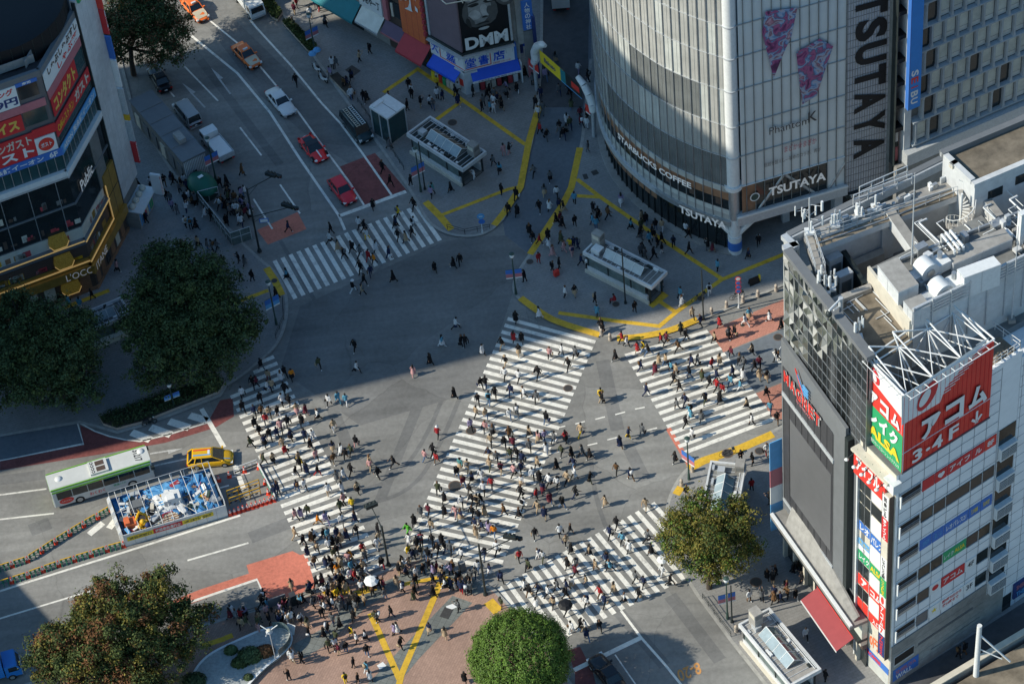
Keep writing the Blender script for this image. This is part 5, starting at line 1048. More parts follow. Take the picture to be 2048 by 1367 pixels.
for pl, a0, a1 in ((SH, 25.3, 30.7), (BF, -.5, 5.7)): m.slab(pl, a0, a1, 6.5, 6.8, .0, .9, 'dark_metal'); m.slab(pl, a0, a1, 6.3, 6.4, .9, 1.3, 'galv')
m.slab(SH, 25.3, 25.6, 6.5, 17, .0, .8, 'galv'); m.slab(BF, 5.4, 5.65, 6.5, 17, 0, .8, 'galv')
for i in range(8): m.tube(BF.pt(.2 + i * .75, 6.4, -.6), BF.pt(.1 + i * .75, 5.6, -1.3), .04, 'galv', n=5); m.tube(SH.pt(26 + i * .6, 6.4, -.6), SH.pt(26 + i * .6, 5.6, -1.3), .04, 'galv', n=5)
m.tube(SH.pt(25.4, 14.6, -.9), SH.pt(30.3, 14.8, -2), .07, 'cream'); m.tube(SH.pt(30.3, 14.8, -2), BF.pt(3, 15, -1.9), .07, 'cream')
for i in range(4): m.tube(BF.pt(.2 + i * .9, 14.9, -.7), BF.pt(.2 + i * .9, 14.9, -1.9), .06, 'cream', n=5)
m.build('frame', bb)
al = Plane(BF.pt(6.4, 0), 97)
m = MB(); m.slab(al, 0, 9, 0, 26, -.4, .1, 'concrete'); m.slab(BF, 6.3, 7.6, 5.5, 26, -.4, .3, 'concrete'); m.build('side_wall', bk)
m = MB(); zq = BF.sz(1054, 53)[1]; m.slab(BF, 7.0, 8.2, zq, zq + 4.2, .3, .6, 'blue_sign'); vtext(m, '人物の神社', BF, 7.6, zq + 4.0, .6, .8, .63, 'sign_white', .02); m.slab(BF, 7.0, 8.0, 2.0, zq - .3, .3, .5, 'concrete_dark'); m.slab(BF, 8.0, 8.35, .3, 9.5, .2, .9, 'navy'); m.slab(BF, 7.1, 7.9, .5, 3.0, .5, .53, 'pink_sign'); m.build('blade_sign', bk)
m = MB(); m.slab(al, 1, 3, 3, 14, .1, .6, 'navy'); m.slab(al, 3.2, 3.5, 2, 16, .1, 1.2, 'royal_blue'); m.slab(al, 5, 5.3, 3, 12, .1, 1, 'sign_white'); m.slab(al, 6, 8, 5, 9, .1, .4, 'blue_sign'); m.build('sign_panel', bk)
def shop(name, label, cat, a0, a1, h, k, depth=8):
    o = thing(name, label, cat, SH.pt((a0 + a1) / 2, 0), world=True); m = MB(); m.slab(SH, a0, a1, 0, h, -depth, -.02, k); m.build('wall', o); return o
s1 = shop('orange_shop', 'shop with tall orange cladding and a red awning beside the portrait billboard', 'shop', 20.2, 24.3, 26, 'brown_panel')
m = MB(); m.slab(SH, 20.4, 24.1, 4.3, 26, .0, .4, 'orange_wall')
for i in range(1, 4): m.slab(SH, 20.4 + i * .93, 20.43 + i * .93, 4.3, 26, .4, .41, 'red_cloth')
m.build('cladding', s1); awning(s1, SH, 20.5, 24.7, 4.2, 2.6, 2.0, 'red_cloth')
m = MB(); m.ptext('呪', SH, 20.7, 23.7, 8.4, 12.5, .55, 'sign_white', .03); m.build('lettering', s1)
m = MB()
for i in range(12): m.slab(SH, 24.35, 24.7, 6 + i * .9, 6.5 + i * .9, .4, .75, 'red_cloth')
m.slab(SH, 24.3, 24.75, 5.5, 20, .1, .4, 'brown_panel'); m.build('neon_strip', s1)
m = MB(); m.slab(SH, 20.4, 24, .1, 3.2, 0, .05, 'dark_glass'); m.build('shop_front', s1)
s2 = shop('narrow_shop', 'narrow shop front with dark windows and purple awning left of orange cladding', 'shop', 17.4, 20.2, 26, 'brown_panel')
m = MB(); m.slab(SH, 17.45, 18.1, 4.6, 26, 0, .4, 'pink_sign')
for i in range(6): m.slab(SH, 18.4, 20, 5.5 + i * 3, 7.8 + i * 3, 0, .08, 'dark_glass'); m.slab(SH, 18.6, 18.9, 5.5 + i * 3, 7.5 + i * 3, .08, .2, 'cream')
m.build('window', s2); awning(s2, SH, 17.4, 20.5, 4.3, 3.2, 1.2, 'purple_cloth', 'pink_sign')
s3 = shop('white_sign_shop', 'shop with white upper sign and silver awning', 'shop', 13.4, 17.4, 26, 'concrete')
m = MB(); m.slab(SH, 13.4, 17.2, 4.7, 10, 0, .4, 'sign_white'); m.ptext('うおや一丁', SH, 14.0, 16.9, 5.4, 6.6, .43, 'screen_black', .03); m.build('sign_panel', s3); awning(s3, SH, 13.5, 17.2, 4.4, 3.0, 1.6, 'silver_cloth', 'galv')
s4 = shop('teal_awning_shop', 'long shop under one big dark teal awning at the top', 'shop', -6, 13.4, 14, 'concrete')
awning(s4, SH, -6, 13.3, 4.5, 2.8, 1.9, 'teal_cloth'); m = MB(); m.slab(SH, -6, 13, .1, 3, 0, .1, 'dark_glass'); m.build('shop_front', s4)
# ================================================================== office tower outside the frame whose shadow lies over the upper half of the crossing
nS = Vector((-math.sin(math.radians(9.5)), math.cos(math.radians(9.5)), 0)); dS = cs(9.5)
def tower(name, label, x0, smin, smax, depth, h, skew=0.):
    o = thing(name, label, 'building', dS * x0 + nS * smin, world=True); m = MB()
    q = [dS * x0 + nS * smin, dS * (x0 + skew) + nS * smax, dS * (x0 - depth) + nS * smax, dS * (x0 - depth) + nS * smin]
    m.prism([(p.x, p.y) for p in q], 0, h, 'concrete', 'concrete_dark'); m.build('wall', o)
    d = (q[1] - q[0]); pl = Plane(q[1], math.degrees(math.atan2(-d.y, -d.x))); m = MB(); L_ = d.length
    for i in range(int(h / 4)): m.slab(pl, 1, L_ - 1, i * 4 + 1, i * 4 + 3, -.2, .02, 'dark_glass')
    m.build('window_band', o); return o
tower('office_tower', 'tall office tower standing just beyond the left edge, shading the upper half of the junction', -92, -1.0, 56.5, 30, 101)
lo = thing('low_block', 'lower flat-roofed block beyond the left edge shading the bottom left road', 'building', (-90, -30, 0), world=True)
m = MB(); E0, E3 = Vector((-97, -15.3, 0)), Vector((-77.5, -44.2, 0)); m.prism([(p.x, p.y) for p in (E0, E3, E3 - dS * 16, E0 - dS * 16)], 0, 26, 'concrete', 'concrete_dark'); m.build('wall', lo)
d = (E3 - E0); pl = Plane(E0, math.degrees(math.atan2(d.y, d.x))); m = MB()
for i in range(6): m.slab(pl, 1, d.length - 1, i * 4 + 1.2, i * 4 + 3, -.02, -.2, 'dark_glass')
m.build('window_band', lo)
# ------------------------------------------------------------------ vehicles
for nm, c in (('car_orange', (.9, .19, .03)), ('car_cream', (.6, .53, .38)), ('car_white', (.75, .76, .75)), ('car_red', (.88, .03, .03)), ('car_crimson', (.74, .03, .045)), ('car_green', (.01, .035, .04)), ('car_grey', (.42, .43, .43)), ('car_black', (.012, .014, .018)), ('car_yellow', (.75, .42, .01)), ('car_blue', (.02, .2, .6)), ('bus_white', (.62, .63, .6)), ('bus_green', (.2, .5, .04))): MT[nm] = mat(nm, c, .32, .06, 1.2, spec=.5, coat=.25)
def wheel(par, x, y, r, w):
    e = bpy.data.objects.new('wheel', None); COL.objects.link(e); e.parent = par; e.location = (x, y, r)
    m = MB(); m.tube((0, -w / 2, 0), (0, w / 2, 0), r, 'rubber', n=16); m.build('tyre', e)
    s_ = 1 if y > 0 else -1; m = MB(); m.tube((0, s_ * w * .4, 0), (0, s_ * w * .53, 0), r * .62, 'steel', n=12); m.build('rim', e)
def car(name, label, cat, rear, front, L, W, H, body='car_white', bonnet=None, roofk=None, kind='sedan', group=None):
    p, q = at(*rear), at(*front); d = q - p; o = thing(name, label, cat, flat((p + q) / 2, 0), math.atan2(d.y, d.x), group)
    hw = W / 2; zb = .22; belt = {'sedan': .86, 'hatch': .95, 'wagon': 1.0, 'sport': .72, 'van': 1.05}[kind] * (H / 1.45 if kind in ('sedan', 'sport') else 1)
    hl = L / 2
    if kind == 'van': st = [(-hl, .8, .9), (-hl + .05, belt, .98), (0, belt, 1), (hl - .55, belt - .02, 1), (hl - .12, belt - .2, .95), (hl, .55, .86)]; gx = (hl - .75, hl - 1.3, -hl + .25, -hl + .06)
    elif kind == 'hatch': st = [(-hl, .62, .84), (-hl + .12, belt, .93), (-hl * .5, belt, 1), (hl * .42, belt, 1), (hl * .75, belt - .12, .96), (hl - .1, belt - .28, .88), (hl, .5, .74)]; gx = (hl * .45, hl * .1, -hl + .75, -hl + .12)
    elif kind == 'wagon': st = [(-hl, .7, .85), (-hl + .15, belt, .94), (-hl * .5, belt, 1), (hl * .45, belt - .02, 1), (hl * .8, belt - .22, .95), (hl - .08, .62, .85), (hl, .48, .72)]; gx = (hl * .6, hl * .15, -hl + .7, -hl + .12)
    elif kind == 'sport': st = [(-hl, .55, .84), (-hl + .2, belt + .05, .94), (-hl * .55, belt + .1, 1.02), (0, belt, .97), (hl * .5, belt - .05, 1.0), (hl * .8, belt - .2, .94), (hl - .08, .42, .8), (hl, .34, .6)]; gx = (hl * .32, 0., -hl * .3, -hl * .62)
    else: st = [(-hl, .6, .82), (-hl + .12, belt - .02, .93), (-hl * .55, belt, 1), (hl * .35, belt, 1), (hl * .72, belt - .07, .97), (hl - .12, belt - .18, .9), (hl, .48, .76)]; gx = (hl * .36, hl * .06, -hl * .42, -hl * .66)
    def loft(m, stt, k, z0=zb):
        rings = []
        for x, zt, f in stt:
            w_ = hw * f; rings.append([Vector(v) for v in ((x, -w_ * .94, z0), (x, -w_, z0 + .22), (x, -w_, zt - .16), (x, -w_ * .9, zt - .02), (x, -w_ * .45, zt + .03), (x, w_ * .45, zt + .03), (x, w_ * .9, zt - .02), (x, w_, zt - .16), (x, w_, z0 + .22), (x, w_ * .94, z0))])
        n = len(rings[0]); vs = sum(rings, []); fs = []
        for a in range(len(rings) - 1):
            for b in range(n): fs.append((a * n + b, a * n + (b + 1) % n, (a + 1) * n + (b + 1) % n, (a + 1) * n + b))
        fs += [tuple(range(n)), tuple(range((len(rings) - 1) * n, len(rings) * n))[::-1]]
        m.mesh(vs, fs, k, True)
    m = MB(); loft(m, st, body); m.box(-hl * .9, hl * .9, -hw * .85, hw * .85, .14, .26, 'rubber'); m.build('body', o)
    if bonnet:
        m = MB(); i = 3; zz_ = st[3][1]
        m.poly([(gx[0] + .02, -hw * .86, belt + .045), (hl * .72, -hw * .84, st[4][1] + .045), (hl - .14, -hw * .74, st[5][1] + .05), (hl - .14, hw * .74, st[5][1] + .05), (hl * .72, hw * .84, st[4][1] + .045), (gx[0] + .02, hw * .86, belt + .045)], bonnet); m.build('bonnet', o)
    g0, g1, g2, g3 = gx; wr, wb_ = hw * (.74 if kind != 'van' else .86), hw * (.9 if kind != 'van' else .97); zr = H
    def ghex(m, k, dz=0, ins=0): m.hexa([Vector(v) for v in ((g0 - ins, -wb_ + ins, belt - .05), (g0 - ins, wb_ - ins, belt - .05), (g3 + ins, wb_ - ins, belt - .05), (g3 + ins, -wb_ + ins, belt - .05))], [Vector(v) for v in ((g1, -wr, zr - .05 + dz), (g1, wr, zr - .05 + dz), (g2, wr, zr - .05 + dz), (g2, -wr, zr - .05 + dz))], k)
    m = MB(); ghex(m, 'car_glass'); m.build('window', o)
    m = MB(); rk = roofk or body
    if kind == 'sport': m.box(g2, g1, -wr, wr, zr - .06, zr - .02, rk)
    else: m.hexa([Vector(v) for v in ((g1 + .06, -wr - .03, zr - .08), (g1 + .06, wr + .03, zr - .08), (g2 - .06, wr + .03, zr - .08), (g2 - .06, -wr - .03, zr - .08))], [Vector(v) for v in ((g1 - .1, -wr * .92, zr + .02), (g1 - .1, wr * .92, zr + .02), (g2 + .1, wr * .92, zr + .02), (g2 + .1, -wr * .92, zr + .02))], rk)
    for s_ in (-1, 1):
        m.tube((g0, s_ * wb_, belt - .02), (g1, s_ * wr, zr - .04), .05, body, n=6); m.tube((g3, s_ * wb_, belt - .02), (g2, s_ * wr, zr - .04), .07, body, n=6); xm = (g1 + g2) / 2 - .1; m.tube((xm, s_ * wb_, belt - .02), (xm, s_ * wr, zr - .04), .05, body, n=6)
        if kind in ('van', 'wagon', 'hatch'): xm = g2 * .75 + g3 * .25 + .5; m.tube((xm - .2, s_ * wb_, belt - .02), (xm, s_ * wr, zr - .04), .07, body, n=6)
    m.build('roof', o)
    for s_ in (-1, 1):
        m = MB(); y = s_ * hw * .62; zf = st[-2][1]; m.box(hl - .3, hl - .04, min(y, y + s_ * .3), max(y, y + s_ * .3), .52, max(.62, zf - .0), 'lamp_glass'); m.build('headlight', o)
        m = MB(); m.box(-hl - .01, -hl + .12, min(y, y + s_ * .28), max(y, y + s_ * .28), .6, .78, 'tail_red'); m.build('tail_light', o)
        m = MB(); m.box(g0 - .2, g0 - .02, min(s_ * hw * .95, s_ * (hw + .18)), max(s_ * hw * .95, s_ * (hw + .18)), belt + .02, belt + .17, body); m.build('wing_mirror', o)
        for x in (-hl * .58, hl * .62): wheel(o, x, s_ * (hw - .1), .32 if kind != 'sport' else .34, .22)
    m = MB(); m.box(hl - .03, hl + .015, -.17, .17, .36, .48, 'sign_white'); m.box(-hl - .015, -hl + .03, -.17, .17, .5, .66, 'sign_white'); m.build('number_plate', o)
    m = MB(); m.box(hl - .1, hl + .02, -hw * .55, hw * .55, .24, .36, 'rubber'); m.build('bumper', o)
    o['belt'] = belt; return o
def taxi_light(o, k='lamp_glass'): m = MB(); m.box(-.1, .12, -.28, .28, 1.5, 1.66, k); m.build('roof_light', o)
t1 = car('taxi', 'orange taxi with cream bonnet in the sun at the top beside the tree', 'taxi', (366, -3), (416, 54), 4.6, 1.75, 1.5, 'car_orange', 'car_cream', group='orange and cream taxis'); taxi_light(t1)
t2 = car('taxi', 'orange taxi with cream bonnet in shade behind the white saloon', 'taxi', (468, 90), (521, 146), 4.6, 1.75, 1.5, 'car_orange', 'car_cream', group='orange and cream taxis'); taxi_light(t2)
car('saloon_car', 'white saloon car driving towards the crossing behind red open sports car', 'car', (538, 180), (588, 241), 4.9, 1.85, 1.42, 'car_white')
sp_ = car('sports_car', 'low red sports car with black roof and white bonnet stripe', 'sports car', (604, 273), (653, 333), 4.5, 1.98, 1.2, 'car_red', None, 'car_black', 'sport')
m = MB(); m.poly([(.75, -.09, .83), (1.95, -.07, .64), (1.95, .07, .64), (.75, .09, .83)], 'sign_white'); m.build('stripe', sp_); m = MB(); m.box(-1.75, -.85, -.5, .5, .84, .9, 'car_glass'); m.build('engine_cover', sp_)
car('hatchback', 'crimson hatchback waiting at the top stop line', 'car', (662, 357), (710, 419), 4.3, 1.8, 1.55, 'car_crimson', kind='hatch')
vn = car('van', 'very dark green van carrying ladders on its roof by the glass lift', 'van', (686, 228), (744, 298), 4.9, 1.88, 2.0, 'car_green', kind='van')
m = MB()
for y, k in ((-.35, 'cream'), (.35, 'white_metal')):
    for yy in (-.2, .2): m.tube((-2.0, y + yy, 2.14), (1.5, y + yy, 2.14), .035, k, n=5)
    for i in range(11): m.tube((-1.9 + i * .33, y - .2, 2.14), (-1.9 + i * .33, y + .2, 2.14), .04, k, n=5)
m.build('ladder', vn); m = MB()
for x in (-1.6, -.2, 1.1): m.tube((x, -.8, 2.07), (x, .8, 2.07), .03, 'dark_metal', n=5)
m.build('roof_rack', vn)
car('parked_car', 'black car parked in deep shade under the top left tree', 'car', (334, 188), (308, 142), 4.5, 1.75, 1.5, 'car_black')
car('van', 'grey minivan seen from behind beside the long grey kerbside block', 'van', (402, 268), (350, 203), 4.6, 1.7, 1.95, 'car_grey', kind='van')
bs_ = car('saloon_car', 'black boxy saloon waiting at stop line beside the round clipped tree', 'car', (1248, 1396), (1182, 1310), 4.9, 1.8, 1.5, 'car_black')
yt = car('taxi', 'yellow estate taxi with red and blue roof stripes ahead of the bus', 'taxi', (374, 928), (470, 919), 4.75, 1.8, 1.6, 'car_yellow', kind='wagon'); taxi_light(yt)
m = MB(); m.box(-1.6, .2, .25, .42, 1.61, 1.635, 'bright_red'); m.box(-1.6, .2, -.42, -.25, 1.61, 1.635, 'sky_blue'); m.poly([(1.45, -.55, 1.02), (2.1, -.5, .83), (2.1, -.4, .83), (1.45, -.43, 1.02)], 'sky_blue'); m.build('stripe', yt)
def truck(name, label, rear, front, L, W, boxh, kbox, kcab, openbed=False, cat='truck'):
    p, q = at(*rear), at(*front); d = q - p; o = thing(name, label, cat, flat((p + q) / 2, 0), math.atan2(d.y, d.x)); hl, hw = L / 2, W / 2; cl = 1.55
    m = MB()
    if openbed:
        m.box(-hl, hl - cl - .1, -hw, hw, .75, .85, 'steel')
        for y0, y1 in ((-hw, -hw + .06), (hw - .06, hw)): m.box(-hl, hl - cl - .1, y0, y1, .85, boxh, kbox)
        m.box(-hl, -hl + .06, -hw + .06, hw - .06, .85, boxh, kbox); m.box(-hl + .2, hl - cl - .3, -hw + .1, hw - .1, .86, boxh - .08, 'sign_white')
    else: m.box(-hl, hl - cl - .1, -hw, hw, .8, boxh, kbox)
    m.build('cargo_body', o)
    m = MB(); zc = 2.05; c = [(hl - cl, .45), (hl, .45), (hl, 1.15), (hl - .3, zc - .05), (hl - .5, zc), (hl - cl, zc)]
    m.hexa([Vector((x, -hw * .93, z)) for x, z in c], [Vector((x, hw * .93, z)) for x, z in c], kcab); m.build('cab', o)
    m = MB(); m.poly([(hl + .01, -hw * .8, 1.2), (hl + .01, hw * .8, 1.2), (hl - .28, hw * .75, zc - .12), (hl - .28, -hw * .75, zc - .12)], 'car_glass')
    for s_ in (-1, 1): m.poly([(hl - .2, s_ * hw * .935, 1.2), (hl - .4, s_ * hw * .935, 1.85), (hl - 1.2, s_ * hw * .935, 1.85), (hl - 1.2, s_ * hw * .935, 1.2)], 'car_glass')
    m.build('window', o); m = MB(); m.box(-hl + .1, hl - .2, -hw * .6, hw * .6, .4, .75, 'dark_metal'); m.box(hl - .02, hl + .06, -hw * .9, hw * .9, .4, .65, 'galv'); m.build('chassis', o)
    for s_ in (-1, 1):
        m = MB(); m.box(hl - .02, hl + .05, min(s_ * hw * .55, s_ * hw * .85), max(s_ * hw * .55, s_ * hw * .85), .72, .9, 'lamp_glass'); m.build('headlight', o)
        m = MB(); m.box(-hl - .03, -hl, min(s_ * hw * .6, s_ * hw * .9), max(s_ * hw * .6, s_ * hw * .9), .55, .7, 'tail_red'); m.build('tail_light', o)
        for x in (-hl * .6, hl * .68): wheel(o, x, s_ * (hw - .15), .37, .25)
    return o
tr = truck('box_truck', 'white box truck with small red logo, in sun at top', (467, -26), (531, 55), 5.6, 2.0, 2.9, 'car_white', 'car_white'); m = MB(); m.box(-1.7, -1.2, -1.012, -1.0, 1.7, 2.3, 'bright_red'); m.box(-1.9, -1.2, -.3, .3, 2.9, 2.91, 'bright_red'); m.build('logo', tr)
truck('flatbed_truck', 'small white open-bed truck beside the grey minivan', (470, 342), (402, 262), 5.2, 1.9, 1.5, 'galv', 'car_white', True)
truck('box_truck', 'pale grey box truck seen from behind up the dark alley', (1123, 26), (1119, -38), 6, 2.1, 3.2, 'car_white', 'car_white')
truck('delivery_truck', 'bright blue truck poking in at the bottom left corner', (-80, 1370), (36, 1338), 6.5, 2.2, 3.1, 'car_blue', 'car_blue')
# city bus
p, q = at(94, 1006), at(318, 938); d = q - p; bus = thing('city_bus', 'long white and green city bus passing the fenced roadworks', 'bus', flat((p + q) / 2, 0), math.atan2(d.y, d.x))
hl, hw, bh = 5.25, 1.22, 2.95; m = MB(); c = [(-hw, .35), (-hw, 2.5), (-hw * .92, bh - .12), (-hw * .8, bh), (hw * .8, bh), (hw * .92, bh - .12), (hw, 2.5), (hw, .35)]
def bring(x, sc=1.): return [Vector((x, y * sc, z)) for y, z in c]
rings = [bring(-hl, .96), bring(-hl + .12), bring(hl - .2), bring(hl, .95)]; n = len(c)
m.mesh(sum(rings, []), [(a * n + b, a * n + (b + 1) % n, (a + 1) * n + (b + 1) % n, (a + 1) * n + b) for a in range(3) for b in range(n)] + [tuple(range(n)), tuple(range(3 * n, 4 * n))[::-1]], 'bus_white'); m.build('body', bus)
m = MB()
for s_ in (-1, 1): y0, y1 = sorted((s_ * hw * .985, s_ * hw * 1.012)); m.box(-hl + .1, hl - .15, y0, y1, 2.42, 2.62, 'bus_green'); y0, y1 = sorted((s_ * hw * .9, s_ * hw * .96)); m.box(-hl + .05, hl - .1, y0, y1, bh - .2, bh + .0, 'bus_green')
m.box(-hl - .02, -hl + .1, -hw * .9, hw * .9, .4, bh - .15, 'bus_green'); m.box(-hl - .03, -hl, -hw * .7, hw * .7, 1.4, 2.4, 'car_glass'); m.box(-hl - .04, -hl, -hw * .9, hw * .9, .35, .7, 'cream'); m.build('green_trim', bus)
for s_ in (-1, 1):
    for i in range(6):
        y0, y1 = sorted((s_ * hw, s_ * hw * 1.012)); m = MB(); m.box(-hl + .5 + i * 1.62, -hl + 2.05 + i * 1.62, y0, y1, 1.35, 2.38, 'car_glass'); m.build('window', bus)
    for x in (-2.6, 2.9): wheel(bus, x, s_ * (hw - .12), .48, .3)
    m = MB(); y0, y1 = sorted((s_ * hw * 1.0, s_ * (hw + .3))); m.box(hl - .2, hl + .2, y0, y1, 1.9, 2.3, 'dark_metal'); m.build('wing_mirror', bus)
m = MB(); m.box(hl, hl + .03, -hw * .85, hw * .85, 1.15, 2.5, 'car_glass'); m.build('windscreen', bus)
m = MB()
m.text('31217', lambda x, y: Vector((3.75 + .75 * (y) - .0, .85 - 1.6 * x, bh + .012)), 'screen_black', .03); m.build('lettering', bus)
m = MB(); m.text('わくわく', lambda x, y: Vector((-1.5 + 1.6 * x, -hw * 1.014, .6 + .5 * y)), 'bright_red', .02); m.text('東急バス', lambda x, y: Vector((1.0 + 1.3 * x, -hw * 1.014, .9 + .3 * y)), 'green_sign', .01); m.poly([(-3.9 + .75 * math.cos(t), -hw * 1.014, .95 + .42 * math.sin(t)) for t in [i * math.pi / 12 for i in range(24)]], 'bright_red'); m.text('生まれる生活', lambda x, y: Vector((-4.4 + 1.0 * x, -hw * 1.02, .85 + .2 * y)), 'sign_white', 0)
m.build('advert', bus)
m = MB(); m.box(-.9, 1.0, -.85, .85, bh, bh + .25, 'bus_white'); m.build('air_unit', bus)
m = MB()
for i in range(4): m.tube((-.55, -.6 + i * .4, bh + .25), (-.55, -.6 + i * .4, bh + .27), .17, 'dark_metal', n=12); m.tube((-.55, -.6 + i * .4, bh + .27), (-.55, -.6 + i * .4, bh + .28), .09, 'white_metal', n=10)
for y in (-.38, .38): m.box(-.2, .7, y - .3, y + .3, bh + .25, bh + .27, 'brown_panel')
m.build('vent_grille', bus)
for x, y in ((-4.1, 0.1), (4.55, .45)): m = MB(); m.ell((x, y, bh), .38, .38, .2, 'white_metal', n=14, m=4, half=True); m.build('roof_vent', bus)
# two-wheelers
def bike(name, label, u, v, az, scooter=None, group=None):
    o = thing(name, label, 'scooter' if scooter else 'bicycle', flat(at(u, v, Z1 if not label.endswith('road') else 0), 0) + Vector((0, 0, 0 if label.endswith('road') else Z1)), math.radians(az), group)
    r = .24 if scooter else .33; hb = .55
    for x in (-hb, hb):
        m = MB(); n = 18; ring_ = [Vector((x + r * math.cos(i * 2 * math.pi / n), 0, r + .03 + r * math.sin(i * 2 * math.pi / n))) for i in range(n + 1)]; m.path(ring_, .06 if scooter else .022, 'rubber', n=5); m.tube((x, -.04, r), (x, .04, r), .05, 'steel'); m.build('wheel', o)
    m = MB()
    if scooter:
        m.ell((-.35, 0, .62), .42, .17, .22, scooter); m.box(-.2, .3, -.15, .15, .28, .36, scooter); m.tube((.3, 0, .3), (.42, 0, .95), .12, scooter); m.build('body', o); m = MB(); m.ell((-.3, 0, .82), .33, .15, .07, 'black'); m.build('seat', o); m = MB(); m.tube((.42, -.32, 1.0), (.42, .32, 1.0), .03, 'dark_metal'); m.ell((.48, 0, .92), .1, .1, .1, 'lamp_glass'); m.build('handlebar', o)
    else:
        for a, b in (((-.55, 0, .36), (-.1, 0, .3)), ((-.55, 0, .36), (-.2, 0, .8)), ((-.1, 0, .3), (-.2, 0, .8)), ((-.1, 0, .3), (.42, 0, .75)), ((-.2, 0, .75), (.42, 0, .82)), ((.42, 0, .85), (.55, 0, .36))): m.tube(a, b, .025, 'dark_metal', n=6)
        m.build('frame', o); m = MB(); m.ell((-.22, 0, .86), .14, .08, .05, 'black'); m.build('saddle', o); m = MB(); m.tube((.42, 0, .85), (.42, 0, 1.0), .02, 'steel'); m.tube((.4, -.28, 1.02), (.4, .28, 1.02), .02, 'steel'); m.build('handlebar', o); m = MB(); m.box(.5, .75, -.14, .14, .75, .95, 'dark_metal'); m.build('basket', o)
    return o
bike('scooter', 'white scooter parked foremost on the kerb by the soil planter', 647, 162, 130, 'white_metal'); bike('scooter', 'white scooter parked beneath two sky blue umbrellas', 634, 142, 125, 'white_metal'); bike('scooter', 'dark scooter standing on the hatched apron by the left hedge road', 300, 848, 15, 'dark_metal')
for lb_, u, v, az in (('bicycle leaning against the post on the kerb nearest the pink road', 1398, 600, 20), ('bicycle parked under round red and blue signs', 1474, 597, 15), ('bicycle left by the yellow strip next to the right station entrance', 1455, 910, 10)): bike('bicycle', lb_, u, v, az)
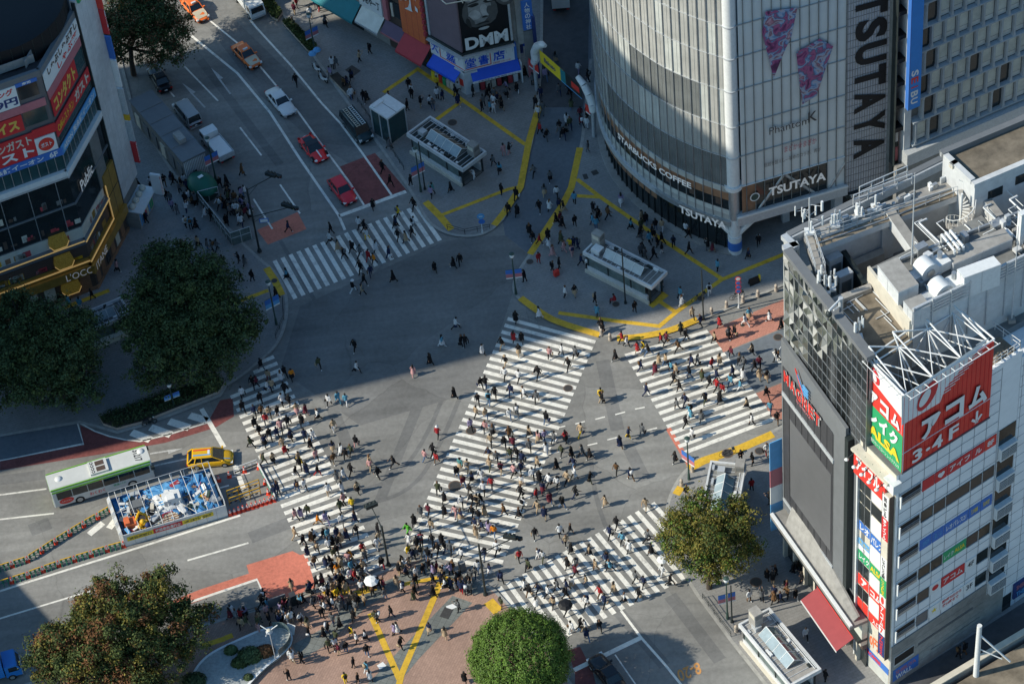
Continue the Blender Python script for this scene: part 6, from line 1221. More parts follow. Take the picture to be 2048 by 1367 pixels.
# ------------------------------------------------------------------ station entrances and street furniture
def frame_of(pa, pb, pc, z):
    """corner b between a and c seen at height z: long side b->c, short side b->a"""
    a, b, c = at(*pa, z), at(*pb, z), at(*pc, z); ex = (c - b); L = ex.length; ex = ex.normalized(); ex.z = 0; n = Vector((ex.y, -ex.x, 0)); W = (a - b).dot(n)
    ctr = b + ex * L / 2 + n * W / 2; return flat(ctr, 0), math.atan2(ex.y, ex.x), L, abs(W)
def entrance(label, pa, pb, pc, chim, roofk='dark_metal', H=3.3, glassy='roof_glass', box=None):
    ctr, az, L, W = frame_of(pa, pb, pc, H); ctr.z = Z1; H -= Z1; o = thing('station_entrance', label, 'station entrance', ctr, az); hx, hy = L / 2, W / 2
    m = MB(); m.box(-hx, hx, -hy, hy, H - .5, H - .28, 'white_wall'); m.box(-hx + .22, hx - .22, -hy + .22, hy - .22, H - .28, H - .25, roofk)
    for x0, x1, y0, y1 in ((-hx, hx, -hy, -hy + .2), (-hx, hx, hy - .2, hy), (-hx, -hx + .2, -hy + .2, hy - .2), (hx - .2, hx, -hy + .2, hy - .2)): m.box(x0, x1, y0, y1, H - .28, H, 'white_wall')
    for i in range(int(L / .6)): m.box(-hx + .4 + i * .6, -hx + .46 + i * .6, -hy + .25, hy - .25, H - .25, H - .2, 'galv')
    m.build('roof', o)
    a, b, w_ = -hx * .52, hx * .56, hy * .5; zr = H + .55; m = MB()
    for s_ in (-1, 1): m.poly([(a, 0, zr), (b, 0, zr), (b, s_ * w_, H - .15), (a, s_ * w_, H - .15)], glassy if s_ < 0 else 'roof_brown' if roofk == 'dark_metal' else 'clear_glass')
    for x in (a, b): m.poly([(x, 0, zr), (x, -w_, H - .15), (x, w_, H - .15)], 'grey_glass_dark')
    m.build('skylight', o); m = MB()
    for i in range(5): x = a + (b - a) * i / 4; m.path([(x, -w_, H - .13), (x, 0, zr + .02), (x, w_, H - .13)], .035, 'white_metal', n=5)
    m.tube((a, 0, zr + .02), (b, 0, zr + .02), .04, 'white_metal'); m.build('skylight_frame', o)
    m = MB()
    for x0, x1, y0, y1 in ((-hx + .3, hx - .9, -hy + .25, -hy + .5), (-hx + .3, hx - .9, hy - .5, hy - .25), (-hx + .3, -hx + .55, -hy + .5, hy - .5)): m.box(x0, x1, y0, y1, 0, 1.0, 'white_wall')
    m.box(-hx + .05, hx - .6, -hy + .05, -hy + .25, 0, .45, 'cream'); m.build('low_wall', o)
    m = MB()
    for y in (-hy + .36, hy - .36): m.box(-hx + .4, hx - 1.2, y - .02, y + .02, 1.0, H - .5, 'clear_glass')
    m.box(-hx + .4, -hx + .44, -hy + .5, hy - .5, 1.0, H - .5, 'clear_glass'); m.build('window', o)
    for x in (-hx + .4, -hx * .33, hx * .33, hx - .6):
        for y in (-hy + .36, hy - .36): m = MB(); m.box(x - .08, x + .08, y - .08, y + .08, 0, H - .5, 'dark_metal'); m.build('post', o)
    m = MB(); m.box(-hx + .6, hx - .5, -hy + .55, hy - .55, -.02, .03, 'black')
    for i in range(6): m.box(hx - 1.0 - i * .5, hx - .55 - i * .5, -hy + .6, hy - .6, .03, .05 - i * .001, 'concrete_dark')
    m.build('stair_well', o)
    m = MB(); cx, cy = chim[0] * hx, chim[1] * hy; hh = chim[2]; m.box(cx - .55, cx + .55, cy - .45, cy + .45, H - .3, H + hh, 'concrete'); m.box(cx - .4, cx + .4, cy - .47, cy - .45, H + hh - .7, H + hh - .2, 'cream'); m.box(cx + .55, cx + .57, cy - .35, cy + .35, H + hh - .7, H + hh - .2, 'concrete_dark'); m.build('vent_stack', o)
    rq = random.Random(int(L * 100)); m = MB()
    for i in range(9): x, y = rq.uniform(-hx * .88, hx * .88), rq.choice([-1, 1]) * rq.uniform(hy * .6, hy * .8); s_ = rq.uniform(.12, .4); m.box(x - s_, x + s_, y - .12, y + .12, H - .25, H - .25 + rq.uniform(.1, .35), rq.choice(['galv', 'white_metal', 'dark_metal']))
    for y in (hy * .75, hy * .85): m.tube((-hx * .9, y, H - .1), (hx * .9, y, H - .1), .05, 'galv', n=6)
    if box: m.box(-hx * .85, -hx * .62, -hy * .6, hy * .1, H - .25, H + .4, 'white_metal')
    m.box(-hx * .8, -hx * .62, -hy * .5, -hy * .1, H - .25, H + .25, 'galv'); m.build('roof_plant', o)
    return o
entrance('station entrance with dark roof rim and skylight beside the glass lift', (812.6, 266.6), (860.4, 231), (973.2, 302.5), (.78, .45, 1.3))
entrance('station entrance with grey roof plant before the curved glass building', (1161, 501), (1197, 472), (1335, 542), (-.86, .4, 1.6), 'concrete_dark', box=True)
entrance('pale-roofed station entrance at bottom right under the white office building', (1471, 1239.5), (1539, 1213), (1643, 1336.5), (-.8, -.2, 1.9), 'concrete', glassy='roof_glass')
entrance('station entrance half hidden behind the yellowing tree on the right pavement', (1420, 923), (1493, 927), (1470, 1052), (-.85, .7, .8), 'concrete_dark')
entrance('station entrance half hidden under the big trees by the gold shop', (133, 637), (150, 672), (262, 626), (-.8, .5, .6), 'concrete_dark')
# glass lift
ctr, az, L, W = frame_of((729, 207), (774, 187), (810.6, 211), 4.3); ctr.z = Z1; lift = thing('glass_lift', 'square glass lift tower with flat white roof beside the ladder van', 'lift', ctr, az); hx, hy = L / 2, W / 2
m = MB(); m.box(-hx, hx, -hy, hy, 3.9, 4.15, 'white_metal'); m.box(-hx, hx, -.03, .03, 4.15, 4.17, 'concrete_dark'); m.box(-hx * .95, -hx * .55, -hy * .9, hy * .2, 4.15, 4.3, 'white_metal'); m.build('roof', lift)
m = MB(); q = .12
for x0, x1, y0, y1 in ((-hx + q, hx - q, -hy + q, -hy + q + .03), (-hx + q, hx - q, hy - q - .03, hy - q), (-hx + q, -hx + q + .03, -hy + q, hy - q), (hx - q - .03, hx - q, -hy + q, hy - q)): m.box(x0, x1, y0, y1, .1, 3.9, 'teal_glass')
m.build('glass_wall', lift); m = MB(); m.box(-hx * .6, hx * .6, -hy * .6, hy * .6, 0, 3.6, 'dark_metal'); m.build('lift_car', lift)
for x in (-hx + .1, 0, hx - .1):
    for y in (-hy + .1, hy - .1): m = MB(); m.box(x - .06, x + .06, y - .06, y + .06, 0, 3.9, 'galv'); m.build('post', lift)
m = MB(); m.box(-hx, hx, -hy, hy, 0, .1, 'concrete'); m.build('base', lift)
# ---- posts, lamps and signals
def hgt(base, top, z0=0.):
    p = at(*base, z0); lo, hi = 0, 30
    for _ in range(40):
        md = (lo + hi) / 2
        if proj((p.x, p.y, md))[1] > top[1]: lo = md
        else: hi = md
    return lo
def lamp(label, base, top, banners=None, az=30, lantern=True, k='green_metal'):
    p = at(*base, Z1); h = hgt(base, top, Z1) - Z1; o = thing('street_lamp', label, 'street lamp', p, math.radians(az), 'slim street lamps along the pavements')
    m = MB(); m.tube((0, 0, 0), (0, 0, .9), .16, k, r1=.12); m.tube((0, 0, .9), (0, 0, h), .09, k, r1=.06); m.build('pole', o)
    if lantern: m = MB(); m.tube((0, 0, h), (0, 0, h + .12), .1, k); m.ell((0, 0, h + .42), .26, .26, .34, 'lamp_glass', n=10); m.tube((0, 0, h + .7), (0, 0, h + .8), .3, k, r1=.05); m.build('lantern', o)
    if banners:
        for s_ in (-1, 1): m = MB(); m.box(min(s_ * .12, s_ * .85), max(s_ * .12, s_ * .85), -.015, .015, h * .58, h * .7, 'blue_sign'); m.box(min(s_ * .12, s_ * .85), max(s_ * .12, s_ * .85), -.016, .016, h * .48, h * .58, 'pink_sign' if banners == 1 else 'sky_blue'); m.box(min(s_ * .12, s_ * .85), max(s_ * .12, s_ * .85), -.016, .016, h * .45, h * .48, 'sign_white'); m.tube((0, 0, h * .7), (s_ * .87, 0, h * .7), .02, k, n=5); m.build('banner', o)
    return o
lamp('lamp with blue and pink banners beside the long green planter at top', (630, 105), (618, 37), 1, 30); lamp('lamp with banners and white notice beside first station entrance', (842, 383), (831, 306), 1, 30)
lamp('lamp with pink banner on the red brick patch of the middle corner', (1032, 588), (1021, 517), 1, 0); lamp('lamp with blue banners on the left corner below the top crossing', (553, 648), (540, 572), 2, 30)
lamp('lamp with blue and pink banners on the right front corner kerb', (1378, 958), (1373, 885), 1, 130); lamp('lamp with banners at the kerb above the pale-roofed entrance', (1455, 1236), (1450, 1165), 1, 10)
lamp('lamp with small banner standing in the left hedge', (349, 814), (337, 775), 2, 20); lamp('lamp with banners beside the green half dome', (432, 360), (418, 285), 1, 30)
def post(name, label, base, top, cat='post', r=.08, k='dark_metal', z0=Z1):
    p = at(*base, z0); h = hgt(base, top, z0) - z0; o = thing(name, label, cat, p); m = MB(); m.tube((0, 0, 0), (0, 0, h), r, k, r1=r * .8, n=8); m.build('pole', o); m = MB(); m.tube((0, 0, 0), (0, 0, .35), r * 2.2, k, r1=r * 1.5, n=8); m.build('base', o); return o, h
def signal_head(par, p, az, vertical=False):
    e = bpy.data.objects.new('signal_head', None); COL.objects.link(e); e.parent = par; e.location = p; e.rotation_euler = (0, 0, math.radians(az))
    m = MB(); m.box(-.62, .62, -.11, .11, -.2, .2, 'dark_metal'); m.build('housing', e)
    for i, k in enumerate(('green_sign', 'sign_yellow', 'tail_red')): m = MB(); m.tube((-.4 + .4 * i, -.16, 0), (-.4 + .4 * i, -.11, 0), .15, k, n=12); m.tube((-.4 + .4 * i, -.35, .12), (-.4 + .4 * i, -.11, .14), .17, 'dark_metal', n=10, caps=False); m.build('lens', e)
def mast(label, base, top, arms, heads=True):
    o, h = post('signal_mast', label, base, top, 'traffic signal', .12); p = Vector(o.location)
    for (ua, va), frac, az in arms:
        z = h * frac; e = at(ua, va, z + Z1) - p; e.z = z + .1
        m = MB(); m.tube((0, 0, z), e, .055, 'dark_metal', n=6); m.tube((0, 0, z - .9), e * .35 + Vector((0, 0, (z) * .65)), .03, 'dark_metal', n=5); m.build('arm', o)
        if heads: d = flat(e, 0).normalized(); signal_head(o, e - d * .2 + Vector((0, 0, -.15)), az); signal_head(o, e - d * .9 + Vector((0, 0, .32)), az + 180)
    return o, h
mast('signal mast with long arm at plaza tip between two crossings', (971, 1188), (959, 1088), [((1036, 1072), .82, -20)])
mast('signal mast at the lower end of the left crossing', (777, 1129), (762, 1051), [((738, 1004), .96, 20)])
ms, hh = mast('signal mast with two arms beside the smoking pen', (519, 502), (480, 376), [((556, 348), .97, -30), ((590, 413), .55, -30)])
m = MB(); m.box(.7, 1.7, -.6, -.57, hh * .5, hh * .5 + .6, 'blue_sign'); m.box(.8, 1.6, -.61, -.6, hh * .5 + .1, hh * .5 + .5, 'sign_white'); m.build('sign_plate', ms)
post('utility_post', 'tall dark post on concrete foot at the first station entrance', (850, 378), (838, 284)); post('utility_post', 'tall dark post rising through the middle station entrance', (1251, 606), (1243, 497)); post('utility_post', 'slim dark post at the kerb above the upper right crossing', (1407, 638), (1404, 540)); post('utility_post', 'short dark post beside lamp near the pale-roofed entrance', (1464, 1243), (1461, 1170))
o, h = post('bicycle_sign', 'blue round bicycle sign on white post at traffic island tip', (965, 464), (959, 428), 'sign', .05, 'white_metal')
m = MB(); m.tube((0, -.04, h - .3), (0, -.07, h - .3), .42, 'sky_blue', n=18); m.tube((.05, -.04, h - 1.1), (.05, -.07, h - 1.1), .36, 'blue_sign', n=18); m.box(-.2, .2, -.08, -.075, h - .36, h - .24, 'sign_white'); m.build('sign_plate', o)
o, h = post('road_sign', 'post with red and blue round signs at the kerb by bicycles', (1477.6, 615), (1472, 554), 'sign', .06, 'white_metal')
for i in range(4): m = MB(); m.tube((0, -.05, h - .2 - i * .62), (0, -.08, h - .2 - i * .62), .32, 'bright_red', n=18); m.tube((0, -.08, h - .2 - i * .62), (0, -.09, h - .2 - i * .62), .23, 'blue_sign' if i else 'sign_white', n=16); m.build('sign_plate', o)
ab = thing('board_sign', 'low black notice board with yellow edge on the right pavement', 'sign', at(1508, 566, Z1), math.radians(20)); m = MB(); m.hexa([(-.6, -.25, 0), (.6, -.25, 0), (.6, -.2, 0), (-.6, -.2, 0)], [(-.6, -.02, .9), (.6, -.02, .9), (.6, .02, .9), (-.6, .02, .9)], 'black'); m.box(.55, .75, -.1, .1, .1, .95, 'sign_yellow'); m.build('board', ab); m = MB(); m.hexa([(-.6, .2, 0), (.6, .2, 0), (.6, .25, 0), (-.6, .25, 0)], [(-.6, .0, .9), (.6, .0, .9), (.6, .03, .9), (-.6, .03, .9)], 'black'); m.build('leg', ab)
# bollards
bl0 = None; n_ = 0
for u, v, lbl in ((1552, 581, 'nearest the faceted dark building'), (1516, 592, 'second from the faceted dark building'), (1486, 603, 'beside the round red and blue signs'), (1453, 614, 'left of the round red and blue signs'), (1423, 627, 'beside the slim dark kerb post'), (1220, 679, 'right of the pair at the middle crossing corner'), (1203, 669, 'left of the pair at the middle crossing corner'), (1363, 970, 'at the right front corner, lower one'), (1385, 942, 'at the right front corner beside the bannered lamp'), (1472, 1262, 'beside the pale-roofed entrance')):
    if bl0 is None:
        bl0 = thing('stone_bollard', '', 'bollard', (0, 0, 0), group='tan stone bollards along the kerb'); m = MB(); m.tube((0, 0, 0), (0, 0, .85), .2, 'curb_stone', r1=.16, n=10); m.ell((0, 0, .85), .16, .16, .1, 'curb_stone', n=10, m=3, half=True); m.build('stone', bl0); m = MB(); m.tube((0, 0, .55), (0, 0, .65), .182, 'concrete_dark', n=10); m.build('band', bl0); o = bl0
    else: o = copy_tree(bl0)
    o.location = at(u, v, Z1); o['label'] = 'tan stone bollard ' + lbl
# guard rail at corners
def guard(label, pts, z0=Z1, h=.75, k='dark_metal'):
    p = [at(u, v, z0) for u, v in pts]; o = thing('guard_rail', label, 'guard rail', p[0], world=True); m = MB()
    for a, b in zip(p, p[1:]):
        n = max(1, int((b - a).length / 1.1)); rail(m, a, b, h, n, k, .03)
    m.build('rail', o)
guard('dark guard rail along top kerb beside the lift', [(716, 205), (765, 275), (808, 340)]); guard('low dark rail round the traffic island tip', [(895, 458), (930, 468), (980, 458)]); guard('guard rail on the left corner by the lamp with blue banners', [(566, 600), (568, 640), (552, 676)]); guard('guard rail along the road side of plaza near the buskers', [(475, 1235), (540, 1214), (590, 1200), (632, 1187)]); guard('guard rail with fence along the right lower kerb', [(1405, 1195), (1440, 1243), (1462, 1272)])
# cones and barriers of the road works
cone0 = thing('traffic_cone', 'red traffic cone, lying in the tight row along the works', 'cone', (0, 0, 0)); m = MB(); m.tube((0, 0, .04), (0, 0, .72), .17, 'cone_red', r1=.045, n=12); m.build('cone', cone0); m = MB(); m.tube((0, 0, .34), (0, 0, .46), .117, 'sign_white', r1=.093, n=12, caps=False); m.tube((0, 0, .52), (0, 0, .6), .087, 'sign_white', r1=.07, n=12, caps=False); m.build('white_band', cone0); m = MB(); m.box(-.2, .2, -.2, .2, 0, .04, 'cone_red'); m.build('base', cone0)
ordn = ['first', 'second', 'third', 'fourth', 'fifth', 'sixth', 'seventh', 'eighth', 'ninth', 'tenth', 'eleventh', 'twelfth', 'thirteenth', 'fourteenth', 'fifteenth', 'sixteenth', 'seventeenth', 'eighteenth', 'nineteenth', 'twentieth']
used = [False]
def first(o):
    if not used[0]: used[0] = True; return o
    return copy_tree(o)
for i in range(11):
    o = first(cone0); t = i / 10; o.location = at(461 + 87 * t, 1029 - 28 * t, 0); o['label'] = 'red traffic cone in the tight row, %s from the white fence panel' % ordn[i]; o['group'] = 'red cones in a tight row beside the works'; o.scale = (1.15,) * 3
for (u, v), s_ in zip(((438, 961), (459, 953), (489, 943), (518, 936), (531, 967), (537, 987), (541, 1000)), ('nearest blue tarpaulin behind the works', 'second along the rear line of the works', 'third along the rear line behind the works', 'at the rear corner of works by the crossing', 'on the crossing side of works, upper', 'on the crossing side of works, middle', 'on the crossing side of works, lower')): o = copy_tree(cone0); o.location = at(u, v, 0); o['label'] = 'red traffic cone ' + s_; o['group'] = 'red cones round the works corner'
l1 = [(222, 1021), (196, 1036), (168, 1052), (140, 1069), (112, 1086), (84, 1104), (56, 1122), (25, 1132), (-6, 1142)]; l2 = [(248, 1092), (215, 1101), (183, 1111), (150, 1121), (118, 1131), (87, 1142), (57, 1153), (24, 1164), (-8, 1174)]
bar0 = None
for nm, l in (('upper slanting', l1), ('lower kerbside', l2)):
    for i, (u, v) in enumerate(l):
        o = copy_tree(cone0); o.location = at(u, v, 0); o['label'] = 'red banded cone in the %s barrier line, %s from the white fence' % (nm, ordn[i]); o['group'] = 'cones of the %s barrier line' % nm
        if i + 1 < len(l):
            a, b = at(u, v, 0), at(*l[i + 1], 0); d = b - a
            if bar0 is None:
                bar0 = thing('works_barrier', '', 'barrier', (0, 0, 0)); m = MB()
                for x in (-.62, 0, .62): m.tube((x, -.25, 0), (x, 0, .75), .06, 'barrier_green', n=6); m.tube((x, .25, 0), (x, 0, .75), .06, 'barrier_green', n=6); m.box(x - .14, x + .14, -.03, .03, .3, .75, 'barrier_green')
                m.build('stand', bar0); m = MB(); m.tube((-.75, 0, .82), (.75, 0, .82), .055, 'yellow_metal', n=8); m.build('top_bar', bar0); m = MB(); m.tube((-.75, 0, .4), (.75, 0, .4), .04, 'barrier_green', n=6); m.build('lower_bar', bar0); o = bar0
            else: o = copy_tree(bar0)
            o.location = (a + b) / 2; o.rotation_euler = (0, 0, math.atan2(d.y, d.x)); o.scale = (max(.6, (d.length - .45) / 1.5), 1, 1); o['label'] = 'green and yellow works barrier in the %s line, %s from the white fence' % (nm, ordn[i]); o['group'] = 'barriers of the %s line' % nm
# works enclosure
F0, F1, G0, G1 = at(252, 1092), at(456, 1031), at(224, 1013), at(423, 951)
wk = thing('works_enclosure', 'white panelled roadworks enclosure with yellow and red notice band', 'fence', flat((F0 + G1) / 2, 0), world=True)
d = (F1 - F0); WF = Plane(F0, math.degrees(math.atan2(d.y, d.x))); LW = d.length
m = MB(); m.slab(WF, 0, LW, 0, 1.75, -.03, .03, 'white_metal')
for i in range(11): m.slab(WF, i * LW / 10 - .03, i * LW / 10 + .03, 0, 1.8, .03, .06, 'galv')
m.build('front_panel', wk)
m = MB(); m.slab(WF, .3, 3.0, .75, 1.35, .06, .08, 'sign_yellow'); m.slab(WF, 3.0, 6.0, .75, 1.4, .06, .08, 'red_sign'); m.slab(WF, 6.0, 9.2, .8, 1.35, .06, .08, 'sign_yellow'); m.ptext('渋谷駅前口', WF, .5, 2.8, .85, 1.25, .09, 'screen_black', .02); m.ptext('夜間車両通行止', WF, 3.2, 5.8, .85, 1.3, .09, 'sign_white', .02); m.ptext('24時 工事予告 ～翌朝5時', WF, 6.2, 9.0, .9, 1.25, .09, 'screen_black', .01); m.build('notice_band', wk)
m = MB(); dl = (G0 - F0); PLf = Plane(F0, math.degrees(math.atan2(dl.y, dl.x))); n_ = 8
for i in range(n_):
    a0, a1 = dl.length * i / n_, dl.length * (i + 1) / n_; am = (a0 + a1) / 2
    m.hexa([PLf.pt(a0, 0, 0), PLf.pt(am, 0, .35), PLf.pt(a1, 0, 0)], [PLf.pt(a0, 1.75, 0), PLf.pt(am, 1.75, .35), PLf.pt(a1, 1.75, 0)], 'white_metal' if i % 2 else 'galv')
m.build('folded_panel', wk)
db = (G1 - G0); PB = Plane(G0, math.degrees(math.atan2(db.y, db.x))); m = MB(); m.slab(PB, 0, db.length, 0, 1.2, 0, .04, 'tarp_blue'); dr = (G1 - F1); PRr = Plane(F1, math.degrees(math.atan2(dr.y, dr.x))); m.slab(PRr, 0, dr.length, 0, 1.6, 0, .04, 'galv'); m.build('rear_panel', wk)
m = MB()
def scaf(p, q, h, n): rail(m, p, q, h, n, 'galv', .035)
scaf(G0, G1, 2.3, 8); scaf(F1, G1, 2.3, 4)
for i in range(9): t = .06 + .11 * i; a, b = F0.lerp(F1, t), G0.lerp(G1, t); m.tube(a + Vector((0, 0, 1.8)), b + Vector((0, 0, 2.2)), .03, 'white_metal', n=6)
m.build('scaffold_tube', wk)
def inw(s, t, z=0.): z += .85; a = F0.lerp(F1, s).lerp(G0.lerp(G1, s), t); return Vector((a.x, a.y, z))
def tarp(name, label, s0, s1, t0, t1, zt, k, seed):
    o = thing(name, label, 'tarpaulin', inw((s0 + s1) / 2, (t0 + t1) / 2), world=True); q = random.Random(seed); n = 9; vs = [inw(s0 + (s1 - s0) * i / n, t0 + (t1 - t0) * j / n, .05 + zt * (q.uniform(.3, 1) if 0 < i < n and 0 < j < n else .15)) for j in range(n + 1) for i in range(n + 1)]
    m = MB(); m.mesh(vs, [(j * (n + 1) + i, j * (n + 1) + i + 1, (j + 1) * (n + 1) + i + 1, (j + 1) * (n + 1) + i) for j in range(n) for i in range(n)], k, True); m.build('sheet', o)
tarp('tarpaulin', 'crumpled bright blue tarpaulin at the crossing end of the works', .7, .97, .05, .9, .7, 'tarp_blue', 1); tarp('tarpaulin', 'crumpled blue tarpaulin along the rear of the works behind white covers', .12, .66, .62, .97, .6, 'tarp_blue', 2); tarp('tarpaulin', 'heaped white plastic sheet in the middle of the works', .36, .66, .3, .75, .8, 'white_metal', 3); tarp('tarpaulin', 'low pale grey sheet beside the front fence', .4, .68, .08, .3, .35, 'galv', 4); tarp('tarpaulin', 'thin pale blue netting sheet across the rear centre of the works', .3, .75, .7, .95, .9, 'sky_blue', 7)
m = MB(); m.prism([tuple(inw(a, b)[:2]) for a, b in ((.015, .03), (.985, .03), (.985, .985), (.015, .985))], .05, .84, 'tarp_blue'); m.build('deck', wk)
gd = thing('dark_mat', 'dark mat over the panelled end of works', 'mat', inw(.15, .5), world=True); m = MB(); m.prism([tuple(inw(a, b)[:2]) for a, b in ((.03, .05), (.37, .05), (.37, .6), (.03, .6))], .85, .9, 'screen_black'); m.build('sheet', gd)
wc = thing('white_cabinet', 'boxy white covered machine standing on the blue sheets', 'machine', inw(.55, .5, .4), math.radians(WF.az)); m = MB(); m.box(-.9, .9, -.6, .6, 0, 1.0, 'white_metal'); m.box(-.5, .3, -.7, .1, 1.0, 1.25, 'sign_white'); m.build('casing', wc); m = MB(); m.box(-.85, -.2, -.62, -.6, .2, .8, 'galv'); m.build('panel', wc)
gc = thing('grey_generator', 'dark grey generator box near the folded fence panels', 'generator', inw(.22, .6, .05), math.radians(WF.az)); m = MB(); m.box(-.8, .8, -.5, .5, 0, 1.1, 'grey_panel'); m.build('casing', gc); m = MB()
for i in range(6): m.box(-.7 + i * .25, -.55 + i * .25, -.52, -.5, .3, .9, 'galv')
m.tube((.5, .2, 1.1), (.5, .2, 1.5), .06, 'steel'); m.build('grille', gc)
ex = thing('mini_digger', 'small orange digger with yellow arm inside the works', 'digger', inw(.12, .25, .05), math.radians(WF.az)); m = MB(); m.box(-.7, .7, -.5, -.25, 0, .35, 'rubber'); m.box(-.7, .7, .25, .5, 0, .35, 'rubber'); m.build('track', ex); m = MB(); m.box(-.75, .4, -.5, .5, .4, 1.0, 'orange_wall'); m.box(-.7, -.2, -.45, .45, 1.0, 1.3, 'orange_wall'); m.build('body', ex); m = MB(); m.path([(.4, 0, .8), (.9, 0, 1.9), (1.5, 0, 1.3), (1.6, 0, .6)], .13, 'yellow_metal'); m.build('arm', ex); m = MB(); m.box(1.45, 1.8, -.25, .25, .3, .65, 'yellow_metal'); m.build('bucket', ex)
yh = thing('coiled_hose', 'bunch of yellow hoses and sacks by the digger', 'hose', inw(.22, .14, .05)); m = MB(); q = random.Random(8)
for i in range(6): m.ell((q.uniform(-.4, .4), q.uniform(-.4, .4), .35 + .15 * i), .3, .3, .3, 'yellow_metal' if i % 3 else 'navy', n=8, m=5)
m.build('sack', yh); m = MB(); m.path([(.5 * math.cos(t), .5 * math.sin(t), .1 + .02 * i) for i, t in enumerate([k * .4 for k in range(40)])], .04, 'yellow_metal', n=5); m.build('hose', yh)
pt = thing('timber_stack', 'pile of timber planks and pipes along the front fence', 'timber', inw(.42, .15, .1), math.radians(WF.az + 3)); m = MB()
for i in range(7): m.box(-1.6 + .1 * i, 1.4 + .07 * i, -.5 + i * .15, -.38 + i * .15, .3 + .03 * (i % 3), .4 + .03 * (i % 3), 'cream' if i % 2 else 'wood')
m.build('plank', pt); m = MB(); m.tube((-1.5, .6, .45), (1.7, .65, .45), .06, 'red_cloth'); m.tube((-1.5, .75, .45), (1.7, .7, .45), .05, 'sky_blue'); m.build('pipe', pt)
m = MB(); q = random.Random(31)   # loose site clutter: sheets, tools, off-cuts, hoses
for i in range(230):
    c_ = inw(q.uniform(.05, .95), q.uniform(.08, .92), q.uniform(.1, .75)); k = q.choice(['sign_white', 'galv', 'steel', 'cream', 'sky_blue', 'tarp_blue', 'white_metal', 'dark_metal', 'wood', 'green_metal', 'yellow_metal', 'red_cloth'] + ['sign_white', 'galv', 'sky_blue'] * 2); l_ = q.uniform(.12, .55); M_ = Matrix.Translation(c_) @ Matrix.Rotation(q.uniform(0, 3.1), 4, 'Z') @ Matrix.Rotation(q.uniform(-.5, .5), 4, 'X')
    if i % 3: m.box(-l_, l_, -l_ * q.uniform(.2, .7), l_ * .4, -.04, q.uniform(.02, .18), k, M_)
    else: m.tube(M_ @ Vector((-l_ * 2.2, 0, 0)), M_ @ Vector((l_ * 2.2, 0, 0)), .035, k, n=5)
cl_ = m.build('site_debris'); tag(cl_, 'loose sheets, pipes and tools littering the fenced roadworks', 'debris', kind='stuff')
for lb2, a, b in (('yellow hurdle frame at the front of the works corner', (460, 1010), (522, 988)), ('yellow hurdle frame behind the other hurdle, near white cones', (456, 995), (520, 972))):
    p, q = at(*a), at(*b); o = thing('hurdle', lb2, 'barrier', p, world=True, group='yellow hurdle frames'); m = MB(); rail(m, p, q, 1.1, 3, 'yellow_metal', .05); m.build('frame', o); m = MB(); n = 6
    for i in range(n): x0, x1 = p.lerp(q, i / n), p.lerp(q, (i + .5) / n); m.tube(x0 + Vector((0, 0, .35)), x1 + Vector((0, 0, .35)), .07, 'dark_metal', n=6)
    m.build('lower_bar', o)
p, q = at(519, 938), at(552, 1001); o = thing('white_hurdle', 'white barrier between works corner and the left crossing', 'barrier', p, world=True); m = MB(); rail(m, p, q, 1.0, 4, 'white_metal', .045); m.build('frame', o); m = MB(); m.tube(p + Vector((0, 0, .25)), q + Vector((0, 0, .25)), .08, 'barrier_green', n=6); m.build('foot_bar', o)
p, q = at(470, 948), at(516, 931); o = thing('white_hurdle', 'white barrier along the rear of the works corner', 'barrier', p, world=True); m = MB(); rail(m, p, q, 1.0, 4, 'white_metal', .045); m.build('frame', o); m = MB(); m.tube(p + Vector((0, 0, .3)), q + Vector((0, 0, .3)), .07, 'dark_metal', n=6); m.build('foot_bar', o)
# ---- long grey kerbside block, smoking pen and green half dome
ctr, az, L, W = frame_of((262, 204), (303, 181), (409, 302), 3.6); kbk = thing('ventilation_block', 'long flat-roofed dark grey ventilation block beside the kerb', 'building', ctr, az); hx, hy = L / 2, W / 2
m = MB(); m.box(-hx, hx, -hy, hy, 0, 3.5, 'concrete_dark'); m.build('wall', kbk); m = MB(); m.box(-hx - .1, hx + .1, -hy - .1, hy + .1, 3.5, 3.65, 'grey_panel')
for i in range(1, 5): x = -hx + L * i / 5; m.box(x - .03, x + .03, -hy, hy, 3.65, 3.7, 'concrete_dark')
m.build('roof', kbk); m = MB()
for i in range(14): y = -hy + W * (i + .2) / 14; m.box(hx, hx + .08, y, y + W / 26, .4, 3.3, 'white_wall')
m.build('louvre', kbk); m = MB(); m.box(hx * .35, hx * .6, -hy * .25, hy * .35, 3.65, 4.3, 'concrete'); m.build('roof_hatch', kbk); m = MB()
for i in range(6): m.box(-hx + .8 + i * L / 6.2, -hx + 1.9 + i * L / 6.2, -hy - .12, -hy - .0, .5, 2.4, 'cream' if i % 3 == 0 else 'grey_panel')
m.build('door', kbk)
pen = thing('smoking_pen', 'glass walled smoking pen crowded with people', 'screen', at(430, 420, Z1), world=True); q = [at(400, 408, Z1), at(465, 491, Z1), at(504, 478, Z1), at(440, 398, Z1)]
m = MB()
for a, b in ((q[0], q[1]), (q[1], q[2])): m.hexa([a, b, b + Vector((.03, .05, 0)), a + Vector((.03, .05, 0))], [v + Vector((0, 0, 1.9)) for v in (a, b, b + Vector((.03, .05, 0)), a + Vector((.03, .05, 0)))], 'clear_glass')
m.build('glass_wall', pen); m = MB()
for a, b in ((q[0], q[1]), (q[1], q[2]), (q[3], q[0])): rail(m, a, b, 1.95, max(2, int((b - a).length / 1.2)), 'galv', .04)
m.build('frame', pen)
defm('dome_green', (.012, .12, .08), .5, .1, 1)
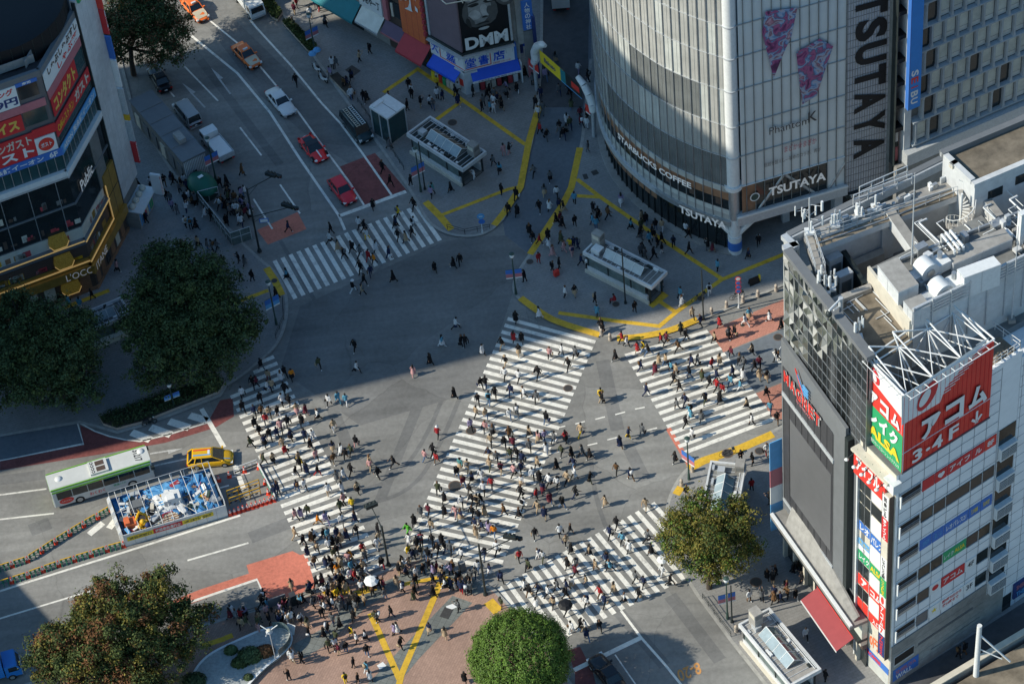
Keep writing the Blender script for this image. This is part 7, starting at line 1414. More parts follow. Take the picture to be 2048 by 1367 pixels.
gdm = thing('green_canopy', 'dark green half dome canopy with white notices at the pen entrance', 'canopy', at(408, 385, Z1), math.radians(-55)); m = MB(); m.ell((0, 0, 1.2), 2.1, 1.5, 1.2, 'dome_green', n=24, m=7, half=True); m.build('shell', gdm)
m = MB(); m.tube((0, 0, 0), (0, 0, 1.2), 1.6, 'green_metal', n=24, caps=False); m.build('drum_wall', gdm); m = MB(); m.box(-.2, .2, -.3, .3, 2.5, 2.53, 'sign_white'); m.build('notice', gdm)
# ---- shopping street gate
PLg, PRg = at(1074, 182), at(1188, 274); d = PRg - PLg; G = Plane(PLg, math.degrees(math.atan2(d.y, d.x))); gate = thing('street_gate', 'curved white arch gate with yellow and dark banner over the shopping alley', 'gate', PLg, world=True)
def gp_(u, v): s_, z = G.sz(u, v); return G.pt(s_, z)
m = MB(); m.tube(G.pt(0, 0), G.pt(0, 4.6), .22, 'galv'); pts = [G.pt(0, 4.4), gp_(1071, 118), gp_(1069, 104), gp_(1074, 93), gp_(1083, 89), gp_(1091, 92)]; rr_ = [.45, .48, .5, .48, .42, .2]
for (a, b, r0, r1) in zip(pts, pts[1:], rr_, rr_[1:]): m.tube(a, b, r0, 'white_metal', r1=r1, n=12)
m.build('arch_arm', gate)
m = MB(); dR = G.sz(1188, 274)[0]; m.tube(G.pt(dR, 0), gp_(1186, 222), .22, 'galv'); pts = [gp_(1186, 222), gp_(1184, 208), gp_(1177, 188), gp_(1168, 170), gp_(1155, 153)]; rr_ = [.42, .45, .45, .42, .3]
for (a, b, r0, r1) in zip(pts, pts[1:], rr_, rr_[1:]): m.tube(a, b, r0, 'white_metal', r1=r1, n=12)
m.build('arch_arm', gate)
(sA_, zA_), (sB_, zB_) = G.sz(1079, 100), G.sz(1162, 173); hb = 1.9
def bq(t0, t1, k, off=.02, y0=0., y1=1.):
    f = lambda t, y, o: G.pt(sA_ + (sB_ - sA_) * t, zA_ + (zB_ - zA_) * t - hb + hb * y, -o)
    m.hexa([f(t0, y0, -.02), f(t1, y0, -.02), f(t1, y0, off), f(t0, y0, off)], [f(t0, y1, -.02), f(t1, y1, -.02), f(t1, y1, off), f(t0, y1, off)], k)
m = MB(); bq(0, .58, 'sign_yellow'); bq(.5, .62, 'teal_cloth', .025); bq(.58, 1, 'dark_metal'); bq(.76, .95, 'bright_red', .03, .3, .75); bq(0.5, 1, 'sky_blue', .03, 0, .06)
m.text('Bakuso', lambda x, y: G.pt(sA_ + (sB_ - sA_) * (.1 + .28 * x), zA_ + (zB_ - zA_) * (.1 + .28 * x) - hb + hb * (.35 + .35 * y), -.03), 'navy', .04); m.build('banner', gate)
for s_, kx in ((-.5, -1), (.45, 1), (dR - .6, -1)): m = MB(); m.slab(G, s_ - .4, s_ + .4, 3.4, 4.5, .1, .14, 'bright_red'); m.slab(G, s_ - .4, s_ + .4, 3.2, 3.4, .1, .14, 'sign_white'); m.build('flag', gate)
# ---- overhead line mast at the bottom right and railway strip
mast_, h = post('catenary_mast', 'white overhead line mast with braced arm at bottom right', (1951, 1362), (1960, 1250), 'mast', .3, 'white_metal', 0); m = MB(); e1 = at(2020, 1322, h * .45) - Vector(mast_.location); m.tube((0, 0, h * .85), e1, .1, 'white_metal'); m.tube((0, 0, h * .6), e1 * .75 + Vector((0, 0, 1.2)), .06, 'white_metal'); m.build('arm', mast_)
rw = thing('railway_wall', 'low concrete railway retaining wall at the bottom right corner', 'wall', at(1900, 1362), world=True); p, q = at(1905, 1372), at(2140, 1232); d = q - p; RWp = Plane(p, math.degrees(math.atan2(d.y, d.x))); m = MB(); m.slab(RWp, -8, 30, 0, 1.6, -.4, 0, 'concrete'); m.build('wall', rw); m = MB(); m.slab(RWp, -8, 30, 1.6, 1.75, -.5, .1, 'cream'); m.build('coping', rw)
m = MB(); m.slab(RWp, -8, 30, -.1, 1.0, 30, .5, 'roof_brown'); m.v = m.v; tag(m.build('railway_bed'), kind='structure')
for ob in [bpy.data.objects['railway_bed']]: ob.location = (0, 0, 0)
sheet('side_street', [(1785, 1400), (1800, 1362), (2048, 1205), (2200, 1110), (2300, 1120), (1900, 1420)], Z1 + .004, 'asphalt_dark')  # darker asphalt colour puts in the shade lying on this street
# ---- planted beds
def hedge(name, label, poly, h, k, n, seed, kerb=True, cat='hedge'):
    p2 = P2(poly); c = flat(sum((Vector((*p, 0)) for p in p2), Vector()) / len(p2), Z1); o = thing(name, label, cat, c, world=True)
    if kerb: m = MB(); m.prism(p2, Z1, Z1 + .35, 'curb_stone', 'soil'); m.build('kerb', o)
    q = random.Random(seed); xs = [p[0] for p in p2]; ys = [p[1] for p in p2]; m = MB()
    def inside(x, y):
        r = False
        for (x0, y0), (x1, y1) in zip(p2, p2[1:] + p2[:1]):
            if (y0 > y) != (y1 > y) and x < (x1 - x0) * (y - y0) / (y1 - y0) + x0: r = not r
        return r
    cnt = 0
    while cnt < n:
        x, y = q.uniform(min(xs), max(xs)), q.uniform(min(ys), max(ys))
        if not inside(x, y): continue
        cnt += 1; z = Z1 + .3 + h * q.random(); s_ = q.uniform(.07, .16); a = Vector((q.gauss(0, 1), q.gauss(0, 1), q.gauss(.6, .8))).normalized(); t = a.orthogonal().normalized(); b = a.cross(t); ctr_ = Vector((x, y, z))
        m.poly([ctr_ - t * s_, ctr_ - b * s_ * .6, ctr_ + t * s_, ctr_ + b * s_ * .6], k)
    m.build('foliage', o); return o
hedge('planter_bed', 'green planter bed with pale kerb under the bannered lamp at top', [(566, 50), (582, 45), (636, 98), (632, 108), (618, 108)], .5, 'leaf_green', 2600, 1, cat='planter'); hedge('planter_bed', 'green planter bed behind the white box truck at top', [(500, -20), (520, -25), (566, 30), (556, 45), (545, 40)], .5, 'leaf_green', 2200, 2, cat='planter')
hedge('planter_bed', 'bare soil planter with seated people beside the parked scooters', [(660, 158), (676, 150), (712, 188), (698, 198)], .05, 'soil', 40, 3, cat='planter')
hedge('clipped_hedge', 'long dark clipped hedge bed below the big left trees', [(200, 838), (330, 792), (430, 762), (450, 770), (438, 788), (345, 824), (285, 848), (235, 861), (208, 852)], .7, 'leaf_dark', 4200, 4)
# ---- stage-like planter on the plaza
stg = thing('garden_planter', 'long round-ended gravel garden with low shrubs on the brick plaza', 'planter', at(490, 1320, Z1), world=True)
cen = [(380, 1370), (400, 1332), (430, 1308), (480, 1285), (530, 1263), (565, 1258), (585, 1272), (584, 1295), (565, 1315), (530, 1340), (500, 1372), (470, 1410), (370, 1420)]
p2 = P2(smooth_line(cen)); m = MB(); m.prism(p2, Z1, Z1 + .45, 'concrete', 'gravel_white'); m.build('gravel_bed', stg); m = MB(); ribbon(m, [p for p in p2], .25, Z1 + .47, 'sign_white', True); m.build('rim', stg)
m = MB()
arc = [Vector((*p, 0)) for p in P2(smooth_line([(548, 1262), (572, 1262), (586, 1280), (580, 1300), (560, 1318)]))]
for a, b in zip(arc, arc[1:]): m.hexa([flat(a, Z1 + .45), flat(b, Z1 + .45), flat(b, Z1 + .45) + Vector((.03, .03, 0)), flat(a, Z1 + .45) + Vector((.03, .03, 0))], [flat(a, 1.5), flat(b, 1.5), flat(b, 1.5) + Vector((.03, .03, 0)), flat(a, 1.5) + Vector((.03, .03, 0))], 'clear_glass')
m.build('glass_screen', stg)
def shrub(label, u, v, r, k, seed, h=.8, n=700):
    o = thing('shrub', label, 'shrub', at(u, v, Z1 + .45), group='low shrubs in the gravel garden'); q = random.Random(seed); m = MB()
    for i in range(n):
        a = Vector((q.gauss(0, 1), q.gauss(0, 1), abs(q.gauss(0, 1)))).normalized(); c_ = Vector((a.x * r, a.y * r * .8, a.z * h)) * q.uniform(.75, 1.05); t = (a + Vector((q.uniform(-.6, .6), q.uniform(-.6, .6), q.uniform(-.6, .6)))).orthogonal().normalized(); b = a.cross(t); s_ = q.uniform(.06, .13); m.poly([c_ - t * s_, c_ - b * s_, c_ + t * s_, c_ + b * s_], k)
    m.build('foliage', o); m = MB(); m.tube((0, 0, 0), (0, 0, h * .6), .05, 'bark'); m.ell((0, 0, 0), r * .8, r * .65, h * .8, 'leaf_dark', n=10, m=4, half=True); m.build('stem', o)
shrub('largest dark shrub in the middle of gravel garden', 500, 1312, 1.3, 'leaf_dark', 1, 1.0, 1400); shrub('rust tinged shrub beside largest dark one in gravel garden', 530, 1303, 1.0, 'leaf_rust', 2, .7); shrub('small dark shrub at left of gravel garden', 462, 1301, .7, 'leaf_dark', 3, .7); shrub('round dark shrub low in the gravel garden near the frame edge', 388, 1362, 1.3, 'leaf_dark', 4, .8, 900); shrub('tiny dark bush at the lower rim of gravel garden', 497, 1354, .5, 'leaf_dark', 5, .4, 300); shrub('medium green shrub between small and largest shrubs', 480, 1325, .9, 'leaf_green', 6, .6)
o, h = post('garden_lamp', 'white three-armed lamp rising from the gravel garden', (551, 1316), (542, 1262), 'street lamp', .05, 'galv', Z1 + .45); m = MB(); m.tube((0, 0, h), (0, 0, h + .2), .34, 'galv', r1=.22, n=14); m.ell((0, 0, h + .2), .22, .22, .12, 'cream', half=True); m.build('lantern', o); m = MB()
for a in (.3, 2.6, 4.4): m.tube((0, 0, h + .1), (math.cos(a) * .9, math.sin(a) * .9, h + .5), .05, 'white_metal', n=6)
m.build('arm', o)
# tent legs of that lamp
# ---- buskers' gear and small things
sk = thing('loudspeaker', 'black upright loudspeaker at the kerb by the red road patch', 'speaker', at(588, 1206, Z1), math.radians(20)); m = MB(); m.box(-.3, .3, -.3, .3, 0, 1.5, 'screen_black'); m.build('cabinet', sk); m = MB(); m.box(-.25, .25, -.32, -.3, .1, 1.4, 'dark_metal'); m.build('grille', sk)
bdg = thing('display_board', 'dark framed display board facing the red road patch', 'board', at(557, 1214, Z1), math.radians(17)); m = MB(); m.box(-.9, .9, -.05, .05, .5, 1.7, 'grey_panel'); m.build('panel', bdg); m = MB(); m.box(-.8, -.7, -.3, .3, 0, .5, 'dark_metal'); m.box(.7, .8, -.3, .3, 0, .5, 'dark_metal'); m.build('foot', bdg)
pl_c = thing('placard', 'pale blue placard propped on the ground among the buskers', 'placard', at(583, 1262, Z1), math.radians(-30)); m = MB(); m.hexa([(-.45, -.3, .02), (.45, -.3, .02), (.45, -.27, .02), (-.45, -.27, .02)], [(-.45, .2, .9), (.45, .2, .9), (.45, .23, .9), (-.45, .23, .9)], 'sign_white'); m.build('sheet', pl_c); m = MB(); m.tube((0, .22, .85), (0, .6, 0), .03, 'dark_metal'); m.build('stay', pl_c)
sc = thing('white_board', 'white placard lying against the upright walker near right crossing', 'placard', at(1557, 720, 0), math.radians(60)); m = MB(); m.box(-.7, .7, -.03, .03, .6, 1.4, 'sign_white'); m.build('sheet', sc); m = MB(); m.tube((0, 0, 0), (0, 0, .6), .03, 'dark_metal'); m.build('handle', sc)
cs_ = thing('red_suitcase', 'bright red suitcase standing near the middle station entrance', 'suitcase', at(1113, 551, Z1), .5); m = MB(); m.box(-.3, .3, -.18, .18, .06, .8, 'bright_red'); m.build('shell', cs_); m = MB(); m.path([(-.12, .1, .8), (-.12, .1, 1.05), (.12, .1, 1.05), (.12, .1, .8)], .02, 'dark_metal', n=5); m.build('handle', cs_)
ut = thing('utility_box', 'grey metal roadside cabinet at plaza kerb left of signal mast', 'cabinet', at(925, 1138, Z1), math.radians(20)); m = MB(); m.box(-.3, .3, -.25, .25, 0, 1.2, 'concrete_dark'); m.build('casing', ut); m = MB(); m.box(-.26, .26, -.27, -.25, .1, 1.1, 'grey_panel'); m.build('door', ut)
def brolly(label, u, v, z, k, r=.62):
    o = thing('umbrella', label, 'umbrella', at(u, v, 0)); m = MB(); n = 8; top = Vector((0, 0, z + .32)); rim = [Vector((r * math.cos(i * 2 * math.pi / n), r * math.sin(i * 2 * math.pi / n), z)) for i in range(n)]; mid = [Vector((x.x * .6, x.y * .6, z + .24)) for x in rim]
    for i in range(n): j = (i + 1) % n; m.poly([top, mid[i], mid[j]], k, True); m.poly([mid[i], rim[i], rim[j], mid[j]], k, True)
    m.build('canopy', o); m = MB(); m.tube((0, 0, z - .75), (0, 0, z + .38), .015, 'dark_metal', n=5); m.build('shaft', o)
brolly('open white parasol held over a walker near the plaza kerb', 747, 1184, 1.9, 'sign_white', .75); brolly('open black umbrella held on the lower right crossing', 1133, 1233, 1.95, 'black', .75); brolly('sky blue umbrella above the scooters, left one', 629, 132, 1.9, 'sky_blue', .5); brolly('sky blue umbrella above the scooters, right one', 638, 126, 2.0, 'sky_blue', .5); brolly('open white parasol near the yellowing tree on right crossing', 1326, 1142, 1.9, 'sign_white', .55)
# ------------------------------------------------------------------ trees
def limb(m, pts, r0, r1, k='bark'):
    n = len(pts) - 1
    for i in range(n): m.tube(pts[i], pts[i + 1], r0 + (r1 - r0) * i / n, k, r1=r0 + (r1 - r0) * (i + 1) / n, n=7, caps=False)
def tree(name, label, base, clumps, k_list, nleaf, seed, leaf=(.16, .34), trunk_r=.4, z0=Z1, group=None, fill=.45, grow=1.):
    """clumps: (dx, dy, z, rx, ry, rz) ellipsoids that together make the crown; leaves sit mostly near their outer shells"""
    b = at(*base, z0) if len(base) == 2 else Vector(base); o = thing(name, label, 'tree', b, group=group); q = random.Random(seed); clumps = [(a_, b_, z_, rx * grow, ry * grow, rz * grow) for a_, b_, z_, rx, ry, rz in clumps]
    m = MB(); top = max(c[2] for c in clumps); cm_ = sum((Vector((c[0], c[1], 0)) for c in clumps), Vector()) / len(clumps); lo = min(c[2] - c[5] for c in clumps)
    fork = Vector((cm_.x * .15, cm_.y * .15, max(2.2, lo + .6))); limb(m, [Vector((0, 0, 0)), Vector((.05, .05, fork.z * .5)), fork], trunk_r, trunk_r * .75)
    for c in clumps:
        e = Vector((c[0], c[1], c[2])); md = fork.lerp(e, .5) + Vector((q.uniform(-.4, .4), q.uniform(-.4, .4), -.3)); limb(m, [fork, md, e], trunk_r * .45, trunk_r * .12)
        for j in range(4):
            a = Vector((q.gauss(0, 1), q.gauss(0, 1), q.gauss(.2, .7))).normalized(); limb(m, [md.lerp(e, q.uniform(.3, 1)), e + Vector((a.x * c[3], a.y * c[4], a.z * c[5])) * .75], trunk_r * .12, .03)
    m.build('trunk', o)
    vol = [c[3] * c[4] * c[5] for c in clumps]; tot = sum(vol); vs = []; fs = []; ms = []
    for c, v in zip(clumps, vol):
        # break each clump into tufts so that gaps and lumps show
        nt_ = max(26, int(60 * (v / tot) * len(clumps) ** .6 + v * 1.1)); tufts = []
        for j in range(nt_):
            a = Vector((q.gauss(0, 1), q.gauss(0, 1), q.gauss(0, 1))).normalized() * q.uniform(fill, 1.0); tufts.append((Vector((c[0] + a.x * c[3], c[1] + a.y * c[4], c[2] + a.z * c[5])), q.uniform(.4, 1.1) * min(1.0, (c[3] + c[4]) / 4 * .45 + .25), q.choice(range(len(k_list)))))
        nl = int(nleaf * v / tot)
        for j in range(nl):
            tc, tr_, tk = q.choice(tufts); a = Vector((q.gauss(0, 1), q.gauss(0, 1), q.gauss(.15, .8))).normalized(); p = tc + a * tr_ * (q.uniform(.5, 1.08) if q.random() < .8 else q.uniform(1, 1.7)); s_ = q.uniform(*leaf)
            nn = (a + Vector((q.uniform(-.9, .9), q.uniform(-.9, .9), q.uniform(-.3, 1.0)))).normalized(); t = nn.orthogonal(); t.rotate(Matrix.Rotation(q.uniform(0, 6.28), 3, nn)); t = t.normalized() * s_; bb_ = nn.cross(t).normalized() * s_ * .55
            i0 = len(vs); vs += [p - t, p - bb_, p + t, p + bb_]; fs.append((i0, i0 + 1, i0 + 2, i0 + 3)); ms.append(tk if q.random() < .8 else q.randrange(len(k_list)))
    me = bpy.data.meshes.new('crown'); me.from_pydata(vs, [], fs)
    for k in k_list: me.materials.append(MT[k])
    me.polygons.foreach_set('material_index', ms); me.update(); ob = bpy.data.objects.new('crown', me); COL.objects.link(ob); ob.parent = o
    return o
# clumps are given by the pixel of their centre at a height, relative to the trunk base
def cl(base, z0, *L):
    b = at(*base, z0); r = []
    for u, v, z, rx, ry, rz in L: p = at(u, v, z); r.append((p.x - b.x, p.y - b.y, z - z0, rx, ry, rz))
    return r
# big evergreen right of the gold shop
bs0 = (372, 702)
tree('broad_tree', 'great dark evergreen tree with sunlit lower leaves beside the left crossing', bs0, cl(bs0, Z1, (370, 600, 8, 5, 5, 3.6), (330, 545, 9, 3.2, 3.2, 2.6), (400, 555, 8.5, 3.4, 3, 2.4), (440, 640, 7, 3.6, 3.2, 2.6), (300, 630, 7.5, 3.4, 3.2, 2.8), (360, 690, 6.5, 4, 2.8, 2.4), (430, 700, 5.5, 3.4, 2.4, 2.0), (310, 700, 6, 3, 2.6, 2.2), (480, 670, 5.2, 2, 2, 1.6), (345, 505, 9.6, 1.9, 1.8, 1.6), (290, 740, 4.8, 1.8, 1.6, 1.2), (380, 735, 4.6, 2.8, 1.6, 1.4), (320, 760, 4.0, 2.2, 1.4, 1.2), (430, 748, 4.2, 2.4, 1.4, 1.2), (500, 640, 5.6, 1.6, 1.6, 1.3)), ['leaf_dark', 'leaf_dark', 'leaf_green'], 90000, 21, (.08, .19), .55, grow=1.17)
bs1 = (130, 800)
tree('broad_tree', 'dark evergreen tree at the left edge over the bus bay', bs1, cl(bs1, Z1, (95, 690, 8, 4.6, 4.4, 3.4), (40, 640, 8.5, 3.4, 3.4, 2.8), (150, 670, 7.5, 3, 3, 2.6), (160, 740, 6, 2.8, 2.4, 2.2), (60, 740, 6.5, 3.4, 2.8, 2.4), (160, 790, 4.2, 2.2, 1.5, 1.4), (0, 720, 7, 3, 3, 2.5), (20, 780, 5.5, 2.6, 2.2, 1.8), (110, 790, 4.6, 2.4, 1.6, 1.4), (25, 600, 8.6, 1.8, 1.8, 1.5)), ['leaf_dark', 'leaf_dark', 'leaf_green'], 64000, 22, (.08, .19), .5, grow=1.12)
bs2 = (268, 150)
tree('autumn_tree', 'dark rusty tree over the parked black car at top left', bs2, cl(bs2, Z1, (275, 40, 8, 4.5, 4, 2.8), (330, 60, 7, 3.2, 3, 2.2), (350, 100, 5.6, 2, 2, 1.4), (225, 60, 7.5, 3, 3, 2.4), (290, -10, 9, 4, 3.5, 2.5), (310, 110, 5.4, 2.2, 1.8, 1.3), (230, 110, 5.2, 2, 2, 1.4)), ['leaf_rust', 'leaf_dark', 'leaf_dark', 'leaf_green'], 44000, 23, (.08, .18), .35, fill=.3, grow=1.12)
bs3 = (262, 1352)
tree('autumn_tree', 'large russet and green tree covering the bottom left plaza edge', bs3, cl(bs3, Z1, (230, 1260, 7, 4.2, 4, 3.2), (150, 1290, 6.5, 3.6, 3.4, 2.6), (100, 1300, 5.5, 2.6, 2.6, 2.0), (230, 1180, 7.6, 2.3, 2.2, 1.8), (308, 1168, 7.4, 2.3, 2.2, 1.6), (290, 1205, 7, 2.4, 2.2, 1.8), (325, 1215, 6.6, 2.6, 2.4, 1.9), (385, 1240, 5.2, 2.2, 2, 1.6), (350, 1290, 5, 2.6, 2.4, 2.0), (270, 1320, 5, 3.4, 2.8, 2.2), (170, 1340, 4.8, 3.4, 2.6, 2.0), (95, 1340, 4.2, 2, 2, 1.4), (300, 1360, 3.6, 2.6, 2, 1.6), (420, 1225, 5, 1.1, 1.1, .9), (175, 1220, 6.8, 2.2, 2.2, 1.8)), ['leaf_green', 'leaf_rust', 'leaf_yellow', 'leaf_green', 'leaf_green'], 115000, 24, (.08, .17), .45, fill=.35, grow=1.05)
bs4 = (1418, 1175)
tree('autumn_tree', 'green tree turning yellow on the right pavement before the dark building', bs4, cl(bs4, Z1, (1415, 1070, 6.5, 3.2, 3.2, 2.6), (1365, 1050, 6.2, 2.4, 2.4, 2.0), (1470, 1050, 6, 2.6, 2.4, 2.0), (1400, 1015, 6.8, 2.2, 2, 1.8), (1450, 1110, 5, 2.6, 2.2, 1.8), (1385, 1110, 5, 2.4, 2, 1.7), (1500, 1095, 4.6, 1.8, 1.7, 1.4), (1340, 1085, 5, 1.5, 1.5, 1.3), (1470, 1005, 6.2, 1.5, 1.4, 1.2), (1420, 1145, 3.8, 1.8, 1.5, 1.2)), ['leaf_green', 'leaf_yellow', 'leaf_yellow', 'leaf_ball'], 36000, 25, (.07, .16), .3, fill=.25, grow=1.0)
# round clipped tree
bq_ = at(1050, 1400, Z1); rt = thing('round_tree', 'bright green ball-clipped tree at the bottom centre kerb', 'tree', bq_)
m = MB(); limb(m, [Vector((0, 0, 0)), Vector((0, 0, 1.6)), Vector((.1, 0, 4.4))], .4, .3); q = random.Random(4); cz, R_, RZ = 6.4, 4.6, 4.1
ctr_ = at(1040, 1314, cz + Z1) - bq_; ctr_.z = cz
for i in range(12): a = Vector((q.gauss(0, 1), q.gauss(0, 1), q.gauss(.3, .6))).normalized(); limb(m, [Vector((.1, 0, 3.2)), ctr_ + Vector((a.x * R_, a.y * R_, a.z * RZ)) * .8], .14, .04)
m.build('trunk', rt); vs = []; fs = []
lumps = []
for i in range(520):
    z = 1 - 2 * (i + .5) / 520; t = i * 2.39996; r = math.sqrt(1 - z * z); lumps.append((Vector((r * math.cos(t) * R_, r * math.sin(t) * R_, z * RZ)) * q.uniform(.86, 1.0) + ctr_, q.uniform(.3, .75)))
for i in range(80000):
    c_, r = q.choice(lumps); a = Vector((q.gauss(0, 1), q.gauss(0, 1), q.gauss(0, 1))).normalized(); p = c_ + a * r * q.uniform(.4, 1.12)
    nn = (a + (p - ctr_).normalized() * .6 + Vector((q.uniform(-.6, .6), q.uniform(-.6, .6), q.uniform(-.2, .8)))).normalized(); t = nn.orthogonal(); t.rotate(Matrix.Rotation(q.uniform(0, 6.28), 3, nn)); s_ = q.uniform(.06, .12); t = t.normalized() * s_; b_ = nn.cross(t).normalized() * s_ * .6
    i0 = len(vs); vs += [p - t, p - b_, p + t, p + b_]; fs.append((i0, i0 + 1, i0 + 2, i0 + 3))
me = bpy.data.meshes.new('crown'); me.from_pydata(vs, [], fs); me.materials.append(MT['leaf_ball']); me.update(); ob = bpy.data.objects.new('crown', me); COL.objects.link(ob); ob.parent = rt
# ------------------------------------------------------------------ people
FAB = {'k': (.012, .012, .014), 'n': (.02, .03, .075), 'w': (.68, .68, .68), 'g': (.13, .135, .14), 'b': (.42, .31, .2), 'r': (.36, .025, .03), 'm': (.14, .025, .04), 'y': (.75, .5, .03), 'o': (.75, .24, .02), 'p': (.55, .3, .29), 'v': (.32, .26, .4), 't': (.1, .3, .42), 'e': (.075, .085, .045), 'B': (.14, .075, .035), 'j': (.09, .15, .26), 'G': (.1, .42, .04), 'c': (.1, .3, .3)}
CN = {'k': 'black', 'n': 'navy', 'w': 'white', 'g': 'grey', 'b': 'beige', 'r': 'red', 'm': 'maroon', 'y': 'yellow', 'o': 'orange', 'p': 'pink', 'v': 'lavender', 't': 'blue', 'e': 'olive', 'B': 'brown', 'j': 'denim', 'G': 'green', 'c': 'teal'}
for k, c in FAB.items(): MT['cloth_' + k] = mat('cloth_' + k, c, .85, .2, 9, spec=.2)
MT['skin'] = mat('skin', (.5, .3, .2), .6, .08, 8); MT['hair'] = mat('hair', (.015, .012, .01), .5, .3, 12); MT['hair_brown'] = mat('hair_brown', (.12, .06, .03), .5, .3, 12); MT['shoe_dark'] = mat('shoe_dark', (.02, .02, .02), .6, .2, 9); MT['shoe_white'] = mat('shoe_white', (.65, .65, .63), .6, .1, 9)
def person_mesh(name, stride, arm, lean=0., skirt=False, coat=False, pack=False, armup=False, longhair=False, sit=False, hat=False):
    """one continuous skinned body facing +X, 1.72 m tall; slots: top, bottom, skin, hair, shoe, bag"""
    hip = Vector((0, 0, .93 if not sit else .5)); ch = hip + Vector((.03 + lean * .3, 0, .34)); nk = hip + Vector((.03 + lean * .5, 0, .53)); hd = nk + Vector((.03, 0, .11)); tp = nk + Vector((.02, 0, .235))
    V = [hip, hip + Vector((.01, 0, .16)), ch, nk, hd, tp]; E_ = [(0, 1), (1, 2), (2, 3), (3, 4), (4, 5)]; Rr = [(.15, .115), (.125, .1), (.165, .12), (.06, .06), (.085, .095), (.07, .08)]
    def add(p, par, r): V.append(Vector(p)); E_.append((par, len(V) - 1)); Rr.append(r if isinstance(r, tuple) else (r, r)); return len(V) - 1
    for s_ in (-1, 1):
        f = stride * s_
        if sit: kn = Vector((.42, s_ * .11, .48)); an = Vector((.42, s_ * .11, .09)); toe = Vector((.56, s_ * .12, .05))
        else: kn = Vector((f * .26 + .05 * abs(stride), s_ * .095, .5)); an = Vector((f * .42 - (.1 if f < 0 else 0), s_ * .09, .09 + (.07 if f < -.1 else 0))); toe = an + Vector((.15, .01 * s_, -.045))
        a = add((hip.x, s_ * .09, hip.z - .06), 0, .092); b = add(kn, a, .064); c = add(an, b, .047); add(toe, c, (.045, .04))
        sh = add((ch.x, s_ * .17, ch.z + .11), 2, .062); g = -f * arm
        if armup: el = add((ch.x + .12, s_ * .24, ch.z - .1), sh, .045); wr = add((ch.x + .32, s_ * .12, ch.z + .12), el, .034)
        else: el = add((ch.x + g * .18 - .02, s_ * .235, ch.z - .16), sh, .045); wr = add((ch.x + g * .4 + .06, s_ * .23, ch.z - .38), el, .034)
        d = (V[wr] - V[el]).normalized(); pm = add(V[wr] + d * .07, wr, (.034, .022))
    me = bpy.data.meshes.new('skeleton'); me.from_pydata(V, E_, []); ob = bpy.data.objects.new('skeleton', me); COL.objects.link(ob)
    md = ob.modifiers.new('skin', 'SKIN'); 
    for i, r in enumerate(Rr): me.skin_vertices[0].data[i].radius = r
    me.skin_vertices[0].data[0].use_root = True
    md.use_smooth_shade = True; sb = ob.modifiers.new('sub', 'SUBSURF'); sb.levels = 1; sb.render_levels = 1
    dg = bpy.context.evaluated_depsgraph_get(); em = bpy.data.meshes.new_from_object(ob.evaluated_get(dg)); bm = bmesh.new(); bm.from_mesh(em)
    bpy.data.objects.remove(ob); bpy.data.meshes.remove(me); bpy.data.meshes.remove(em)
    for f in bm.faces:
        c = f.calc_center_median(); f.smooth = True
        if (c - hd).length < .2 and c.z > nk.z + .02: f.material_index = 3 if (c.z > hd.z + .05 or c.x < hd.x + .02) else 2
        elif c.z < (.12 if not sit else .1): f.material_index = 4
        elif c.z < hip.z - .02 and abs(c.y) < .2 and not (abs(c.y) > .19): f.material_index = 1
        else: f.material_index = 0
    for s_ in (-1, 1):       # hands: palm with five separate curled fingers
        i = [j for j, v in enumerate(V) if abs(v.y - s_ * abs(v.y)) < 1e-6 and j > 5]
        pm = [v for v in V[6:] if v.y * s_ > 0][-1]; el = [v for v in V[6:] if v.y * s_ > 0][-3]; d = (pm - el).normalized(); sd = Vector((1, 0, 0)) if not armup else Vector((0, 0, 1)); sd = (sd - d * sd.dot(d)).normalized(); nn = d.cross(sd)
        for f in bm.faces:
            if (f.calc_center_median() - pm).length < .085: f.material_index = 2
        for k in range(5):
            if k < 4: p0 = pm + sd * (.026 - .017 * k) + d * .01; L_ = (.07, .08, .075, .058)[k]; p1 = p0 + d * L_ * .6 + nn * (-s_) * .008; p2 = p1 + d * L_ * .35 + nn * (-s_) * .025
            else: p0 = pm + sd * .03 - d * .03; p1 = p0 + sd * .03 + d * .02; p2 = p1 + d * .03
            for a, b, r in ((p0, p1, .0085), (p1, p2, .007)):
                t = (b - a).normalized(); u_ = t.orthogonal().normalized() * r; w_ = t.cross(u_); vv = [bm.verts.new(x) for x in (a + u_, a + w_, a - u_, a - w_, b + u_ * .8, b + w_ * .8, b - u_ * .8, b - w_ * .8)]
                for q4 in ((0, 1, 5, 4), (1, 2, 6, 5), (2, 3, 7, 6), (3, 0, 4, 7), (4, 5, 6, 7)): bm.faces.new([vv[x] for x in q4]).material_index = 2
    def extra(vs, fs, mi):
        vv = [bm.verts.new(v) for v in vs]
        for f in fs: ff = bm.faces.new([vv[i] for i in f]); ff.material_index = mi; ff.smooth = True
    def ring_(c, rx, ry, n=10): return [(c[0] + rx * math.cos(i * 2 * math.pi / n), c[1] + ry * math.sin(i * 2 * math.pi / n), c[2]) for i in range(n)]
    def lathe(cs_, mi, n=10):
        vs = sum([ring_(c, rx, ry, n) for c, rx, ry in cs_], []); extra(vs, [(j * n + i, j * n + (i + 1) % n, (j + 1) * n + (i + 1) % n, (j + 1) * n + i) for j in range(len(cs_) - 1) for i in range(n)], mi)
    if skirt: lathe([((hip.x, 0, hip.z + .12), .13, .16), ((hip.x, 0, hip.z - .1), .19, .21), ((hip.x + .02, 0, hip.z - .42), .26, .25)], 1)
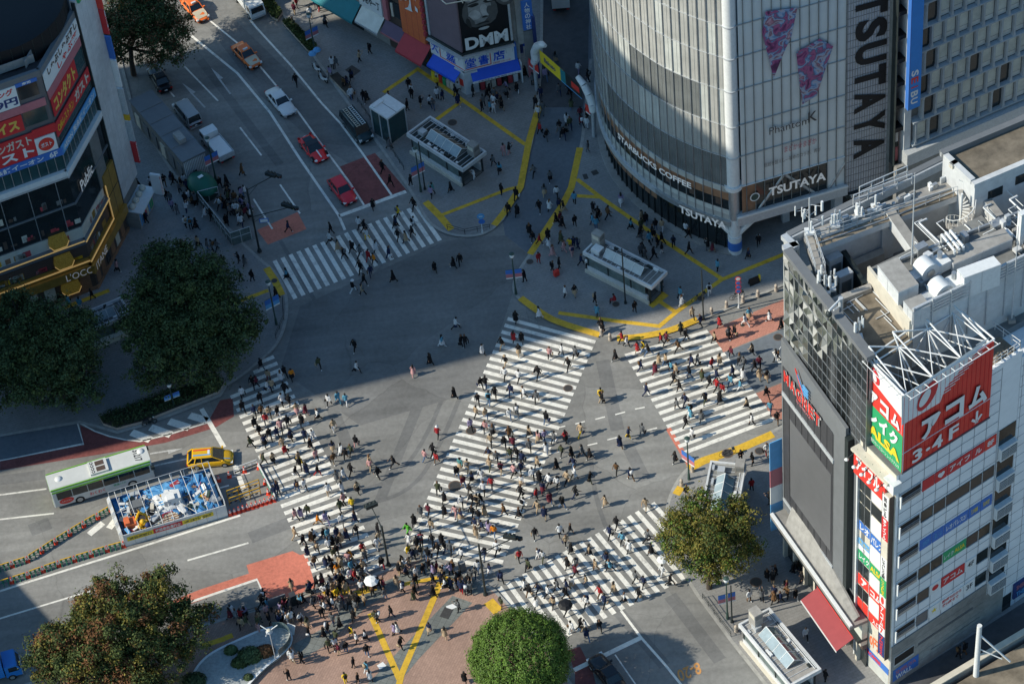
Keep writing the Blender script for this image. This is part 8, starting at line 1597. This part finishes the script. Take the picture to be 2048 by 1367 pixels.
    if coat: lathe([((hip.x + .02, 0, hip.z + .3), .135, .2), ((hip.x, 0, hip.z), .165, .2), ((hip.x, 0, hip.z - .25), .2, .23), ((hip.x, 0, hip.z - .45), .23, .25)], 0)
    else: lathe([((hip.x + .02, 0, hip.z + .28), .125, .18), ((hip.x, 0, hip.z - .02), .15, .185), ((hip.x, 0, hip.z - .1), .155, .185)], 0)
    lathe([((hd.x - .015, 0, hd.z + .0), .1, .09), ((hd.x - .015, 0, hd.z + .075), .105, .095), ((hd.x - .01, 0, hd.z + .13), .075, .07), ((hd.x - .01, 0, hd.z + .15), .01, .01)], 3)
    if longhair: lathe([((hd.x - .05, 0, hd.z + .08), .08, .1), ((hd.x - .07, 0, hd.z - .1), .07, .11), ((hd.x - .1, 0, hd.z - .26), .05, .1)], 3)
    if hat: lathe([((hd.x, 0, hd.z + .06), .17, .16), ((hd.x, 0, hd.z + .08), .12, .11), ((hd.x, 0, hd.z + .18), .09, .09), ((hd.x, 0, hd.z + .2), .01, .01)], 5)
    for y in (-.095, .095): extra([(hd.x, y, hd.z - .03), (hd.x + .03, y, hd.z - .03), (hd.x + .03, y * 1.15, hd.z + .02), (hd.x, y * 1.15, hd.z + .02)], [(0, 1, 2, 3)], 2)
    extra([(hd.x + .085, -.015, hd.z - .02), (hd.x + .085, .015, hd.z - .02), (hd.x + .12, 0, hd.z - .02), (hd.x + .09, 0, hd.z + .025)], [(0, 1, 2), (0, 2, 3), (1, 3, 2)], 2)
    for y in (-.035, .035): extra([(hd.x + .092, y - .014, hd.z + .015), (hd.x + .092, y + .014, hd.z + .015), (hd.x + .094, y + .01, hd.z + .03), (hd.x + .094, y - .01, hd.z + .03)], [(0, 1, 2, 3)], 3)
    extra([(hd.x + .091, -.025, hd.z - .05), (hd.x + .091, .025, hd.z - .05), (hd.x + .093, .02, hd.z - .042), (hd.x + .093, -.02, hd.z - .042)], [(0, 1, 2, 3)], 2)
    if pack:
        b0, b1 = ch + Vector((-.26, -.14, -.2)), ch + Vector((-.11, .14, .17)); vs = [(x, y, z) for z in (b0.z, b1.z) for x, y in ((b0.x, b0.y), (b1.x, b0.y), (b1.x, b1.y), (b0.x, b1.y))]
        extra(vs, [(3, 2, 1, 0), (4, 5, 6, 7), (0, 1, 5, 4), (1, 2, 6, 5), (2, 3, 7, 6), (3, 0, 4, 7)], 5)
    if skirt is False and not pack and not sit and not armup and not hat:
        b0 = Vector((.02, -.3, .62)); vs = [(b0.x + x, b0.y + y, b0.z + z) for z in (0, .24) for x, y in ((-.14, -.04), (.14, -.04), (.14, .04), (-.14, .04))]
        if lean > .05: extra(vs, [(3, 2, 1, 0), (4, 5, 6, 7), (0, 1, 5, 4), (1, 2, 6, 5), (2, 3, 7, 6), (3, 0, 4, 7)], 5)
    me = bpy.data.meshes.new(name); bm.to_mesh(me); bm.free()
    for k in ('cloth_k', 'cloth_k', 'skin', 'hair', 'shoe_dark', 'cloth_k'): me.materials.append(MT[k])
    return me
PV = {'walk': person_mesh('person', .65, .7), 'stroll': person_mesh('person', -.45, .5, .06), 'stride': person_mesh('person', .85, .8, .1), 'stand': person_mesh('person', .15, .2), 'pack': person_mesh('person', .6, .5, .08, pack=True), 'pack_stand': person_mesh('person', -.25, .2, .04, pack=True), 'coat': person_mesh('person', .6, .6, coat=True, longhair=True), 'skirt': person_mesh('person', -.65, .6, skirt=True, longhair=True), 'phone': person_mesh('person', .2, 0, armup=True), 'hat': person_mesh('person', .7, .6, hat=True), 'sit': person_mesh('person', .1, .1, sit=True, lean=.12)}
BL = '''
700 750 2.9257|612,137,kk 765,75,kk 795,75,kn 850,135,kk 945,120,nn 1020,135,wk 1095,160,gk 750,170,kk 815,170,tj 740,245,bk 795,255,bj 935,255,wj 978,240,gg 1150,285,kj 707,320,vk 795,330,pk 838,355,gk 935,375,Bk 1050,360,bk 515,365,rkh 440,500,pj 487,470,kk 510,515,rB 262,540,kk 120,555,pb 168,605,kk 825,410,bk 905,425,kk 957,430,mk 1052,445,gk 1103,390,pb 1140,385,vn 1195,400,gk 1150,455,wj 1240,470,ek 1297,480,kk 1360,480,gk 1405,490,kk 1262,390,rk 1350,355,by 1630,370,ny 1710,355,gg 1580,425,nB 1735,120,nn 1470,150,yk 1475,165,kb 1895,50,kk 1930,95,kk 1965,175,nn 1915,200,gk 1990,240,tw 1965,305,kk 2000,375,wg 1905,510,kk 1560,575,Bk 1645,615,nB 1405,630,ke 1315,605,wk 1310,540,nj 1210,555,kk 1097,545,bk 1010,520,nk 980,490,kk 940,490,ek 860,510,gk 818,485,nb 648,550,cb 690,565,bb 820,555,be 885,575,mb 960,590,pk 1005,570,nk 628,600,kj 665,655,mj 715,625,nk 770,610,ww 830,660,rk 1005,645,wb 1070,610,wk 1110,625,kk 1165,650,wk 1215,655,wk 1270,635,bk 705,695,kk 785,695,wk 518,695,ek 1000,715,kk 1130,685,nm 1090,725,rk 1170,750,mj 1320,715,kn 1245,780,kj 1495,765,bbc 1730,780,bb 555,745,kk 1015,785,wk 1100,800,bb 1140,835,nb 905,820,Bk 990,835,kk 415,820,gg 462,820,mk 378,880,kk 345,930,GG 555,825,kk 620,825,pp 655,765,wk 650,850,nb 720,755,kk 745,770,bk 770,755,kk 790,825,bb 720,830,kk 755,850,kn 480,905,bk 735,895,nb 740,945,bb 775,910,nk 815,920,vk 845,940,oj 1085,955,kk 1230,945,wk 1290,930,kg 1265,995,bk 1560,895,kk 1520,950,nk 1595,985,tk 1635,1030,wk 1740,975,gk 1765,1050,kk 1400,1055,bk 1295,1040,kk 993,1085,rk 1045,1140,ek 1105,1075,ww 1130,1085,we 860,1045,wk 790,1075,nj 655,1075,wk 520,1045,kk 560,1035,kn 590,1045,gk 485,990,kk 540,990,kk 420,1065,bb 370,1080,nk 345,1055,yk 400,1000,kB 420,990,rk 350,990,wn 395,1020,kk 315,1140,wn 330,1175,nk 390,1180,ww 430,1165,kk 465,1140,kk 510,1150,mk 550,1170,wk 490,1220,kk 490,1295,kk 310,1270,wk 560,1250,wk 590,1240,nk 640,1255,nk 655,1275,nr 705,1280,gk 710,1200,gg 820,1165,nw 885,1215,nk 190,1130,kr 1275,1125,kk 1320,1180,mk 1325,1130,gr 1385,1230,bj 1440,1140,bB 1500,1100,nk 1525,1150,tk 1670,1210,gk 1720,1235,nk 1830,1170,ww 1875,1230,kk 1215,1260,gk 1300,1240,wb 1465,1300,rB 1545,1275,bb 1605,1330,wk 1690,1310,kk 1020,1265,wk 1050,1295,kB 1105,1275,nk 1160,1300,wk 1265,1310,kk 1270,1260,nk 1490,1350,nk 1385,1355,wk 1190,1355,bk 1090,1360,wk
440 690 5.697|480,290,kg 380,480,kk 425,470,mk 560,400,bm 700,410,wj 745,370,kk 825,390,ok 600,520,bk 545,530,wj 745,560,kk 260,610,wk 465,660,kk 720,690,wk 795,690,kk 270,770,kk 400,810,nk 480,800,Bk 570,820,bk 665,820,kw 410,960,kk 530,900,rg 700,990,pk 780,940,kg 940,910,kk 880,780,bp 980,790,mp 1120,850,wk 1300,970,bw 1250,690,wk 1350,660,tt 1440,680,tw 1560,310,wk 1130,260,ek 1540,65,kk 460,1040,kB 570,1070,kk 660,1060,nk 810,1080,nk 975,1090,nk 1060,1080,wj 360,1170,ek 515,1150,nk 720,1160,be 1035,1180,kk 1100,1310,pk 755,1270,rg 900,1330,by 505,1360,ek 610,1340,bk 1290,1210,nb 1555,1160,kp 1385,1240,ww 1440,1300,kk 1500,1250,ek 1300,1350,Bb 1710,1367,bb
480 900 5.697|640,300,kg 690,210,kk 765,270,nk 890,290,kr 1105,350,gg 1190,340,wj 1270,280,kk 1490,230,pb 1770,190,kk 1580,320,kk 660,470,nj 740,450,wk 1010,510,wb 1165,470,wk 1340,480,bk 1190,620,pk 1285,670,yk 400,540,nn 430,470,nk 700,770,vk 780,740,eg 640,800,pk 1150,700,ek 895,850,oB 990,840,vv 1165,850,wg 1315,820,nk 635,1010,bb 845,1020,wk 960,1010,kk 1010,1010,tn 1110,1000,nk 1160,1060,bb 1220,1020,nk 1335,970,kk 730,1090,kk 820,1050,Bk 885,1170,gk 775,1210,nb 1020,1140,wk 1060,1100,kk 1120,1110,kn 1400,1170,rk 1575,960,kg 1590,1050,bb 1570,1120,ww 1080,1230,ek 1270,1270,ob 1110,1200,kk 1150,1320,bb 1240,1300,pw 1430,1250,gk 860,1330,Bj 985,1330,nk 1040,1330,kk 1625,1320,kr
450 1100 5.12|1110,240,kk 1160,250,ob 1200,190,bb 1290,300,wr 1335,310,rk 1380,260,kk 1420,220,bk 1400,300,gk 1450,270,wj 945,390,kk 1000,340,gk 1090,370,gk 1190,330,wk 1215,350,kk 1020,460,wy 1170,410,bk 1245,440,bb 1400,420,wk 1525,430,kk 1580,410,kkh 1150,490,yB 915,590,gk 1000,560,mk 1110,590,wk 1200,600,gk 1280,600,kk 1365,550,kb 1430,560,bB 1000,690,kk 775,740,wk 860,880,kk 1180,800,kB 1110,760,gn 1015,900,kk 1070,1020,ek 1130,1010,wk 1170,1060,mb 1245,1040,kj 1300,890,yb 1355,950,wk 1460,1080,kj 1320,1200,kk 1455,1260,tw 1490,1330,wk 1365,1360,kk 680,1120,ww 700,1150,wb 790,1160,kk 170,720,rk 215,690,vk 350,700,kk 435,670,pk 450,600,tk 575,650,vk 640,580,kg 690,690,kk 550,720,kk 610,710,wk 650,750,ww 355,850,pp 660,1330,kk 1240,1365,yy 1740,850,vk 1770,850,wk
700 967 3.413|545,1015,nb 650,1050,bbc 350,1120,kk 745,870,gk 785,1355,kk 1620,1070,nj 1515,1015,ww 1575,990,kk 1610,1000,wb 1705,1000,kk 1480,890,kk 1735,840,nk 1035,845,eB 25,1260,kk 120,1170,kj
1000 450 3.413|230,115,kk 270,135,rk 330,100,kk 265,260,rr 335,155,ww 360,215,pp 360,320,kk 405,300,kk 440,185,pp 480,165,yk 505,160,nn 535,165,nn 495,215,pp 555,275,nk 600,300,kk 170,390,kk 445,495,wk 510,480,kb 650,535,kk 665,615,tk 785,525,rks 270,635,ww 110,665,kk 95,795,rk 150,800,kg 15,845,kb 130,890,kb 690,725,kw 700,740,kk 980,190,kk 1050,100,kk 1050,235,kk 1075,150,kk 1105,130,kk 1105,195,kw 960,70,kg 1185,150,nk 1290,200,kk 1420,180,kg 1450,185,mb 1485,315,tk 1695,230,nk 1765,140,kk 1525,100,wb 1230,500,tk 1240,550,ww 1430,480,ww 920,595,kk 1105,430,kj 1315,640,bk 1370,690,nk 1500,695,rk 1600,765,kk 1560,770,gk 1465,800,bk 1675,690,ww 1700,640,tb 1840,655,wk 1920,715,kk 835,805,rk 865,830,wk 940,870,rb 975,870,yj 1015,890,kj 1100,810,rk 1135,810,mk 1235,740,ek 1270,790,kk 1220,865,Bk 790,925,kk 340,910,pk 420,890,wk 515,910,gk 470,985,kk 960,995,nn 1060,1015,mm 1085,950,bb 1130,955,bj 1170,1000,tk 1200,1025,bk 1310,965,nn 1350,960,gk 1220,1130,gg 1295,1045,kj 1380,1055,ek 1445,980,rk 1500,955,bj 1480,1060,nk 1580,900,mk 1635,945,gk 1720,880,bk 1890,930,kk 1740,1000,kk 1770,975,mk 1665,970,gk 1660,1050,wn 1590,1040,nk 1575,1100,tj 1640,1130,tw 1770,1050,bb 1820,1060,kb 1430,1105,kk 1480,1130,rk 1520,1150,rk 1400,1220,ke 1500,1215,kk 1305,1320,tk 1375,1340,gg 1685,1250,bk 1820,1180,kk 1845,1280,tn 1890,1350,kB 1720,1365,wk 35,1050,wk 40,960,kbh 130,1070,wk 265,1040,kk 320,1355,kB
650 400 3.413|45,230,kk 35,295,wk 90,350,bb 135,405,kk 190,365,kk 240,390,gk 235,195,wk 270,215,kk 290,270,wy 350,350,wk 440,400,nn 300,420,rr 340,435,ok 245,495,kk 315,520,nn 500,120,yk 485,190,nk 610,65,kk 605,190,wg 500,275,kk 555,290,bk 600,250,kk 470,560,kk 750,490,kk 880,465,kk 925,440,kk 195,630,kwh 260,650,bk 270,580,kk 205,1025,kk 205,1175,wk 800,1000,tw 895,880,wk 930,1000,kk 960,1000,kk 1075,1055,wk 720,1125,kk 605,1200,pp 330,60,kk 1255,100,kk 1315,110,kk 1465,80,kk 1580,160,kk 1620,190,kk 1600,60,nk 1630,80,kb 1830,170,tn 1860,150,kk
600 0 2.926|410,320,kk 350,365,bk 215,395,gk 270,490,nks 290,565,wks 375,595,kk 395,600,kk 640,525,kk 655,580,kk 765,625,wk 805,580,wk 835,590,nk 805,510,yk 930,545,wk 630,650,kk 1075,625,gk 1115,655,tk 1135,660,ww 1110,560,kk 1180,625,kn 1210,570,gk 1270,545,kw 1320,455,kk 1365,500,gk 1410,575,nn 1380,635,kk 1405,785,rk 1445,820,kg 1520,770,kk 1560,785,gk 1650,745,mk 1680,750,ww 1685,890,gg 1590,570,kk 1630,430,wv 1690,480,kk 1195,915,pp 1225,905,kp 1135,970,gk 1170,1015,tk 1020,1050,ww 885,1125,kk 1180,1140,kk 650,1090,kk 770,1155,vk 780,1140,ck 525,870,gk 485,1010,kk 530,1090,kk 430,1220,kk 675,1220,kk 150,155,gk 1880,1200,vw
0 0 2.926|1735,500,kk 1740,45,rk 1910,155,gk 1870,70,kr 885,1100,wk 845,1160,kk 860,1310,kk 965,1090,kB 1020,1080,kk 1055,1130,gk 1090,1200,kk 1150,1200,gk 1170,1110,kk 1290,1100,kk 1330,1090,kk 1290,1220,wk 1340,1160,kk 1420,1030,Bk 1205,1270,ww 1240,1290,kk 1340,1250,kk 1380,1250,wk 1410,1310,wk 1150,1345,kk 1120,1340,tk 1690,1360,nk 1945,1360,kk
0 450 2.926|545,435,kk 475,495,tw 410,480,tk 690,275,pk 1415,330,kk 1480,330,kk 1310,250,kg 1400,220,kk 265,500,wk 350,470,kk 1620,430,kk
1348 900 2.926|390,65,kk 460,85,kk 540,25,wr 455,235,rk 560,310,kk 75,275,kb 545,755,kk 695,720,kk 750,780,kk 585,890,Bk 625,890,nk 440,885,wB 710,870,kw 770,1105,wk 885,1350,kk 1700,1190,kB 1665,1215,kk
1180 200 4.02|250,840,vk 415,970,bw 330,1040,tk 400,1120,kg 500,1090,kk 580,1050,bw 435,1215,kk 520,1275,ke 575,1225,kw 545,1180,kk 480,1160,tk 950,1210,kk 1080,1120,wb 1130,1110,kk 25,1010,kn 65,960,kk
'''
people = []
for ln in BL.strip().splitlines():
    h, t = ln.split('|'); x0, y0, sc_ = map(float, h.split())
    for it in t.split():
        x, y, c = it.split(','); u, v = x0 + float(x) / sc_, y0 + float(y) / sc_
        if all((u - p[0]) ** 2 + ((v - p[1]) * 1.2) ** 2 > 30 for p in people): people.append((u, v, c))
rx_ = random.Random(5)
for u0, v0, su, sv, n in ((600, 1215, 60, 12, 14), (700, 1180, 55, 16, 18), (840, 1150, 45, 18, 16), (920, 1170, 30, 14, 12), (690, 1250, 50, 28, 8), (520, 1250, 40, 8, 12), (470, 425, 18, 22, 26), (370, 380, 24, 22, 16), (300, 420, 40, 40, 8), (430, 520, 50, 30, 8), (1120, 430, 40, 50, 12), (1330, 430, 50, 40, 10), (1010, 200, 40, 15, 10), (860, 200, 40, 25, 8), (640, 30, 40, 25, 8), (1130, 250, 25, 70, 12), (700, 170, 30, 25, 6), (1560, 1120, 30, 60, 10), (1240, 480, 50, 40, 8)):
    for i in range(n):
        u, v = rx_.gauss(u0, su), rx_.gauss(v0, sv)
        if all((u - p[0]) ** 2 + ((v - p[1]) * 1.2) ** 2 > 30 for p in people): people.append((u, v, rx_.choice('kkkkkngwbeBgmvtw') + rx_.choice('kkkkjngb')))
def inpoly(u, v, poly):
    r = False
    for (x0, y0), (x1, y1) in zip(poly, poly[1:] + poly[:1]):
        if (y0 > v) != (y1 > v) and u < (x1 - x0) * (v - y0) / (y1 - y0) + x0: r = not r
    return r
ZN = [('left crossing', [(440, 740), (555, 700), (790, 1135), (650, 1185)], 'the yellow taxi', (440, 920)), ('diagonal crossing', [(1022, 615), (1200, 680), (1015, 1125), (965, 1160), (800, 1110)], 'the plaza signal mast', (968, 1140)), ('lower right crossing', [(985, 1175), (1310, 995), (1440, 1130), (1090, 1310)], 'the round clipped tree', (1045, 1290)), ('upper right crossing', [(1240, 705), (1420, 655), (1560, 835), (1360, 915)], 'the dark shopping building', (1570, 800)), ('top crossing', [(530, 515), (840, 395), (900, 480), (590, 610)], 'the crimson hatchback', (690, 400)),
      ('brick plaza', kE[:-1] + [(1180, 1700), (-60, 1700)], 'the round clipped tree', (1045, 1290)), ('right front pavement', kD + [(2100, 1500), (2100, 790)], 'the red awning', (1640, 1220)), ('pavement by the curved store', kC + [(2300, 300), (2300, -500), (1190, -500)], 'the forked column', (1478, 500)), ('bookshop pavement', kB + [(560, -120)], 'the glass lift', (770, 250)), ('pavement by the gold shop', kA2 + [(-400, 960), (-400, 60)], 'the green half dome', (405, 370)), ('shopping alley', [(1000, 480), (1090, -10), (1190, -10), (1140, 430), (1050, 530)], 'the arch gate', (1130, 150)), ('pink side road', [(1400, 650), (1650, 560), (1650, 850), (1545, 840)], 'the dark shopping building', (1570, 800)), ('road', [(0, 0), (2048, 0), (2048, 1367), (0, 1367)], 'the diagonal crossing', (1000, 880))]
SEG = {'left crossing': ((503, 740), (712, 1160)), 'diagonal crossing': ((1105, 650), (885, 1120)), 'lower right crossing': ((1040, 1235), (1365, 1070)), 'upper right crossing': ((1300, 800), (1480, 745))}
rp = random.Random(77); info = []
raised = {'brick plaza', 'right front pavement', 'pavement by the curved store', 'bookshop pavement', 'pavement by the gold shop'}
for u, v, c in people:
    zi = next(z for z in ZN if inpoly(u, v, z[1])); zn = zi[0]; top, bot, acc = c[0], c[1], c[2:]
    if acc == 'h': var = 'hat'
    elif acc == 's': var = 'sit'
    elif acc == 'c': var = 'coat'
    else:
        moving = 'crossing' in zn or zn in ('road', 'pink side road', 'shopping alley')
        var = rp.choice(['walk', 'stroll', 'stride', 'pack', 'coat', 'walk', 'stroll', 'skirt' if bot in 'bgkvpwm' else 'pack'] if moving else ['stand', 'stand', 'pack_stand', 'phone', 'stroll', 'walk', 'coat', 'skirt' if bot in 'bgkvpw' else 'stand'])
    if bot == 'b' and var in ('walk', 'stroll') and rp.random() < .5: var = 'skirt'
    base = {'left crossing': -62, 'diagonal crossing': -115, 'lower right crossing': 30, 'upper right crossing': 20, 'top crossing': 25, 'shopping alley': 80}.get(zn, rp.uniform(0, 360))
    hd = base + rp.choice((0, 180)) + rp.gauss(0, 22); bag = rp.choice('kkkknbBkgw') if var != 'hat' else rp.choice('wwbk'); hair = 'hair' if rp.random() < .8 else 'hair_brown'; sho = 'shoe_white' if rp.random() < .3 else 'shoe_dark'
    info.append(dict(u=u, v=v, t=top, b=bot, var=var, z=zi, hd=hd, bag=bag, hair=hair, sho=sho, sc=rp.uniform(.98, 1.14) * (.95 if var in ('coat', 'skirt') else 1)))
def place(d):
    p = at(d['u'], d['v'], Z1 if d['z'][0] in raised else 0); return p
def pmats(d): return [MT['cloth_' + d['t']], MT['cloth_' + d['b']], MT['skin'], MT[d['hair']], MT[d['sho']], MT['cloth_' + d['bag']]]
# the 300 that show largest become single people; the rest is one distant crowd
order = sorted(info, key=lambda d: -(d['v'] + (0 if not (d['u'] < 480 and 500 < d['v'] < 850) else -600)))
solo, rest = order[:298], order[298:]
from collections import defaultdict
grp = defaultdict(list)
def desc(d):
    tn, bn = CN[d['t']], CN[d['b']]
    if d['var'] == 'coat': s_ = 'long %s coat' % tn
    elif d['var'] == 'skirt': s_ = '%s top, %s skirt' % (tn, bn)
    elif tn == bn: s_ = 'all %s' % tn
    else: s_ = '%s top, %s trousers' % (tn, bn)
    if d['var'] in ('pack', 'pack_stand'): s_ += ' and %s backpack' % CN[d['bag']]
    elif d['var'] == 'hat': s_ += ', %s hat' % CN[d['bag']]
    elif d['var'] == 'sit': s_ += ', seated'
    elif d['var'] == 'phone': s_ += ', hands raised'
    return s_
for d in solo:
    zn = d['z'][0]; part_ = ''
    if zn in SEG:
        a, b = SEG[zn]; t = ((d['u'] - a[0]) * (b[0] - a[0]) + (d['v'] - a[1]) * (b[1] - a[1])) / ((b[0] - a[0]) ** 2 + (b[1] - a[1]) ** 2); part_ = ('far end of ' if t < .33 else 'middle of ' if t < .66 else 'near end of ') if zn in ('left crossing', 'diagonal crossing') else ('tree end of ' if zn[0] == 'l' and t < .4 else 'road end of ' if t < .5 else 'pavement end of ')
    d['where'] = part_ + 'the ' + zn if zn != 'road' else 'the open road'
    grp[(desc(d), d['where'])].append(d)
for (ds, wh), L_ in grp.items():
    lm, lp = L_[0]['z'][2], L_[0]['z'][3]; L_.sort(key=lambda d: (d['u'] - lp[0]) ** 2 + (d['v'] - lp[1]) ** 2)
    for i, d in enumerate(L_):
        d['label'] = ('%s, on %s' % (ds, wh)) + ('' if len(L_) == 1 else ', %s %s' % ('nearest' if i == 0 else ordn[i] + ' nearest', lm))
        for a_ in ('person in ', 'person, '):
            if len((a_ + d['label']).split()) <= 16: d['label'] = a_ + d['label']; break
        if len(d['label'].split()) > 16: d['label'] = d['label'].replace(', on the ', ', ').replace(' top,', ',').replace(' trousers', '').replace(' end of the', ' end,')
        if len(d['label'].split()) > 16: print('LONG', d['label'])
for d in solo:
    o = bpy.data.objects.new('person', PV[d['var']]); COL.objects.link(o); o.location = place(d); o.rotation_euler = (0, 0, math.radians(d['hd'])); o.scale = (d['sc'] * 1.14, d['sc'] * 1.14, d['sc'] * 1.03)
    if d['var'] == 'sit': o.location.z += .0
    for sl, m_ in zip(o.material_slots, pmats(d)): sl.link = 'OBJECT'; sl.material = m_
    tag(o, d['label'], 'person', 'people on ' + ('the ' + d['z'][0] if d['z'][0] != 'road' else 'the open road'))
vs = []; fs = []; ms = []; names = []; smo = []
for d in rest:
    me = PV[d['var']]; p = place(d); M_ = Matrix.Translation(p) @ Matrix.Rotation(math.radians(d['hd']), 4, 'Z') @ Matrix.Diagonal((d['sc'] * 1.14, d['sc'] * 1.14, d['sc'] * 1.03, 1)); i0 = len(vs); vs += [M_ @ v.co for v in me.vertices]; idx = []
    for m_ in pmats(d):
        if m_ not in names: names.append(m_)
        idx.append(names.index(m_))
    for f in me.polygons: fs.append(tuple(a + i0 for a in f.vertices)); ms.append(idx[f.material_index])
me = bpy.data.meshes.new('crowd'); me.from_pydata(vs, [], fs)
for m_ in names: me.materials.append(m_)
me.polygons.foreach_set('material_index', ms); me.polygons.foreach_set('use_smooth', [True] * len(fs)); me.update(); ob = bpy.data.objects.new('crowd', me); COL.objects.link(ob); tag(ob, 'scattered far-off pedestrians on the shaded upper pavements and top crossing', 'crowd', kind='stuff')
